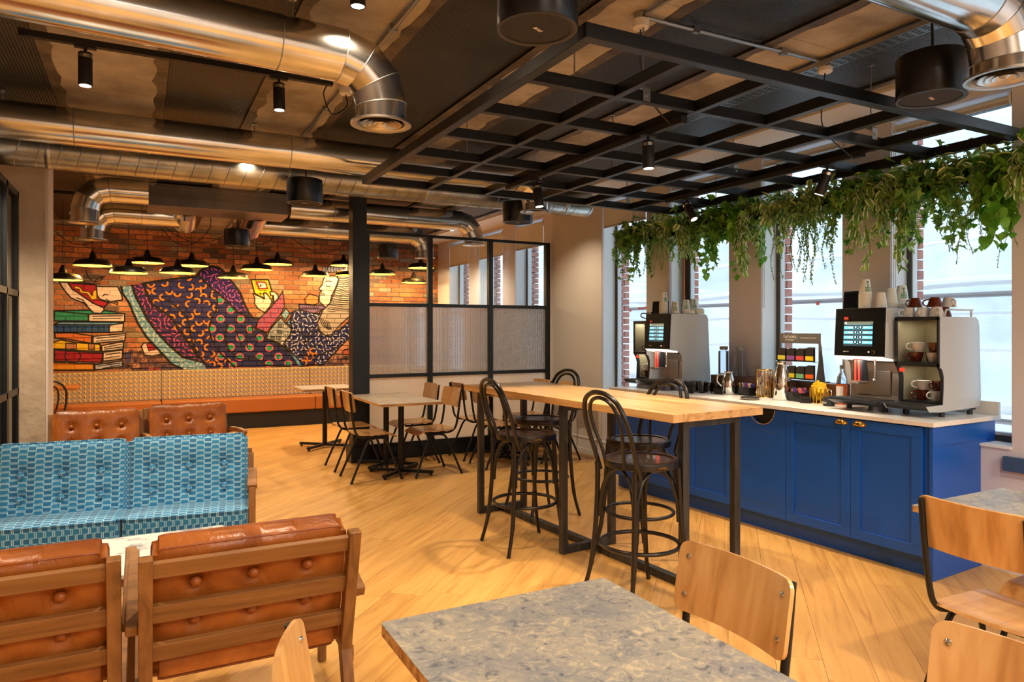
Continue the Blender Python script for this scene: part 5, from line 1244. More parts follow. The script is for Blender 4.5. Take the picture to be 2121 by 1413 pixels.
# ------------------------------------------------------------------ oak high table
ht = thing('high_table', 'long oak high table on three black steel portal frames', 'table', (2.768, 4.095, 0), math.radians(3.85))
HW = 0.3275
for k in range(4):
    x0 = -HW+k*HW/2; 
MB().box(-HW-0.028, HW+0.035, -1.19, 1.19, 1.000, 1.045).build('tabletop', M['table_oak'], ht, bevel=0.0015, seg=1)
for y, dx in ((1.10, 0.008), (-0.10, -0.03), (-1.10, 0.068)):
    for x in (-0.255+dx, 0.160+dx):
        MB().box(x-0.024, x+0.024, y-0.020, y+0.020, 0.0, 1.0).build('leg', M['raw_steel'], ht, bevel=0.002, seg=1)
    MB().box(-0.231+dx, 0.136+dx, y-0.020, y+0.020, 0.955, 1.0).build('top_bar', M['raw_steel'], ht, bevel=0.002, seg=1)
    MB().box(-0.231+dx, 0.136+dx, y-0.020, y+0.020, 0.0, 0.05).build('floor_bar', M['raw_steel'], ht, bevel=0.002, seg=1)
for (y0, y1) in ((-1.08, -0.12), (-0.08, 1.08)): MB().box(-0.072, -0.024, y0, y1, 0.0, 0.048).build('floor_rail', M['raw_steel'], ht, bevel=0.002, seg=1)

# ------------------------------------------------------------------ bentwood stools
def stool(label, loc, rz, hoop=True):
    t = thing('bar_stool', label, 'stool', loc, rz, 'black bentwood bar stools')
    MB().lathe([(0.001, 0.772), (0.175, 0.774), (0.182, 0.781), (0.196, 0.783), (0.208, 0.778), (0.211, 0.765), (0.209, 0.742), (0.200, 0.738), (0.001, 0.738)], (0, 0, 0), 48).build('seat', M['bent_black'], t, smooth=True, angle=35)
    for s in (-1, 1):
        MB().tube(bez([(s*0.215, -0.245, 0.0), (s*0.192, -0.205, 0.18), (s*0.176, -0.185, 0.42), (s*0.170, -0.178, 0.66), (s*0.172, -0.180, 0.745)], 6), [0.0125]*6+[0.0145]*12+[0.015]*7, 12).build('leg', M['bent_black'], t, smooth=True)
        MB().tube(bez([(s*0.205, 0.215, 0.0), (s*0.178, 0.175, 0.18), (s*0.160, 0.150, 0.42), (s*0.148, 0.135, 0.738)], 6), [0.0125]*6+[0.015]*13, 12).build('leg', M['bent_black'], t, smooth=True)
    MB().tube(bez([(-0.183, -0.150, 0.70), (-0.188, -0.182, 0.80), (-0.196, -0.220, 0.92), (-0.190, -0.252, 1.02), (-0.150, -0.276, 1.105), (-0.075, -0.290, 1.148), (0, -0.293, 1.158), (0.075, -0.290, 1.148), (0.150, -0.276, 1.105), (0.190, -0.252, 1.02), (0.196, -0.220, 0.92), (0.188, -0.182, 0.80), (0.183, -0.150, 0.70)], 6), 0.0135, 12).build('outer_hoop', M['bent_black'], t, smooth=True)
    MB().tube(bez([(-0.085, -0.180, 0.745), (-0.098, -0.200, 0.84), (-0.128, -0.232, 0.95), (-0.128, -0.258, 1.04), (-0.085, -0.277, 1.105), (0, -0.283, 1.128), (0.085, -0.277, 1.105), (0.128, -0.258, 1.04), (0.128, -0.232, 0.95), (0.098, -0.200, 0.84), (0.085, -0.180, 0.745)], 6), 0.0105, 12).build('inner_hoop', M['bent_black'], t, smooth=True)
    MB().tube([(0.218*math.cos(2*PI*k/48), -0.012+0.218*math.sin(2*PI*k/48), 0.305) for k in range(48)], 0.0115, 10, closed=True).build('foot_ring', M['bent_black'], t, smooth=True)
    L4 = [(-0.176, -0.185), (0.176, -0.185), (0.160, 0.150), (-0.160, 0.150)]
    for k in range(4):
        (xa, ya), (xb, yb) = L4[k], L4[(k+1) % 4]; f = lambda s_, z, i_: ((xa+(xb-xa)*s_)*i_, (ya+(yb-ya)*s_)*i_, z)
        MB().tube(bez([f(0.03, 0.44, 0.95), f(0.05, 0.56, 0.93), f(0.16, 0.67, 0.88), f(0.36, 0.722, 0.83), f(0.5, 0.728, 0.80), f(0.64, 0.722, 0.83), f(0.84, 0.67, 0.88), f(0.95, 0.56, 0.93), f(0.97, 0.44, 0.95)], 5), 0.009, 10).build('brace', M['bent_black'], t, smooth=True)
    text('maker_mark', 'FAMEG', 0.018, M['brass'], t, (0.2115*math.cos(-0.1), 0.2115*math.sin(-0.1), 0.757), (PI/2, 0, PI/2-0.1))
    return t
s1 = stool('nearest black bentwood stool, left side of the high table', (2.475, 3.13, 0), -PI/2)
dup(s1, (2.37, 4.27, 0), -PI/2-0.02, 'farther black bentwood stool on the left side of the high table')
dup(s1, (2.885, 3.68, 0), PI/2+0.07, 'black bentwood stool between high table and counter, nearer one')
dup(s1, (2.86, 4.93, 0), PI/2+0.07, 'black bentwood stool between high table and beige wall, farther one')

# ------------------------------------------------------------------ banquette under the mural
bq = thing('banquette', 'long banquette with tan seat and woven patterned back under the mural', 'bench', (0, 11.17, 0))
xs = [-2.97, -1.91, 0.25, 2.41, 4.57]
for a, b in zip(xs[:-1], xs[1:]):
    MB().box(a+0.003, b-0.003, 0.0, 0.42, 0.245, 0.455).build('seat_cushion', M['banq_leather'], bq, bevel=0.02, seg=3)
for a, b in zip(xs[:-1], xs[1:]):
    MB().box(a+0.003, b-0.003, 0.42, 0.60, 0.45, 0.882).build('back_panel', M['weave'], bq, bevel=0.012, seg=2)
MB().box(-2.97, 4.6, 0.04, 0.55, 0.0, 0.245).build('plinth', M['black_paint'], bq)

# ------------------------------------------------------------------ far left bentwood chair and table
ft = thing('side_table', 'small reddish wood table behind the pillar at left', 'table', (-1.06, 10.65, 0))
MB().box(-0.34, 0.34, -0.3, 0.3, 0.735, 0.762).build('tabletop', M['banq_leather'], ft, bevel=0.003)
MB().cyl((0, 0, 0.03), (0, 0, 0.735), 0.03, 14).build('column', M['black_steel'], ft, smooth=True)
for a in (0.78, 2.36): MB().bar((-0.27*math.cos(a), -0.27*math.sin(a), 0.025), (0.27*math.cos(a), 0.27*math.sin(a), 0.025), 0.05, 0.03).build('foot_bar', M['black_steel'], ft)
fc = thing('bistro_chair', 'black bentwood chair behind the pillar and left armchair', 'chair', (-1.05, 10.02, 0), 0.25)
MB().lathe([(0.001, 0.455), (0.19, 0.457), (0.202, 0.45), (0.202, 0.425), (0.001, 0.42)], (0, 0, 0), 32).build('seat', M['bent_black'], fc, smooth=True)
for s in (-1, 1):
    MB().tube(bez([(s*0.19, -0.23, 0), (s*0.175, -0.20, 0.25), (s*0.172, -0.19, 0.45)], 5), 0.013, 10).build('leg', M['bent_black'], fc, smooth=True)
    MB().tube(bez([(s*0.18, 0.2, 0), (s*0.15, 0.16, 0.25), (s*0.14, 0.14, 0.43)], 5), 0.013, 10).build('leg', M['bent_black'], fc, smooth=True)
MB().tube(bez([(-0.175, -0.19, 0.45), (-0.20, -0.235, 0.62), (-0.19, -0.27, 0.78), (-0.11, -0.29, 0.875), (0, -0.295, 0.895), (0.11, -0.29, 0.875), (0.19, -0.27, 0.78), (0.20, -0.235, 0.62), (0.175, -0.19, 0.45)], 6), 0.013, 10).build('outer_hoop', M['bent_black'], fc, smooth=True)
MB().tube(bez([(-0.08, -0.19, 0.45), (-0.12, -0.24, 0.65), (-0.10, -0.275, 0.80), (0, -0.285, 0.84), (0.10, -0.275, 0.80), (0.12, -0.24, 0.65), (0.08, -0.19, 0.45)], 6), 0.010, 10).build('inner_hoop', M['bent_black'], fc, smooth=True)

# ------------------------------------------------------------------ blue rail at the wall, right edge
wr = thing('wall_rail', 'slate blue painted board with screws along the wall at right edge', 'rail', (4.70, 0.6, 0.63))
MB().box(-0.018, 0.018, -1.2, 1.80, 0.0, 0.088).build('board', M['rail_blue'], wr, bevel=0.003)
for y in (1.66, 1.05, 0.4):
    for z in (0.024, 0.064): MB().cyl((-0.021, y, z), (-0.017, y, z), 0.007, 10).build('screw', M['silver_screw'], wr)
# ================================================================== BLUE COUNTER
ZT = 0.946
CA = math.radians(3.54)
cn = thing('counter_cabinet', 'blue shaker base cabinets with a semicircular bin opening in one door', 'cabinet', (4.145, 2.505, 0), CA)
def lw(x, y):   # world to counter-local
    dx, dy = x-4.145, y-2.505; return (dx*math.cos(CA)+dy*math.sin(CA), -dx*math.sin(CA)+dy*math.cos(CA))
MB().box(0.025, 0.56, 0.02, 2.96, 0.12, 0.915).build('carcass', M['blue'], cn)
MB().box(0.075, 0.55, 0.02, 2.95, 0.0, 0.12).build('plinth', M['blue'], cn)
# end panel with recessed field
e = MB(); e.box(0.0, 0.745, -0.004, 0.018, 0.80, 0.915); e.box(0.0, 0.745, -0.004, 0.018, 0.0, 0.20); e.box(0.0, 0.075, -0.004, 0.018, 0.20, 0.80); e.box(0.67, 0.745, -0.004, 0.018, 0.20, 0.80)
e.build('end_panel_frame', M['blue'], cn, bevel=0.0015, seg=1)['label'] = 'end panel frame'
MB().box(0.07, 0.675, 0.004, 0.018, 0.195, 0.805).build('end_panel', M['blue'], cn)
def cup_handle(parent, loc):
    m = MB(); pr = []
    for k in range(9):
        a = PI*k/8; pr.append(a)
    vs = []; n = 9
    for i, rr in enumerate((0.038, 0.036, 0.030, 0.018, 0.002)):
        dx = (0.0, -0.010, -0.018, -0.022, -0.024)[i]
        for a in pr: vs.append((dx, rr*math.cos(a)*1.15, rr*math.sin(a)*0.82))
    fs = [(i*n+k, i*n+k+1, (i+1)*n+k+1, (i+1)*n+k) for i in range(4) for k in range(n-1)]
    m.add(vs, fs); h = m.build('cup_handle', M['brass'], parent, smooth=True, loc=loc); md = h.modifiers.new('Solid', 'SOLIDIFY'); md.thickness = 0.002
    MB().prism([(0.046*math.cos(a)*1.05, 0.036*math.sin(a)) for a in pr], -0.002, 0.0, 'x').build('backplate', M['brass'], h)
    return h
ub = [0.06, 0.522, 1.02, 1.50, 1.98, 2.46, 2.94]
for i in range(6):
    a, b = ub[i]+0.0015, ub[i+1]-0.0015
    if i == 2:
        # door with the half-round opening
        yc, zc, rr = a+0.205, 0.908, 0.113
        poly = [(a, 0.13), (b, 0.13), (b, 0.908), (yc+rr, 0.908)] + [(yc+rr*math.cos(t), zc-rr*math.sin(t)) for t in [PI*k/20 for k in range(1, 20)]] + [(yc-rr, 0.908), (a, 0.908)]
        d = MB().prism(poly, 0.0, 0.022, 'x').build('door', M['blue'], cn)
        MB().tube([(-0.001, yc+rr*math.cos(t), zc-rr*math.sin(t)) for t in [PI*k/24 for k in range(0, 25)]], 0.003, 8).build('opening_trim', M['ply_edge'], d, smooth=True)
        hb = MB(); hb.add([(0.0235+0.0*k, yc+rr*0.99*math.cos(t), zc-rr*0.99*math.sin(t)) for k, t in enumerate([PI*k/20 for k in range(21)])], [tuple(range(21))]); hb.build('dark_opening', M['black_paint'], d)
        for z in (0.745, 0.21): MB().box(-0.0005, 0.002, a+0.065, b-0.065, z-0.002, z+0.002).build('panel_groove', M['rail_blue'], d)
    else:
        d = MB(); d.box(0.0, 0.022, a, b, 0.13, 0.195); d.box(0.0, 0.022, a, b, 0.843, 0.908); d.box(0.0, 0.022, a, a+0.065, 0.195, 0.843); d.box(0.0, 0.022, b-0.065, b, 0.195, 0.843)
        d = d.build('door', M['blue'], cn, bevel=0.0012, seg=1)
        MB().box(0.009, 0.02, a+0.06, b-0.06, 0.19, 0.848).build('door_panel', M['blue'], d)
        if i == 0: cup_handle(d, (-0.001, b-0.062, 0.872))
        if i == 1: cup_handle(d, (-0.001, a+0.062, 0.872))
wt = thing('worktop', 'white quartz worktop running along the blue cabinets', 'worktop', (0, 0, 0))
MB().prism([(4.128, 2.488), (4.893, 2.515), (4.893, 3.15), (4.715, 3.15), (4.715, 5.49), (3.943, 5.478)], 0.918, ZT).build('slab', M['worktop'], wt, bevel=0.0015, seg=1)
MB().box(4.868, 4.892, 2.517, 3.15, ZT, ZT+0.085).build('upstand', M['worktop'], wt, bevel=0.001, seg=1)
MB().box(4.693, 4.715, 3.16, 5.48, ZT, ZT+0.02).build('rear_upstand', M['worktop'], wt)

# ------------------------------------------------------------------ mugs, cups
def mug(label, mat, loc, rz=0.0, r=0.045, h=0.062, down=False, group='mugs at the coffee machines'):
    t = thing('mug', label, 'mug', loc, rz, group)
    prof = [(0.001, 0.0), (r*0.62, 0.0), (r*0.68, 0.006), (r*0.97, h*0.9), (r, h), (r*0.955, h), (r*0.92, h*0.88), (r*0.6, 0.008), (0.001, 0.007)]
    o = MB().lathe(prof, (0, 0, 0), 28).build('cup_body', M[mat], t, smooth=True, angle=50)
    hd = MB().tube(bez([(r*0.88, 0, h*0.84), (r*1.25, 0, h*0.88), (r*1.55, 0, h*0.62), (r*1.35, 0, h*0.32), (r*0.76, 0, h*0.22)], 5), 0.0048, 8).build('handle', M[mat], t, smooth=True)
    if down:
        for q in (o, hd): q.rotation_euler = (PI, 0, 0); q.location = (0, 0, h)
    return t
def wrap(m, poly, r, z0, dr=0.0007):
    """flat print bent round a cup: poly in (angle, height)"""
    pts = []
    n = len(poly)
    for k in range(n): pts.append(poly[k])
    vs = [((r(z)+dr)*math.cos(a), (r(z)+dr)*math.sin(a), z+z0) for a, z in pts]; m.add(vs, [tuple(range(n))])
def paper_stack(label, loc, n, face=-2.0, r=0.042, print_=True, step=0.0062, h=0.105, group='stacks of white paper cups'):
    t = thing('paper_cup_stack', label, 'paper cups', loc, 0, group)
    prof = []; rad = lambda z: r-(z)*0.013/h
    rr = []
    for k in range(n):   # upside-down cups nested: rims show as ridges
        z = k*step; rr += [(r-0.001, z), (r+0.0016, z+0.0008), (r+0.0016, z+0.0026), (r-0.0008, z+0.0034)]
    zt = (n-1)*step
    rr += [(rad(0.004), zt+0.004), (rad(h), zt+h-0.003), (rad(h)-0.002, zt+h), (rad(h)-0.005, zt+h), (rad(h)-0.006, zt+h-0.004), (0.001, zt+h-0.004)]
    MB().lathe(rr, (0, 0, 0), 28).build('cups', M['paper_white'], t, smooth=True, angle=30)
    if print_:
        m = MB(); f = lambda z: rad(z)
        q = lambda a0, a1, z0, z1: wrap(m, [(a0, z0), ((a0+a1)/2, z0), (a1, z0), (a1, z1), ((a0+a1)/2, z1), (a0, z1)], f, zt)
        q(face-0.10, face+0.10, 0.058, 0.078); wrap(m, [(face-0.42, 0.088), (face, 0.078), (face+0.42, 0.088), (face+0.2, 0.090), (face-0.2, 0.090)], f, zt)
        q(face-0.2, face+0.2, 0.055, 0.0585)
        for k in range(3): 
            for j in range(4): q(face-0.50+j*0.26, face-0.50+j*0.26+0.2, 0.020+k*0.0115, 0.0285+k*0.0115)
        m.build('green_print', M['green_ink'], t)
    return t
# ------------------------------------------------------------------ screen picture
sp_ = np.zeros((150, 180, 3), np.float32); sp_[:] = np.array([40, 52, 54])/255.
def prect(x0, x1, y0, y1, c3): sp_[150-y1:150-y0, x0:x1] = np.array(c3)/255.
prect(0, 180, 0, 18, (96, 100, 84)); prect(10, 170, 16, 18, (150, 190, 196))
for k in range(4):
    y = 28+k*30; prect(2, 178, y, y+17, (104, 178, 204)); prect(30, 55, y+6, y+10, (232, 244, 246)); prect(124, 150, y+6, y+10, (232, 244, 246)); prect(2, 178, y+17, y+19, (60, 110, 130))
yy, xx = np.mgrid[0:150, 0:180]
for k in range(4):
    for cx_ in (74, 104):
        y = 150-(36+k*30); d = np.hypot(xx-cx_, yy-y); sp_[d < 14] = np.array([96, 140, 152])/255.; sp_[d < 12.5] = np.array([18, 24, 28])/255.; sp_[(abs(xx-cx_) < 5) & (abs(yy-y) < 7)] = np.array([190, 232, 236])/255.
d = np.hypot(xx-12, yy-141); sp_[d < 6] = np.array([200, 240, 240])/255.
SCREEN = make_image('drinks_menu', sp_)
M['screen'] = img_mat('touch_screen', SCREEN, 0.15, 'UV', emit=1.0)
def uvquad(name, m, parent, pts):
    me = bpy.data.meshes.new(name); me.from_pydata(pts, [], [(0, 1, 2, 3)]); me.materials.append(m); uv = me.uv_layers.new(name='UVMap')
    for i, c in enumerate(((0, 0), (1, 0), (1, 1), (0, 1))): uv.data[i].uv = c
    o = bpy.data.objects.new(name, me); COL.objects.link(o); o.parent = parent; return o

def coffee_machine(label, xf, xb, y0, y1, zt=1.640):
    """front faces -x; parts in world-aligned coordinates around the foot of the front"""
    yc = (y0+y1)/2; W_ = (y1-y0)/2; D = xb-xf; t = thing('coffee_machine', label, 'coffee machine', (xf, yc, ZT)); Z = lambda z: z-ZT
    side = [(0.024, Z(zt)), (D-0.075, Z(zt)), (D-0.045, Z(zt-0.012)), (D-0.030, Z(zt-0.045)), (D, Z(1.02)), (D-0.01, Z(0.99)), (0.14, Z(0.985)), (0.155, Z(1.03)), (0.160, Z(1.20)), (0.145, Z(1.265)), (0.10, Z(1.298)), (0.004, Z(1.312))]
    for s in (-1, 1): MB().prism(side, s*W_-0.006 if s > 0 else s*W_, s*W_ if s > 0 else s*W_+0.006, 'y').build('side_panel', M['machine_white'], t, bevel=0.002, seg=1)
    inn = [(0.022, Z(zt-0.002)), (D-0.08, Z(zt-0.002)), (D-0.032, Z(zt-0.05)), (D-0.004, Z(1.02)), (0.145, Z(0.99)), (0.160, Z(1.05)), (0.166, Z(1.20)), (0.150, Z(1.27)), (0.11, Z(1.300)), (0.002, Z(1.314))]
    MB().prism(inn, -W_+0.006, W_-0.006, 'y').build('housing', M['machine_grey'], t, smooth=False)
    MB().prism([(-0.014, Z(1.318)), (0.006, Z(1.314)), (0.020, Z(zt+0.001)), (0.006, Z(zt+0.003))], -W_, W_, 'y').build('front_panel', M['machine_black'], t, bevel=0.002, seg=2)
    MB().prism([(-0.008, Z(1.316)), (0.012, Z(1.296)), (0.10, Z(1.285)), (0.10, Z(1.300)), (0.01, Z(1.3175))], -W_+0.004, W_-0.004, 'y').build('light_bar', M['machine_glow'], t)
    lean = lambda z: -0.0155+(z-1.318)/(zt+0.003-1.318)*0.020-0.0006
    a, b = 0.68, 0.52
    sc = lambda yy, z: (lean(z), yy, Z(z))
    ws = W_*0.60
    uvquad('screen', M['screen'], t, [sc(ws+0.004, 1.385), sc(-ws+0.004, 1.385), sc(-ws+0.004, 1.552), sc(ws+0.004, 1.552)])
    q = MB(); q.prism([(ws-0.030, Z(1.562)), (ws+0.004, Z(1.562)), (ws+0.004, Z(1.585)), (ws-0.030, Z(1.585))], lean(1.575)-0.001, lean(1.575)+0.002, 'x'); lg = q.build('maker_badge', M['logo_red'], t)
    text('badge_script', 'Melitta', 0.0095, M['white_ink'], t, (lean(1.574)-0.0018, ws-0.013, Z(1.5735)), (PI/2, 0, -PI/2), italic=0.2)
    text('model_name', 'cafina XT6', 0.010, M['white_ink'], t, (lean(1.347)-0.0004, ws-0.02, Z(1.347)), (PI/2, 0, -PI/2))
    MB().tube([(lean(1.347)-0.001, -ws+0.0+0.012*math.cos(k*PI/10), Z(1.347)+0.012*math.sin(k*PI/10)) for k in range(20)], 0.0012, 5, closed=True).build('power_button', M['gold_wire'], t, smooth=True)
    MB().cyl((lean(1.347)-0.001, -ws+0.03, Z(1.347)), (lean(1.347)+0.001, -ws+0.03, Z(1.347)), 0.005, 10).build('standby_light', M['machine_glow'], t)
    # spout with two red glowing lines
    MB().prism([(0.02, Z(1.31)), (0.075, Z(1.31)), (0.105, Z(1.14)), (0.02, Z(1.135))], -0.005, 0.062, 'y').build('spout', M['machine_dark'], t, bevel=0.006)
    MB().prism([(-0.03, Z(1.150)), (0.08, Z(1.145)), (0.08, Z(1.128)), (-0.02, Z(1.128))], -0.014, 0.070, 'y').build('spout_lip', M['machine_grey'], t, bevel=0.004)
    for y in (0.012, 0.040): MB().box(0.014, 0.022, y-0.004, y+0.006, Z(1.148), Z(1.305)).build('red_line', M['red_glow'], t)
    MB().tube(bez([(0.035, -0.095, Z(1.312)), (0.03, -0.095, Z(1.22)), (0.028, -0.093, Z(1.17))], 5), 0.006, 10).build('water_spout', M['steel_bright'], t, smooth=True)
    MB().ball((0.027, -0.093, Z(1.158)), 0.011, 12, 8).build('nozzle', M['steel_bright'], t, smooth=True)
    MB().lathe([(0.006, 0), (0.022, 0.0), (0.022, 0.004)], (0.035, -0.095, Z(1.292)), 18).build('red_ring', M['red_glow'], t)
    m = MB().box(0.1535, 0.158, -W_+0.06, W_-0.05, Z(1.045), Z(1.215)); m.build('service_door', M['machine_grey'], t, bevel=0.002)
    MB().box(0.150, 0.1535, W_-0.10, W_-0.058, Z(1.175), Z(1.210)).build('rating_plate', M['label_white'], t)
    # drip tray and feet
    MB().prism([(-0.085, Z(1.030)), (0.155, Z(1.022)), (0.155, Z(0.992)), (-0.01, Z(0.985)), (-0.085, Z(1.015))], -W_-0.006, W_+0.006, 'y').build('drip_tray', M['machine_dark'], t, bevel=0.003)
    g = MB()
    for k in range(13): g.box(-0.070+k*0.016, -0.062+k*0.016, -W_+0.012, W_-0.012, Z(1.0295-k*0.0005), Z(1.0335-k*0.0005))
    g.build('tray_grille', M['tray'], t)['kind'] = 'stuff'
    for x in (0.08, D-0.06):
        for y in (-W_+0.05, W_-0.05): MB().tube([(x, y, 0), (x, y, 0.025), (x, y, 0.045)], [0.018, 0.018, 0.030], 16).build('foot', M['machine_dark'], t)
    return t
def cup_cabinet(label, xf, xb, y0, y1, zt=1.578):
    yc = (y0+y1)/2; W_ = (y1-y0)/2; D = xb-xf; t = thing('cup_warmer', label, 'cup cabinet', (xf, yc, ZT)); Z = lambda z: z-ZT
    side = [(0.0, Z(zt)), (D-0.055, Z(zt)), (D-0.030, Z(zt-0.02)), (D-0.018, Z(zt-0.06)), (D, Z(1.06)), (D-0.01, Z(1.0)), (D-0.06, Z(0.99)), (0.02, Z(0.978)), (-0.10, Z(0.985)), (-0.13, Z(1.02)), (-0.02, Z(1.022)), (0.036, Z(1.024)), (0.046, Z(1.14)), (0.046, Z(1.20)), (0.030, Z(1.245)), (0.0, Z(1.262))]
    for s in (-1, 1): MB().prism(side, s*W_-0.008 if s > 0 else s*W_, s*W_ if s > 0 else s*W_+0.008, 'y').build('side_panel', M['machine_white'], t, bevel=0.002, seg=1)
    MB().prism([(0.004, Z(zt-0.002)), (D-0.06, Z(zt-0.002)), (D-0.06, Z(zt-0.016)), (0.004, Z(zt-0.016))], -W_+0.008, W_-0.008, 'y').build('top', M['machine_white'], t)
    bk = D-0.14
    for (z0, z1, n_) in ((1.285, 1.560, 'upper'), (1.035, 1.262, 'lower')):
        xo = 0.0 if n_ == 'upper' else 0.045
        MB().box(bk, bk+0.006, -W_+0.010, W_-0.010, Z(z0), Z(z1)).build('back_lining', M['cabinet_inside'], t)
        for s in (-1, 1): MB().box(xo+0.01, bk, s*(W_-0.0105)-0.0015, s*(W_-0.0105)+0.0015, Z(z0), Z(z1)).build('side_lining', M['cabinet_inside'], t)
        MB().box(xo+0.01, bk, -W_+0.01, W_-0.01, Z(z1)-0.001, Z(z1)+0.003).build('roof_lining', M['machine_glow'] if False else M['cabinet_inside'], t)
        MB().box(xo, bk, -W_+0.01, W_-0.01, Z(z0)-0.022, Z(z0)).build('shelf', M['machine_dark'], t)
    # black front frames
    for (z0, z1, n_) in ((1.262, 1.578, 'upper'),):
        f = MB(); f.box(-0.006, 0.006, -W_, W_, Z(z1)-0.022, Z(z1)+0.001); f.box(-0.006, 0.006, -W_, W_, Z(z0), Z(z0)+0.026); f.box(-0.006, 0.006, -W_, -W_+0.016, Z(z0), Z(z1)); f.box(-0.006, 0.006, W_-0.016, W_, Z(z0), Z(z1)); f.build('front_frame', M['machine_dark'], t, bevel=0.002, seg=1)
    for s in (-1, 1): MB().prism([(-0.002, Z(1.262)), (0.018, Z(1.262)), (0.050, Z(1.235)), (0.062, Z(1.19)), (0.060, Z(1.025)), (0.030, Z(1.025)), (0.036, Z(1.18)), (0.022, Z(1.225))], s*(W_-0.009)-0.008, s*(W_-0.009)+0.008, 'y').build('lower_frame', M['machine_dark'], t)
    MB().prism([(-0.132, Z(1.022)), (0.04, Z(1.024)), (0.04, Z(0.99)), (0.0, Z(0.978)), (-0.10, Z(0.99))], -W_+0.008, W_-0.008, 'y').build('front_tray', M['machine_dark'], t, bevel=0.003)
    g = MB()
    for k in range(9): g.box(-0.115+k*0.016, -0.108+k*0.016, -W_+0.018, W_-0.018, Z(1.0225), Z(1.0262))
    g.build('tray_grille', M['tray'], t)['kind'] = 'stuff'
    MB().box(0.012, 0.018, W_-0.05, W_-0.02, Z(1.222), Z(1.245)).build('indicator', M['red_glow'], t)
    for x in (0.06, D-0.09):
        for y in (-W_+0.025, W_-0.03):
            MB().prism([(x-0.04, 0.030), (x+0.045, 0.030), (x+0.045, 0.075), (x+0.02, 0.05)], y-0.015, y+0.015, 'y').build('foot_bracket', M['machine_dark'], t)
            MB().cyl((x+0.004, y, 0), (x+0.004, y, 0.032), 0.017, 14).build('foot', M['machine_dark'], t)
    lamp('AREA', (xf+0.12, yc, 1.553), 0.28, (1.0, 0.90, 0.70), 0.05, aim=(xf+0.12, yc, 1.0)); lamp('AREA', (xf+0.13, yc, 1.256), 0.2, (1.0, 0.90, 0.70), 0.05, aim=(xf+0.13, yc, 1.0))
    return t
MC2 = coffee_machine('coffee machine nearest the camera, black menu screen lit blue', 4.315, 4.690, 2.925, 3.292)
CW2 = cup_cabinet('nearer silver cup cabinet with two open shelves of mugs', 4.400, 4.855, 2.615, 2.905)
MC1 = coffee_machine('farther coffee machine at the window end of the worktop', 4.215, 4.712, 4.93, 5.268)
CW1 = cup_cabinet('farther cup cabinet half hidden beside the far coffee machine', 4.235, 4.66, 5.285, 5.475)
lamp('AREA', (4.30, 3.10, 1.285), 0.5, (1, 0.88, 0.74), 0.06, aim=(4.34, 3.10, 1.0)); lamp('AREA', (4.20, 5.1, 1.285), 0.5, (1, 0.88, 0.74), 0.06, aim=(4.25, 5.1, 1.0))
# guard rail on the near cabinet
gr = thing('cup_rail', 'small silver guard rail on top of the nearer cup cabinet', 'rail', (4.42, 2.625, 1.579))
MB().tube(bez([(0.05, 0, 0.0), (0.06, 0, 0.03), (0.08, 0, 0.045), (0.20, 0, 0.045), (0.36, 0, 0.045)], 4), 0.006, 8).build('rail_bar', M['machine_white'], gr, smooth=True)
MB().cyl((0.34, 0, 0), (0.34, 0, 0.045), 0.006, 8).build('rail_post', M['machine_white'], gr)
# mugs in and on the cabinets
yl, yr = 2.815, 2.705
mug('white mug upper left in the upper shelf of the nearer cabinet', 'cup_white', (4.50, yl, 1.352), 2.4, group=None)
mug('brown mug lower left in the upper shelf of the nearer cabinet', 'cup_brown', (4.49, yl+0.005, 1.2875), 2.6)
mug('white mug lower right in the upper shelf of the nearer cabinet', 'cup_white', (4.49, yr, 1.2875), 0.2)
mug('brown mug upper right in the upper shelf of the nearer cabinet', 'cup_brown', (4.50, yr, 1.352), 0.5)
mug('brown mug at the back of the upper shelf', 'cup_brown', (4.60, 2.78, 1.2875), 1.0); mug('white mug at the back of the upper shelf', 'cup_white', (4.60, 2.70, 1.2875), 1.0)
mug('white mug upper left in the lower shelf of the nearer cabinet', 'cup_white', (4.54, yl-0.01, 1.102), 2.4)
mug('brown mug lower left in the lower shelf of the nearer cabinet', 'cup_brown', (4.53, yl-0.01, 1.0375), 2.6)
mug('white mug lower right in the lower shelf, handle towards the front', 'cup_white', (4.53, yr, 1.0375), PI-0.5)
mug('brown mug upper right in the lower shelf of the nearer cabinet', 'cup_brown', (4.54, yr, 1.102), PI-0.3)
zt_ = 1.580
for (dx, dy, rz, mat, lv, lab) in ((0.07, 0.235, 2.7, 'cup_white', 0, 'upturned white mug at left on top of the nearer cabinet'), (0.07, 0.145, 3.4, 'cup_white', 0, 'middle upturned white mug on top of the nearer cabinet'), (0.07, 0.055, 3.9, 'cup_white', 0, 'upturned white mug at right beside the guard rail'),
        (0.19, 0.20, 1, 'cup_brown', 0, 'brown mug behind the front row on the nearer cabinet'), (0.19, 0.08, 1, 'cup_brown', 0, 'dark brown mug at the base of the rear stack on the nearer cabinet'),
        (0.10, 0.215, 2.9, 'cup_brown', 1, 'upturned brown mug stacked at left on the nearer cabinet'), (0.11, 0.090, 2.5, 'cup_brown', 1, 'upturned brown mug stacked in the middle on the nearer cabinet'),
        (0.21, 0.06, 4.2, 'cup_white', 1, 'upturned white mug stacked at far right on the nearer cabinet')):
    mug(lab, mat, (4.40+dx, 2.62+dy, zt_+lv*0.063), rz, 0.046, 0.062, True)
for (y, z, mat, lab) in ((5.36, 1.2875, 'cup_brown', 'brown mug low in the upper shelf of the far cabinet'), (5.36, 1.352, 'cup_white', 'white mug on top in the upper shelf of the far cabinet'), (5.37, 1.0375, 'cup_brown', 'brown mug low in the lower shelf of the far cabinet'), (5.37, 1.102, 'cup_white', 'white mug on top in the lower shelf of the far cabinet')):
    mug(lab, mat, (4.335, y, z), 2.6)
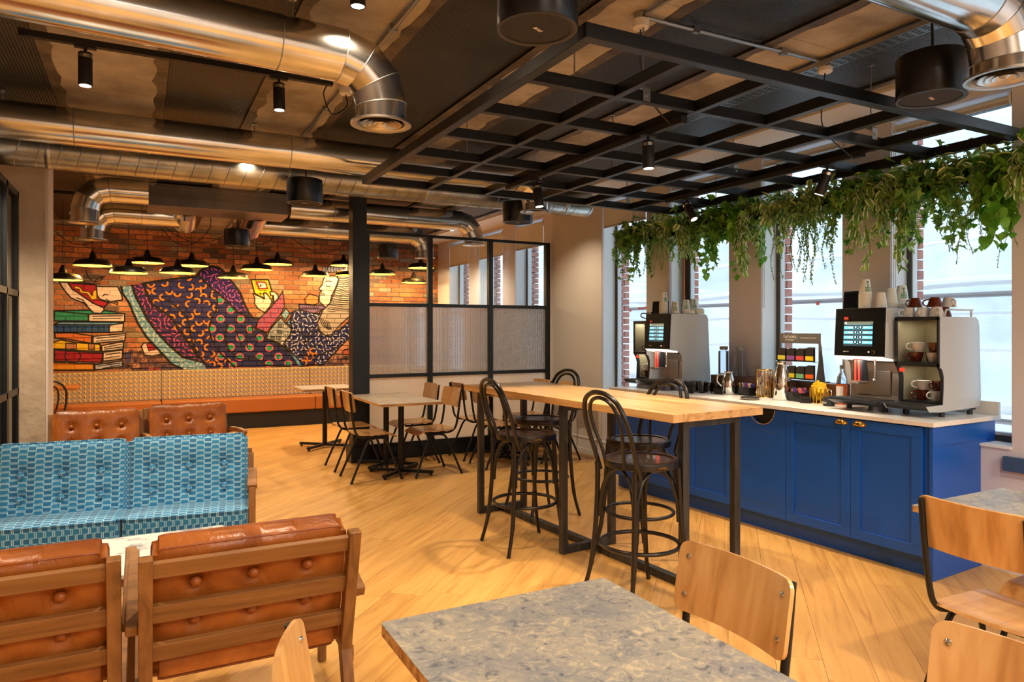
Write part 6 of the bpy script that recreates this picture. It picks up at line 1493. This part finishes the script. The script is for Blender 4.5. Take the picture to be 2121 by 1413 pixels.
jg = thing('milk_jug', 'steel milk jug on top of the far cup cabinet', 'jug', (4.33, 5.34, 1.581))
MB().lathe([(0.001, 0), (0.036, 0), (0.040, 0.02), (0.034, 0.065), (0.037, 0.085), (0.001, 0.082)], (0, 0, 0), 24).build('body', M['steel_bright'], jg, smooth=True)
MB().tube(bez([(-0.03, 0.02, 0.07), (-0.07, 0.04, 0.07), (-0.075, 0.045, 0.04), (-0.035, 0.02, 0.02)], 5), 0.005, 8).build('handle', M['machine_dark'], jg, smooth=True)
# paper cups, lids, napkin boxes on the machines
def napkin(label, loc):
    t = thing('napkin_dispenser', label, 'dispenser', loc, 0, 'black napkin dispensers')
    MB().prism([(0, 0), (0.12, 0), (0.12, 0.122), (0.012, 0.122)], -0.055, 0.055, 'y').build('casing', M['machine_black'], t, bevel=0.006, seg=3)
    MB().prism([(-0.0015, 0.012), (0.0005, 0.012), (0.0115, 0.108), (0.0095, 0.108)], -0.044, 0.044, 'y').build('face_plate', M['smoked'], t)
napkin('black napkin dispenser on the near coffee machine', (4.36, 3.215, 1.643)); napkin('black napkin dispenser on the far coffee machine', (4.28, 5.205, 1.643))
paper_stack('tall stack of paper cups on the near coffee machine', (4.375, 3.105, 1.643), 16, -2.0, 0.041)
paper_stack('short paper cup stack right of the tall one, near machine', (4.40, 3.008, 1.643), 1, 0, 0.041, False)
paper_stack('plain paper cup stack behind, near coffee machine', (4.50, 3.00, 1.643), 6, 0, 0.041, False)
paper_stack('green-printed paper cup stack against the window, near machine', (4.60, 2.99, 1.643), 9, -2.2, 0.042)
paper_stack('tall stack of paper cups on the far coffee machine', (4.27, 5.075, 1.643), 16, -1.6, 0.040)
paper_stack('front green-printed cups on the far coffee machine', (4.33, 4.985, 1.643), 2, -2.2, 0.041)
paper_stack('middle green-printed cups on the far coffee machine', (4.47, 4.995, 1.643), 5, -2.2, 0.042)
paper_stack('rear green-printed cups on the far coffee machine', (4.60, 5.03, 1.643), 7, -2.2, 0.042)
def lids(label, loc, n, r=0.045):
    t = thing('lid_stack', label, 'cup lids', loc, 0, 'white cup lids'); pr = []
    for k in range(n): pr += [(r, k*0.005), (r+0.001, k*0.005+0.002), (r, k*0.005+0.004)]
    MB().lathe(pr+[(r*0.9, n*0.005+0.012), (r*0.6, n*0.005+0.017), (0.001, n*0.005+0.018)], (0, 0, 0), 28).build('lids', M['paper_white'], t, smooth=True)
lids('stack of white lids on the far machine, left one', (4.50, 4.945+0.03, 1.643), 4); lids('domed white lids on the far machine, right one', (4.60, 4.96, 1.643), 7)
lids('white lids lying beside the mugs on the near machine', (4.55, 2.985-0.015, 1.643), 3)
# ------------------------------------------------------------------ things along the worktop
gl_p = None
for i in range(4):
    for j in range(3):
        loc = (4.30+j*0.085+0.01*(i % 2), 4.86-i*0.082, ZT)
        if gl_p is None:
            gl_p = thing('glass_tumbler', 'clear glass tumbler in the cluster beside the far coffee machine', 'glass', loc, 0, 'clear glass tumblers')
            MB().lathe([(0.001, 0.0), (0.029, 0.0), (0.031, 0.002), (0.036, 0.088), (0.034, 0.089), (0.029, 0.012), (0.001, 0.010)], (0, 0, 0), 24).build('tumbler', M['glass'], gl_p, smooth=True, angle=50)
        else: dup(gl_p, loc)
def card(label, loc, rz, words, w_=0.075, h_=0.05):
    t = thing('label_holder', label, 'sign', loc, rz, 'small counter labels')
    MB().box(-w_/2, w_/2, 0.0, 0.002, 0.0, h_).build('card', M['label_white'], t); MB().box(-w_/2-0.003, w_/2+0.003, -0.003, -0.0005, 0, h_+0.003).build('acrylic_front', M['clear'], t)
    MB().box(-w_/2-0.003, w_/2+0.003, 0.0, 0.03, 0.0, 0.003).build('acrylic_base', M['clear'], t)
    for k, s in enumerate(words): text('lettering', s, 0.012 if k == 0 else 0.007, M['ink'] if k == 0 else M['logo_red'], t, (0, -0.0003, h_*0.62-k*0.019), (PI/2, 0, 0))
fr_ = -1.05
card('small printed card beside the glass tumblers', (4.17, 4.62, ZT), fr_, ['Vegetarian', 'options'])
card('small pink-edged label before the chrome milk jug', (4.33, 4.44, ZT), fr_, ['Semi Milk', 'fresh'])
card('small white label in front of the short gold basket', (4.385, 3.60, ZT), fr_, ['Gluten Free', 'snacks'])
def carafe(label, loc, r, h, handle):
    t = thing('vacuum_jug', label, 'jug', loc, 0.0, 'chrome vacuum jugs')
    MB().lathe([(0.001, 0), (r*0.9, 0), (r, 0.012), (r*0.98, h*0.45), (r*0.92, h*0.62), (r*0.55, h*0.9), (r*0.52, h*0.93), (r*0.64, h*0.955), (r*0.64, h*0.99), (0.001, h)], (0, 0, 0), 40).build('body', M['chrome'], t, smooth=True, angle=50)
    if handle: MB().tube(bez([(-0.02, r*0.5, h*0.88), (-0.045, r*1.25, h*0.84), (-0.05, r*1.5, h*0.55), (-0.02, r*0.95, h*0.3)], 6), 0.008, 10).build('handle', M['chrome'], t, smooth=True)
carafe('smaller chrome jug with handle behind its label', (4.43, 4.42, ZT), 0.056, 0.195, True)
carafe('tall chrome jug between the two snack baskets', (4.43, 3.86, ZT), 0.062, 0.30, False)
def packets(parent, n, bx, cols, seed, z0, up=True, size=0.03):
    r_ = random.Random(seed)
    for k in range(n):
        x = r_.uniform(-bx[0], bx[0]); y = r_.uniform(-bx[1], bx[1]); m = MB(); s = size*r_.uniform(0.8, 1.2)
        m.box(-s*0.42, s*0.42, -0.003, 0.003, -s, s); o = m.build('packet', M[r_.choice(cols)], parent, bevel=0.0015, seg=1); o.location = (x, y, z0+r_.uniform(0, 0.012)); o.rotation_euler = (r_.uniform(-0.35, 0.35), r_.uniform(-0.5, 0.5), r_.uniform(0, PI))
for n_, c3 in (('pk_blue', (52, 60, 150)), ('pk_red', (190, 44, 40)), ('pk_brown', (206, 164, 112)), ('pk_yellow', (236, 190, 24)), ('pk_white', (224, 216, 206)), ('pk_purple', (124, 70, 130)), ('pk_pink', (196, 90, 96))): M[n_] = plain(n_, rgb(*c3), 0.4)
def caddy(label, loc, rz, L, W_, cols, seed):
    t = thing('condiment_caddy', label, 'caddy', loc, rz, 'black condiment caddies'); m = MB(); h = 0.07
    m.box(-L/2, L/2, -W_/2, -W_/2+0.004, 0, h).box(-L/2, L/2, W_/2-0.004, W_/2, 0, h).box(-L/2, -L/2+0.004, -W_/2, W_/2, 0, h).box(L/2-0.004, L/2, -W_/2, W_/2, 0, h).box(-L/2, L/2, -W_/2, W_/2, 0, 0.004).box(-0.002, 0.002, -W_/2, W_/2, 0, h)
    m.build('tray', M['tray_black'], t)
    packets(t, 16, (L*0.42, W_*0.36), cols, seed, 0.068, size=0.024)
caddy('black caddy of sugar sticks right of the smaller chrome jug', (4.50, 4.285, ZT), PI/2-0.2, 0.20, 0.10, ['pk_brown', 'pk_brown', 'pk_blue', 'pk_white', 'pk_purple'], 1)
caddy('black caddy of sugar and sauce packets right of the tall chrome jug', (4.47, 3.715, ZT), PI/2-0.2, 0.155, 0.11, ['pk_brown', 'pk_blue', 'pk_blue', 'pk_red', 'pk_pink'], 2)
def basket(label, loc, r, h, n, cols, seed, pn, zp):
    t = thing('snack_basket', label, 'basket', loc, 0.3, 'gold wire snack baskets')
    for z in (0.004, h-0.004): MB().tube([(r*math.cos(2*PI*k/32), r*math.sin(2*PI*k/32), z) for k in range(32)], 0.0035, 6, closed=True).build('ring', M['gold_wire'], t, smooth=True)
    MB().lathe([(0.001, 0), (r, 0), (r, 0.004), (0.001, 0.004)], (0, 0, 0), 28).build('base', M['gold_wire'], t)
    w0 = None
    for k in range(n):
        a = 2*PI*k/n; MB().box(r*math.cos(a)-0.0025, r*math.cos(a)+0.0025, r*math.sin(a)-0.0025, r*math.sin(a)+0.0025, 0.004, h-0.004).build('upright_bar', M['gold_wire'], t)
    r_ = random.Random(seed)
    for k in range(pn):
        a = r_.uniform(0, 2*PI); q = r_.uniform(0, r*0.62); m = MB(); s = 0.032; m.box(-s, s, -0.005, 0.005, -s*1.2, s*1.2)
        o = m.build('snack_packet', M[r_.choice(cols)], t, bevel=0.004); o.location = (q*math.cos(a), q*math.sin(a), r_.uniform(0.045, zp)); o.rotation_euler = (r_.uniform(-0.5, 0.5), r_.uniform(-0.6, 0.6), r_.uniform(0, PI))
basket('tall gold wire basket of snack packets left of the tall chrome jug', (4.50, 4.09, ZT), 0.064, 0.225, 16, ['pk_white', 'pk_white', 'pk_purple', 'pk_brown'], 3, 14, 0.17)
basket('short gold wire basket of yellow packets before the syrup bottle', (4.50, 3.56, ZT), 0.074, 0.12, 16, ['pk_yellow', 'pk_yellow', 'pk_yellow', 'pk_brown'], 4, 16, 0.13)
sc_ = thing('saucer', 'round tan saucer with a black coaster on it near the worktop edge', 'saucer', (4.235, 4.00, ZT))
MB().lathe([(0.001, 0.004), (0.05, 0.003), (0.08, 0.012), (0.082, 0.014), (0.052, 0.0), (0.001, 0.0)], (0, 0, 0), 36).build('dish', M['pale_top'], sc_, smooth=True)
cs_ = thing('coaster', 'black coaster lying on the tan saucer', 'coaster', (4.235, 4.00, ZT+0.0125)); MB().lathe([(0.001, 0), (0.070, 0), (0.072, 0.003), (0.068, 0.008), (0.001, 0.008)], (0, 0, 0), 32).build('disc', M['black_paint'], cs_, smooth=True)
sy = thing('syrup_bottle', 'amber syrup bottle with pale label beside the near coffee machine', 'bottle', (4.56, 3.425, ZT))
MB().lathe([(0.001, 0), (0.034, 0), (0.037, 0.005), (0.037, 0.155), (0.001, 0.155)], (0, 0, 0), 28).build('syrup', M['amber'], sy, smooth=True)
MB().lathe([(0.0375, 0.150), (0.0378, 0.172), (0.030, 0.205), (0.014, 0.235), (0.0125, 0.275), (0.0145, 0.278), (0.001, 0.28)], (0, 0, 0), 28).build('bottle_neck', M['water'], sy, smooth=True)
MB().lathe([(0.015, 0.262), (0.015, 0.290), (0.001, 0.292)], (0, 0, 0), 18).build('cap', M['cap_grey'], sy, smooth=True)
m = MB(); m.add([(0.0382*math.cos(a), 0.0382*math.sin(a), z) for a in [PI*0.72+k*0.16 for k in range(12)] for z in (0.03, 0.135)], [(2*k, 2*k+2, 2*k+3, 2*k+1) for k in range(11)]); m.build('label', M['label_white'], sy)
ch_ = thing('cup_caddy', 'small dark cup with wire handle beside the near drip tray', 'cup', (4.385, 3.40, ZT))
MB().lathe([(0.001, 0), (0.036, 0), (0.040, 0.004), (0.042, 0.055), (0.039, 0.055), (0.037, 0.006), (0.001, 0.006)], (0, 0, 0), 28).build('cup_body', M['machine_dark'], ch_, smooth=True)
text('lettering', 'MILK', 0.018, M['white_ink'], ch_, (-0.0425, 0.006, 0.025), (PI/2, 0, -PI/2))
MB().tube(bez([(-0.02, 0.035, 0.053), (0.0, 0.02, 0.11), (0.0, -0.02, 0.11), (-0.02, -0.035, 0.053)], 5), 0.0025, 6).build('wire_handle', M['steel_bright'], ch_, smooth=True)
# risers
rs = thing('wooden_riser', 'dark wooden riser box along the back of the worktop', 'riser', (4.54, 3.42, ZT))
MB().box(0, 0.14, 0.0, 0.66, 0, 0.145).build('box', M['riser_wood'], rs, bevel=0.002)
rs2 = thing('wooden_riser', 'dark wooden riser box under the two clear water bottles', 'riser', (4.54, 4.20, ZT)); MB().box(0, 0.15, 0.0, 0.55, 0, 0.145).build('box', M['riser_wood'], rs2, bevel=0.002)
for k, (y, lab) in enumerate(((4.66, 'clear square water bottle, left of the pair on the riser'), (4.47, 'clear square water bottle, right of the pair on the riser'))):
    t = thing('water_bottle', lab, 'bottle', (4.61, y, ZT+0.146), 0.3, 'clear water bottles')
    MB().prism(rrect(-0.038, 0.038, -0.038, 0.038, 0.014, 3), 0, 0.215).build('body', M['water'], t, bevel=0.008, seg=3)
    MB().lathe([(0.024, 0.213), (0.024, 0.235), (0.001, 0.236)], (0, 0, 0), 20).build('neck', M['water'], t)
    MB().lathe([(0.034, 0.225), (0.036, 0.230), (0.036, 0.255), (0.001, 0.257)], (0, 0, 0), 24).build('cap', M['cap_grey'], t, smooth=True)
# tea stand
ts = thing('tea_display', 'grey tea display headed TAYLORS with eight pockets of sachets', 'display stand', (4.60, 3.835, ZT+0.146), 0)
def tb(y0, y1, z0, z1, x0=0.0, x1=0.004): return MB().box(x0, x1, y0, y1, z0, z1)
HWd = 0.195
tb(-HWd, HWd, 0.295, 0.375).build('header_board', M['stand_grey'], ts)
for s in (-1, 1): MB().prism([(0.0, 0.0), (0.004, 0.0), (0.004, 0.30), (0.0, 0.30)] if s > 0 else [(0.0, 0.0), (0.004, 0.0), (0.004, 0.30), (0.0, 0.30)], s*HWd-0.018 if s > 0 else s*HWd, s*HWd if s > 0 else s*HWd+0.018, 'y').build('side_board', M['stand_grey'], ts)
MB().prism([(-0.055, 0.0), (0.05, 0.0), (0.004, 0.29)], -HWd-0.004, -HWd, 'y').build('side_wing', M['stand_grey'], ts)
MB().box(-0.085, 0.06, -0.235, 0.235, 0.0, 0.006).build('base_board', M['machine_dark'], ts)
text('header_lettering', 'TAYLORS', 0.030, M['white_ink'], ts, (-0.001, 0.095, 0.345), (PI/2, 0, -PI/2))
text('header_lettering', 'of Harrogate', 0.017, M['white_ink'], ts, (-0.001, 0.095, 0.323), (PI/2, 0, -PI/2), italic=0.2)
tb(0.0225, 0.0235, 0.315, 0.358, -0.0012, 0).build('header_rule', M['white_ink'], ts)
text('header_lettering', 'OUTSTANDING TEA SINCE 1886', 0.0105, M['white_ink'], ts, (-0.001, -0.082, 0.338), (PI/2, 0, -PI/2))
for z in (0.150, 0.010): MB().box(-0.052, 0.0, -HWd+0.02, HWd-0.004, z, z+0.003).build('pocket_shelf', M['clear'], ts)
sa_cols = [[(204, 196, 60), (142, 84, 150), (212, 76, 72), (238, 208, 20)], [(96, 130, 160), (240, 206, 30), (124, 190, 134), (240, 104, 26)]]
for r_i, z in enumerate((0.153, 0.013)):
    for c_i in range(4):
        y = 0.137-c_i*0.089; M[f'band{r_i}{c_i}'] = plain(f'sachet_band_{r_i}{c_i}', rgb(*sa_cols[r_i][c_i]), 0.45)
        hh = 0.098 if c_i < 3 else 0.108
        for k in range(3):
            s = MB().box(-0.046+k*0.013, -0.043+k*0.013, y-0.036+0.002*k, y+0.036-0.001*k, 0.0+z, z+hh+k*0.003).build('tea_sachet', M['sachet_black'], ts, bevel=0.001, seg=1)
            if k == 0: MB().box(-0.0468, -0.0459, y-0.036, y+0.036, z+0.012, z+0.045).build('sachet_band', M[f'band{r_i}{c_i}'], s)
        MB().box(-0.0515, -0.0500, y-0.0425, y-0.040, z, z+0.045).build('pocket_divider', M['clear'], ts)
# power socket beside the far machine and folded leaflets under it
lf = thing('leaflet_stack', 'white folded leaflets under the far drip tray', 'leaflets', (4.22, 5.36, ZT)); 
for k in range(3): MB().box(0, 0.07, -0.10+k*0.004, 0.05, k*0.009, k*0.009+0.007).build('leaflet', M['label_white'], lf)

# ================================================================== TRAILING PLANTS
LR = random.Random(33)
def leaf_mesh(kind):
    """outline fan + uv across for the stripe; tip along +y, hung from the origin"""
    if kind == 'ivy': o = [(0, 0), (0.42, -0.12), (0.30, 0.18), (0.62, 0.34), (0.26, 0.48), (0, 1.0), (-0.26, 0.48), (-0.62, 0.34), (-0.30, 0.18), (-0.42, -0.12)]
    elif kind == 'heart': o = [(0, 0.05), (0.28, -0.08), (0.50, 0.12), (0.48, 0.42), (0.26, 0.74), (0, 1.0), (-0.26, 0.74), (-0.48, 0.42), (-0.50, 0.12), (-0.28, -0.08)]
    elif kind == 'stripe': o = [(0, 0), (0.17, 0.12), (0.27, 0.35), (0.25, 0.6), (0.13, 0.84), (0, 1.0), (-0.13, 0.84), (-0.25, 0.6), (-0.27, 0.35), (-0.17, 0.12)]
    else: o = [(0, 0), (0.22, 0.25), (0.24, 0.6), (0, 1.0), (-0.24, 0.6), (-0.22, 0.25)]
    return o
def leaf_into(V, F, U, kind, loc, size, M3):
    o = leaf_mesh(kind); n = len(V); cy = 0.45
    hw = max(abs(p[0]) for p in o)
    pts = [(0.0, 0.0, 0.02), (0, cy, 0.07), (0, 1.0, -0.05)] if False else None
    ctr = Vector((0, cy, 0.0)); V.append(tuple(Vector(loc)+M3 @ (ctr*size)))
    U.append((0.0, cy))
    for (x, y) in o:
        z = abs(x)*0.35-0.25*(y-cy)**2; V.append(tuple(Vector(loc)+M3 @ (Vector((x, y, z))*size))); U.append((x/hw if kind == 'stripe' else 0.0, y))
    m = len(o)
    for k in range(m): F.append((n, n+1+k, n+1+(k+1) % m))
def build_leaves(name, V, F, U, mat, parent=None):
    me = bpy.data.meshes.new(name); me.from_pydata(V, [], F); me.materials.append(M[mat]); uv = me.uv_layers.new(name='UVMap')
    idx = np.zeros(len(me.loops), np.int32); me.loops.foreach_get('vertex_index', idx); uv.data.foreach_set('uv', np.array(U, np.float32)[idx].ravel()); me.update()
    o = bpy.data.objects.new(name, me); COL.objects.link(o); o.parent = parent; return o
def rot3(yaw, droop, roll): return (Matrix.Rotation(yaw, 3, 'Z') @ Matrix.Rotation(droop, 3, 'X') @ Matrix.Rotation(roll, 3, 'Y'))
proto_leaf = {}
def leaf_proto(kind, mat):
    V, F, U = [], [], []; leaf_into(V, F, U, kind, (0, 0, 0), 1.0, Matrix.Identity(3)); return V, F, U
RX = 4.555
mk = {'ivy': 'ivy', 'heart': 'pothos', 'stripe': 'varieg', 'small': 'fern'}
# slim trough the plants grow from
tg = thing('plant_trough', 'slim black trough hidden by leaves in front of the window tops', 'planter', (RX, 4.0, 2.40))
MB().box(-0.05, 0.05, -1.95, 1.92, 0.0, 0.085).build('trough', M['grid_black'], tg, bevel=0.004)
for y in (-1.9, -0.6, 0.7, 1.9): MB().cyl((0, y, 0.08), (0, y, CZ-2.42), 0.004, 8).build('hanger_rod', M['galv'], tg)
plants = [  # y centre, spread, leaf kind, big-leaf size, hang length, label
 (5.78, 0.22, 'ivy', 0.065, 0.42, 'dark ivy plant at the far left end of the trough'),
 (5.42, 0.24, 'small', 0.020, 0.40, 'fine trailing creeper beside the ivy at the left end'),
 (5.12, 0.24, 'stripe', 0.085, 0.30, 'striped-leaf plant near the glowing spotlight'),
 (4.78, 0.24, 'ivy', 0.06, 0.38, 'green ivy left of the middle of the trough'),
 (4.45, 0.24, 'heart', 0.075, 0.42, 'bright heart-leaved creeper over the second window pier'),
 (4.10, 0.24, 'stripe', 0.095, 0.42, 'striped-leaf plant hanging over the third window edge'),
 (3.78, 0.22, 'small', 0.022, 0.50, 'fine curly creeper hanging before the third window'),
 (3.50, 0.22, 'small', 0.026, 0.56, 'longest hanging creeper with dense button leaves'),
 (3.24, 0.20, 'ivy', 0.065, 0.34, 'pale ivy hanging in front of the third pier'),
 (2.98, 0.20, 'stripe', 0.095, 0.46, 'striped-leaf plant hanging over the nearest window frame'),
 (2.72, 0.20, 'ivy', 0.075, 0.40, 'dark ivy trailing in front of the nearest window'),
 (2.48, 0.18, 'small', 0.016, 0.48, 'wiry tangled creeper in front of the nearest window'),
 (2.26, 0.18, 'heart', 0.095, 0.42, 'large heart-leaved plant nearest the right edge of the picture'),
 (2.08, 0.15, 'stripe', 0.085, 0.25, 'striped-leaf plant at the right edge of the picture'),
]
for (yc, sp_w, kind, sz, hang, lab) in plants:
    t = thing('trailing_plant', lab, 'plant', (RX, yc, 2.46), 0, 'plants trailing from the trough')
    k2 = 'ivy' if kind == 'stripe' else 'stripe'; stems = MB(); V, F, U = [], [], []; V2, F2, U2 = [], [], []; singles = []
    kv = {'small': 26, 'ivy': 15, 'stripe': 14, 'heart': 13}[kind]
    for v in range(kv):
        y = LR.uniform(-sp_w, sp_w); x = LR.uniform(-0.06, 0.06); out = LR.uniform(0.05, 0.17)*(-1 if LR.random() < 0.72 else 0.6); L = hang*(0.25+0.85*LR.random()**1.5) if v > 2 else hang*LR.uniform(1.05, 1.25)
        up = LR.uniform(0.03, 0.10); pts = [(x, y, 0.0), (x+out*0.4, y+LR.uniform(-.03, .03), up), (x+out*0.85, y+LR.uniform(-.05, .05), up*0.4)]
        n = 5; wob = LR.uniform(0, 6)
        for k in range(1, n+1): pts.append((x+out+0.012*math.sin(wob+k*1.3), pts[2][1]+0.02*math.sin(wob+k*1.7), up*0.4-L*k/n))
        cv = bez(pts, 5); stems.tube(cv, 0.0016, 4, caps=False)
        tot = len(cv); step = {'small': 1, 'ivy': 2, 'stripe': 2, 'heart': 3}[kind]
        for k in range(2, tot, step):
            rep = 3 if kind == 'small' else 2
            for q in range(rep):
                p = cv[k]; yaw = LR.uniform(0, 2*PI); dr = LR.uniform(-1.5, -0.5); s = sz*LR.uniform(0.55, 1.1)*(0.8 if k > tot*0.8 else 1.0)
                off = Vector((LR.uniform(-1, 1), LR.uniform(-1, 1), LR.uniform(-1, 1)))*(0.006 if kind == 'small' else 0.012)
                if kind != 'small' and len(singles) < 22 and k > 5 and LR.random() < 0.35: singles.append((p+off, s*1.05, yaw, dr, LR.uniform(-.5, .5)))
                else: leaf_into(V, F, U, kind, p+off, s, rot3(yaw, dr, LR.uniform(-.6, .6)))
    # bushy crown along the trough, mixed leaves
    for k in range(int(190*sp_w/0.22)):
        y = LR.uniform(-sp_w, sp_w); r_ = LR.random(); x = LR.gauss(-0.02, 0.075); z = LR.gauss(0.005, 0.065)+0.02
        kk = kind if kind != 'small' and LR.random() < 0.65 else LR.choice(('ivy', 'stripe', 'ivy'))
        s = LR.uniform(0.05, 0.10)*(1.1 if kk == 'stripe' else 1)
        tgt = (V, F, U) if kk == kind else (V2, F2, U2)
        if kk == kind: leaf_into(V, F, U, kk, (x, y, z), s, rot3(LR.uniform(0, 2*PI), LR.uniform(-1.3, 0.7), LR.uniform(-.7, .7)))
        else: leaf_into(V2, F2, U2, k2, (x, y, z), s, rot3(LR.uniform(0, 2*PI), LR.uniform(-1.3, 0.7), LR.uniform(-.7, .7)))
    stems.build('stems', M['stem'], t, smooth=True)['kind'] = 'stuff'
    build_leaves('foliage', V, F, U, mk[kind], t)['kind'] = 'stuff'
    if V2: build_leaves('crown_foliage', V2, F2, U2, mk[k2], t)['kind'] = 'stuff'
    for (p, s, yaw, dr, ro) in singles:
        if kind not in proto_leaf:
            a, b, c_ = leaf_proto(kind, mk[kind]); proto_leaf[kind] = build_leaves('leaf', a, b, c_, mk[kind], t); o = proto_leaf[kind]
        else: o = share(proto_leaf[kind], (0, 0, 0), parent=t)
        o.parent = t; o.location = p; o.scale = (s, s, s); o.rotation_euler = rot3(yaw, dr, ro).to_euler()
# small repeated fittings that cannot be told apart singly stay joined
for o in bpy.data.objects:
    if o.type == 'MESH' and o.name.split('.')[0] in ('joint_seam', 'clamp_band', 'spiral_seam', 'hanger_strap', 'saddle_clip', 'suspension_wire', 'bracket', 'pull_chain', 'reeded_strip', 'diffuser_cones') and o.parent is not None: o['kind'] = 'stuff'
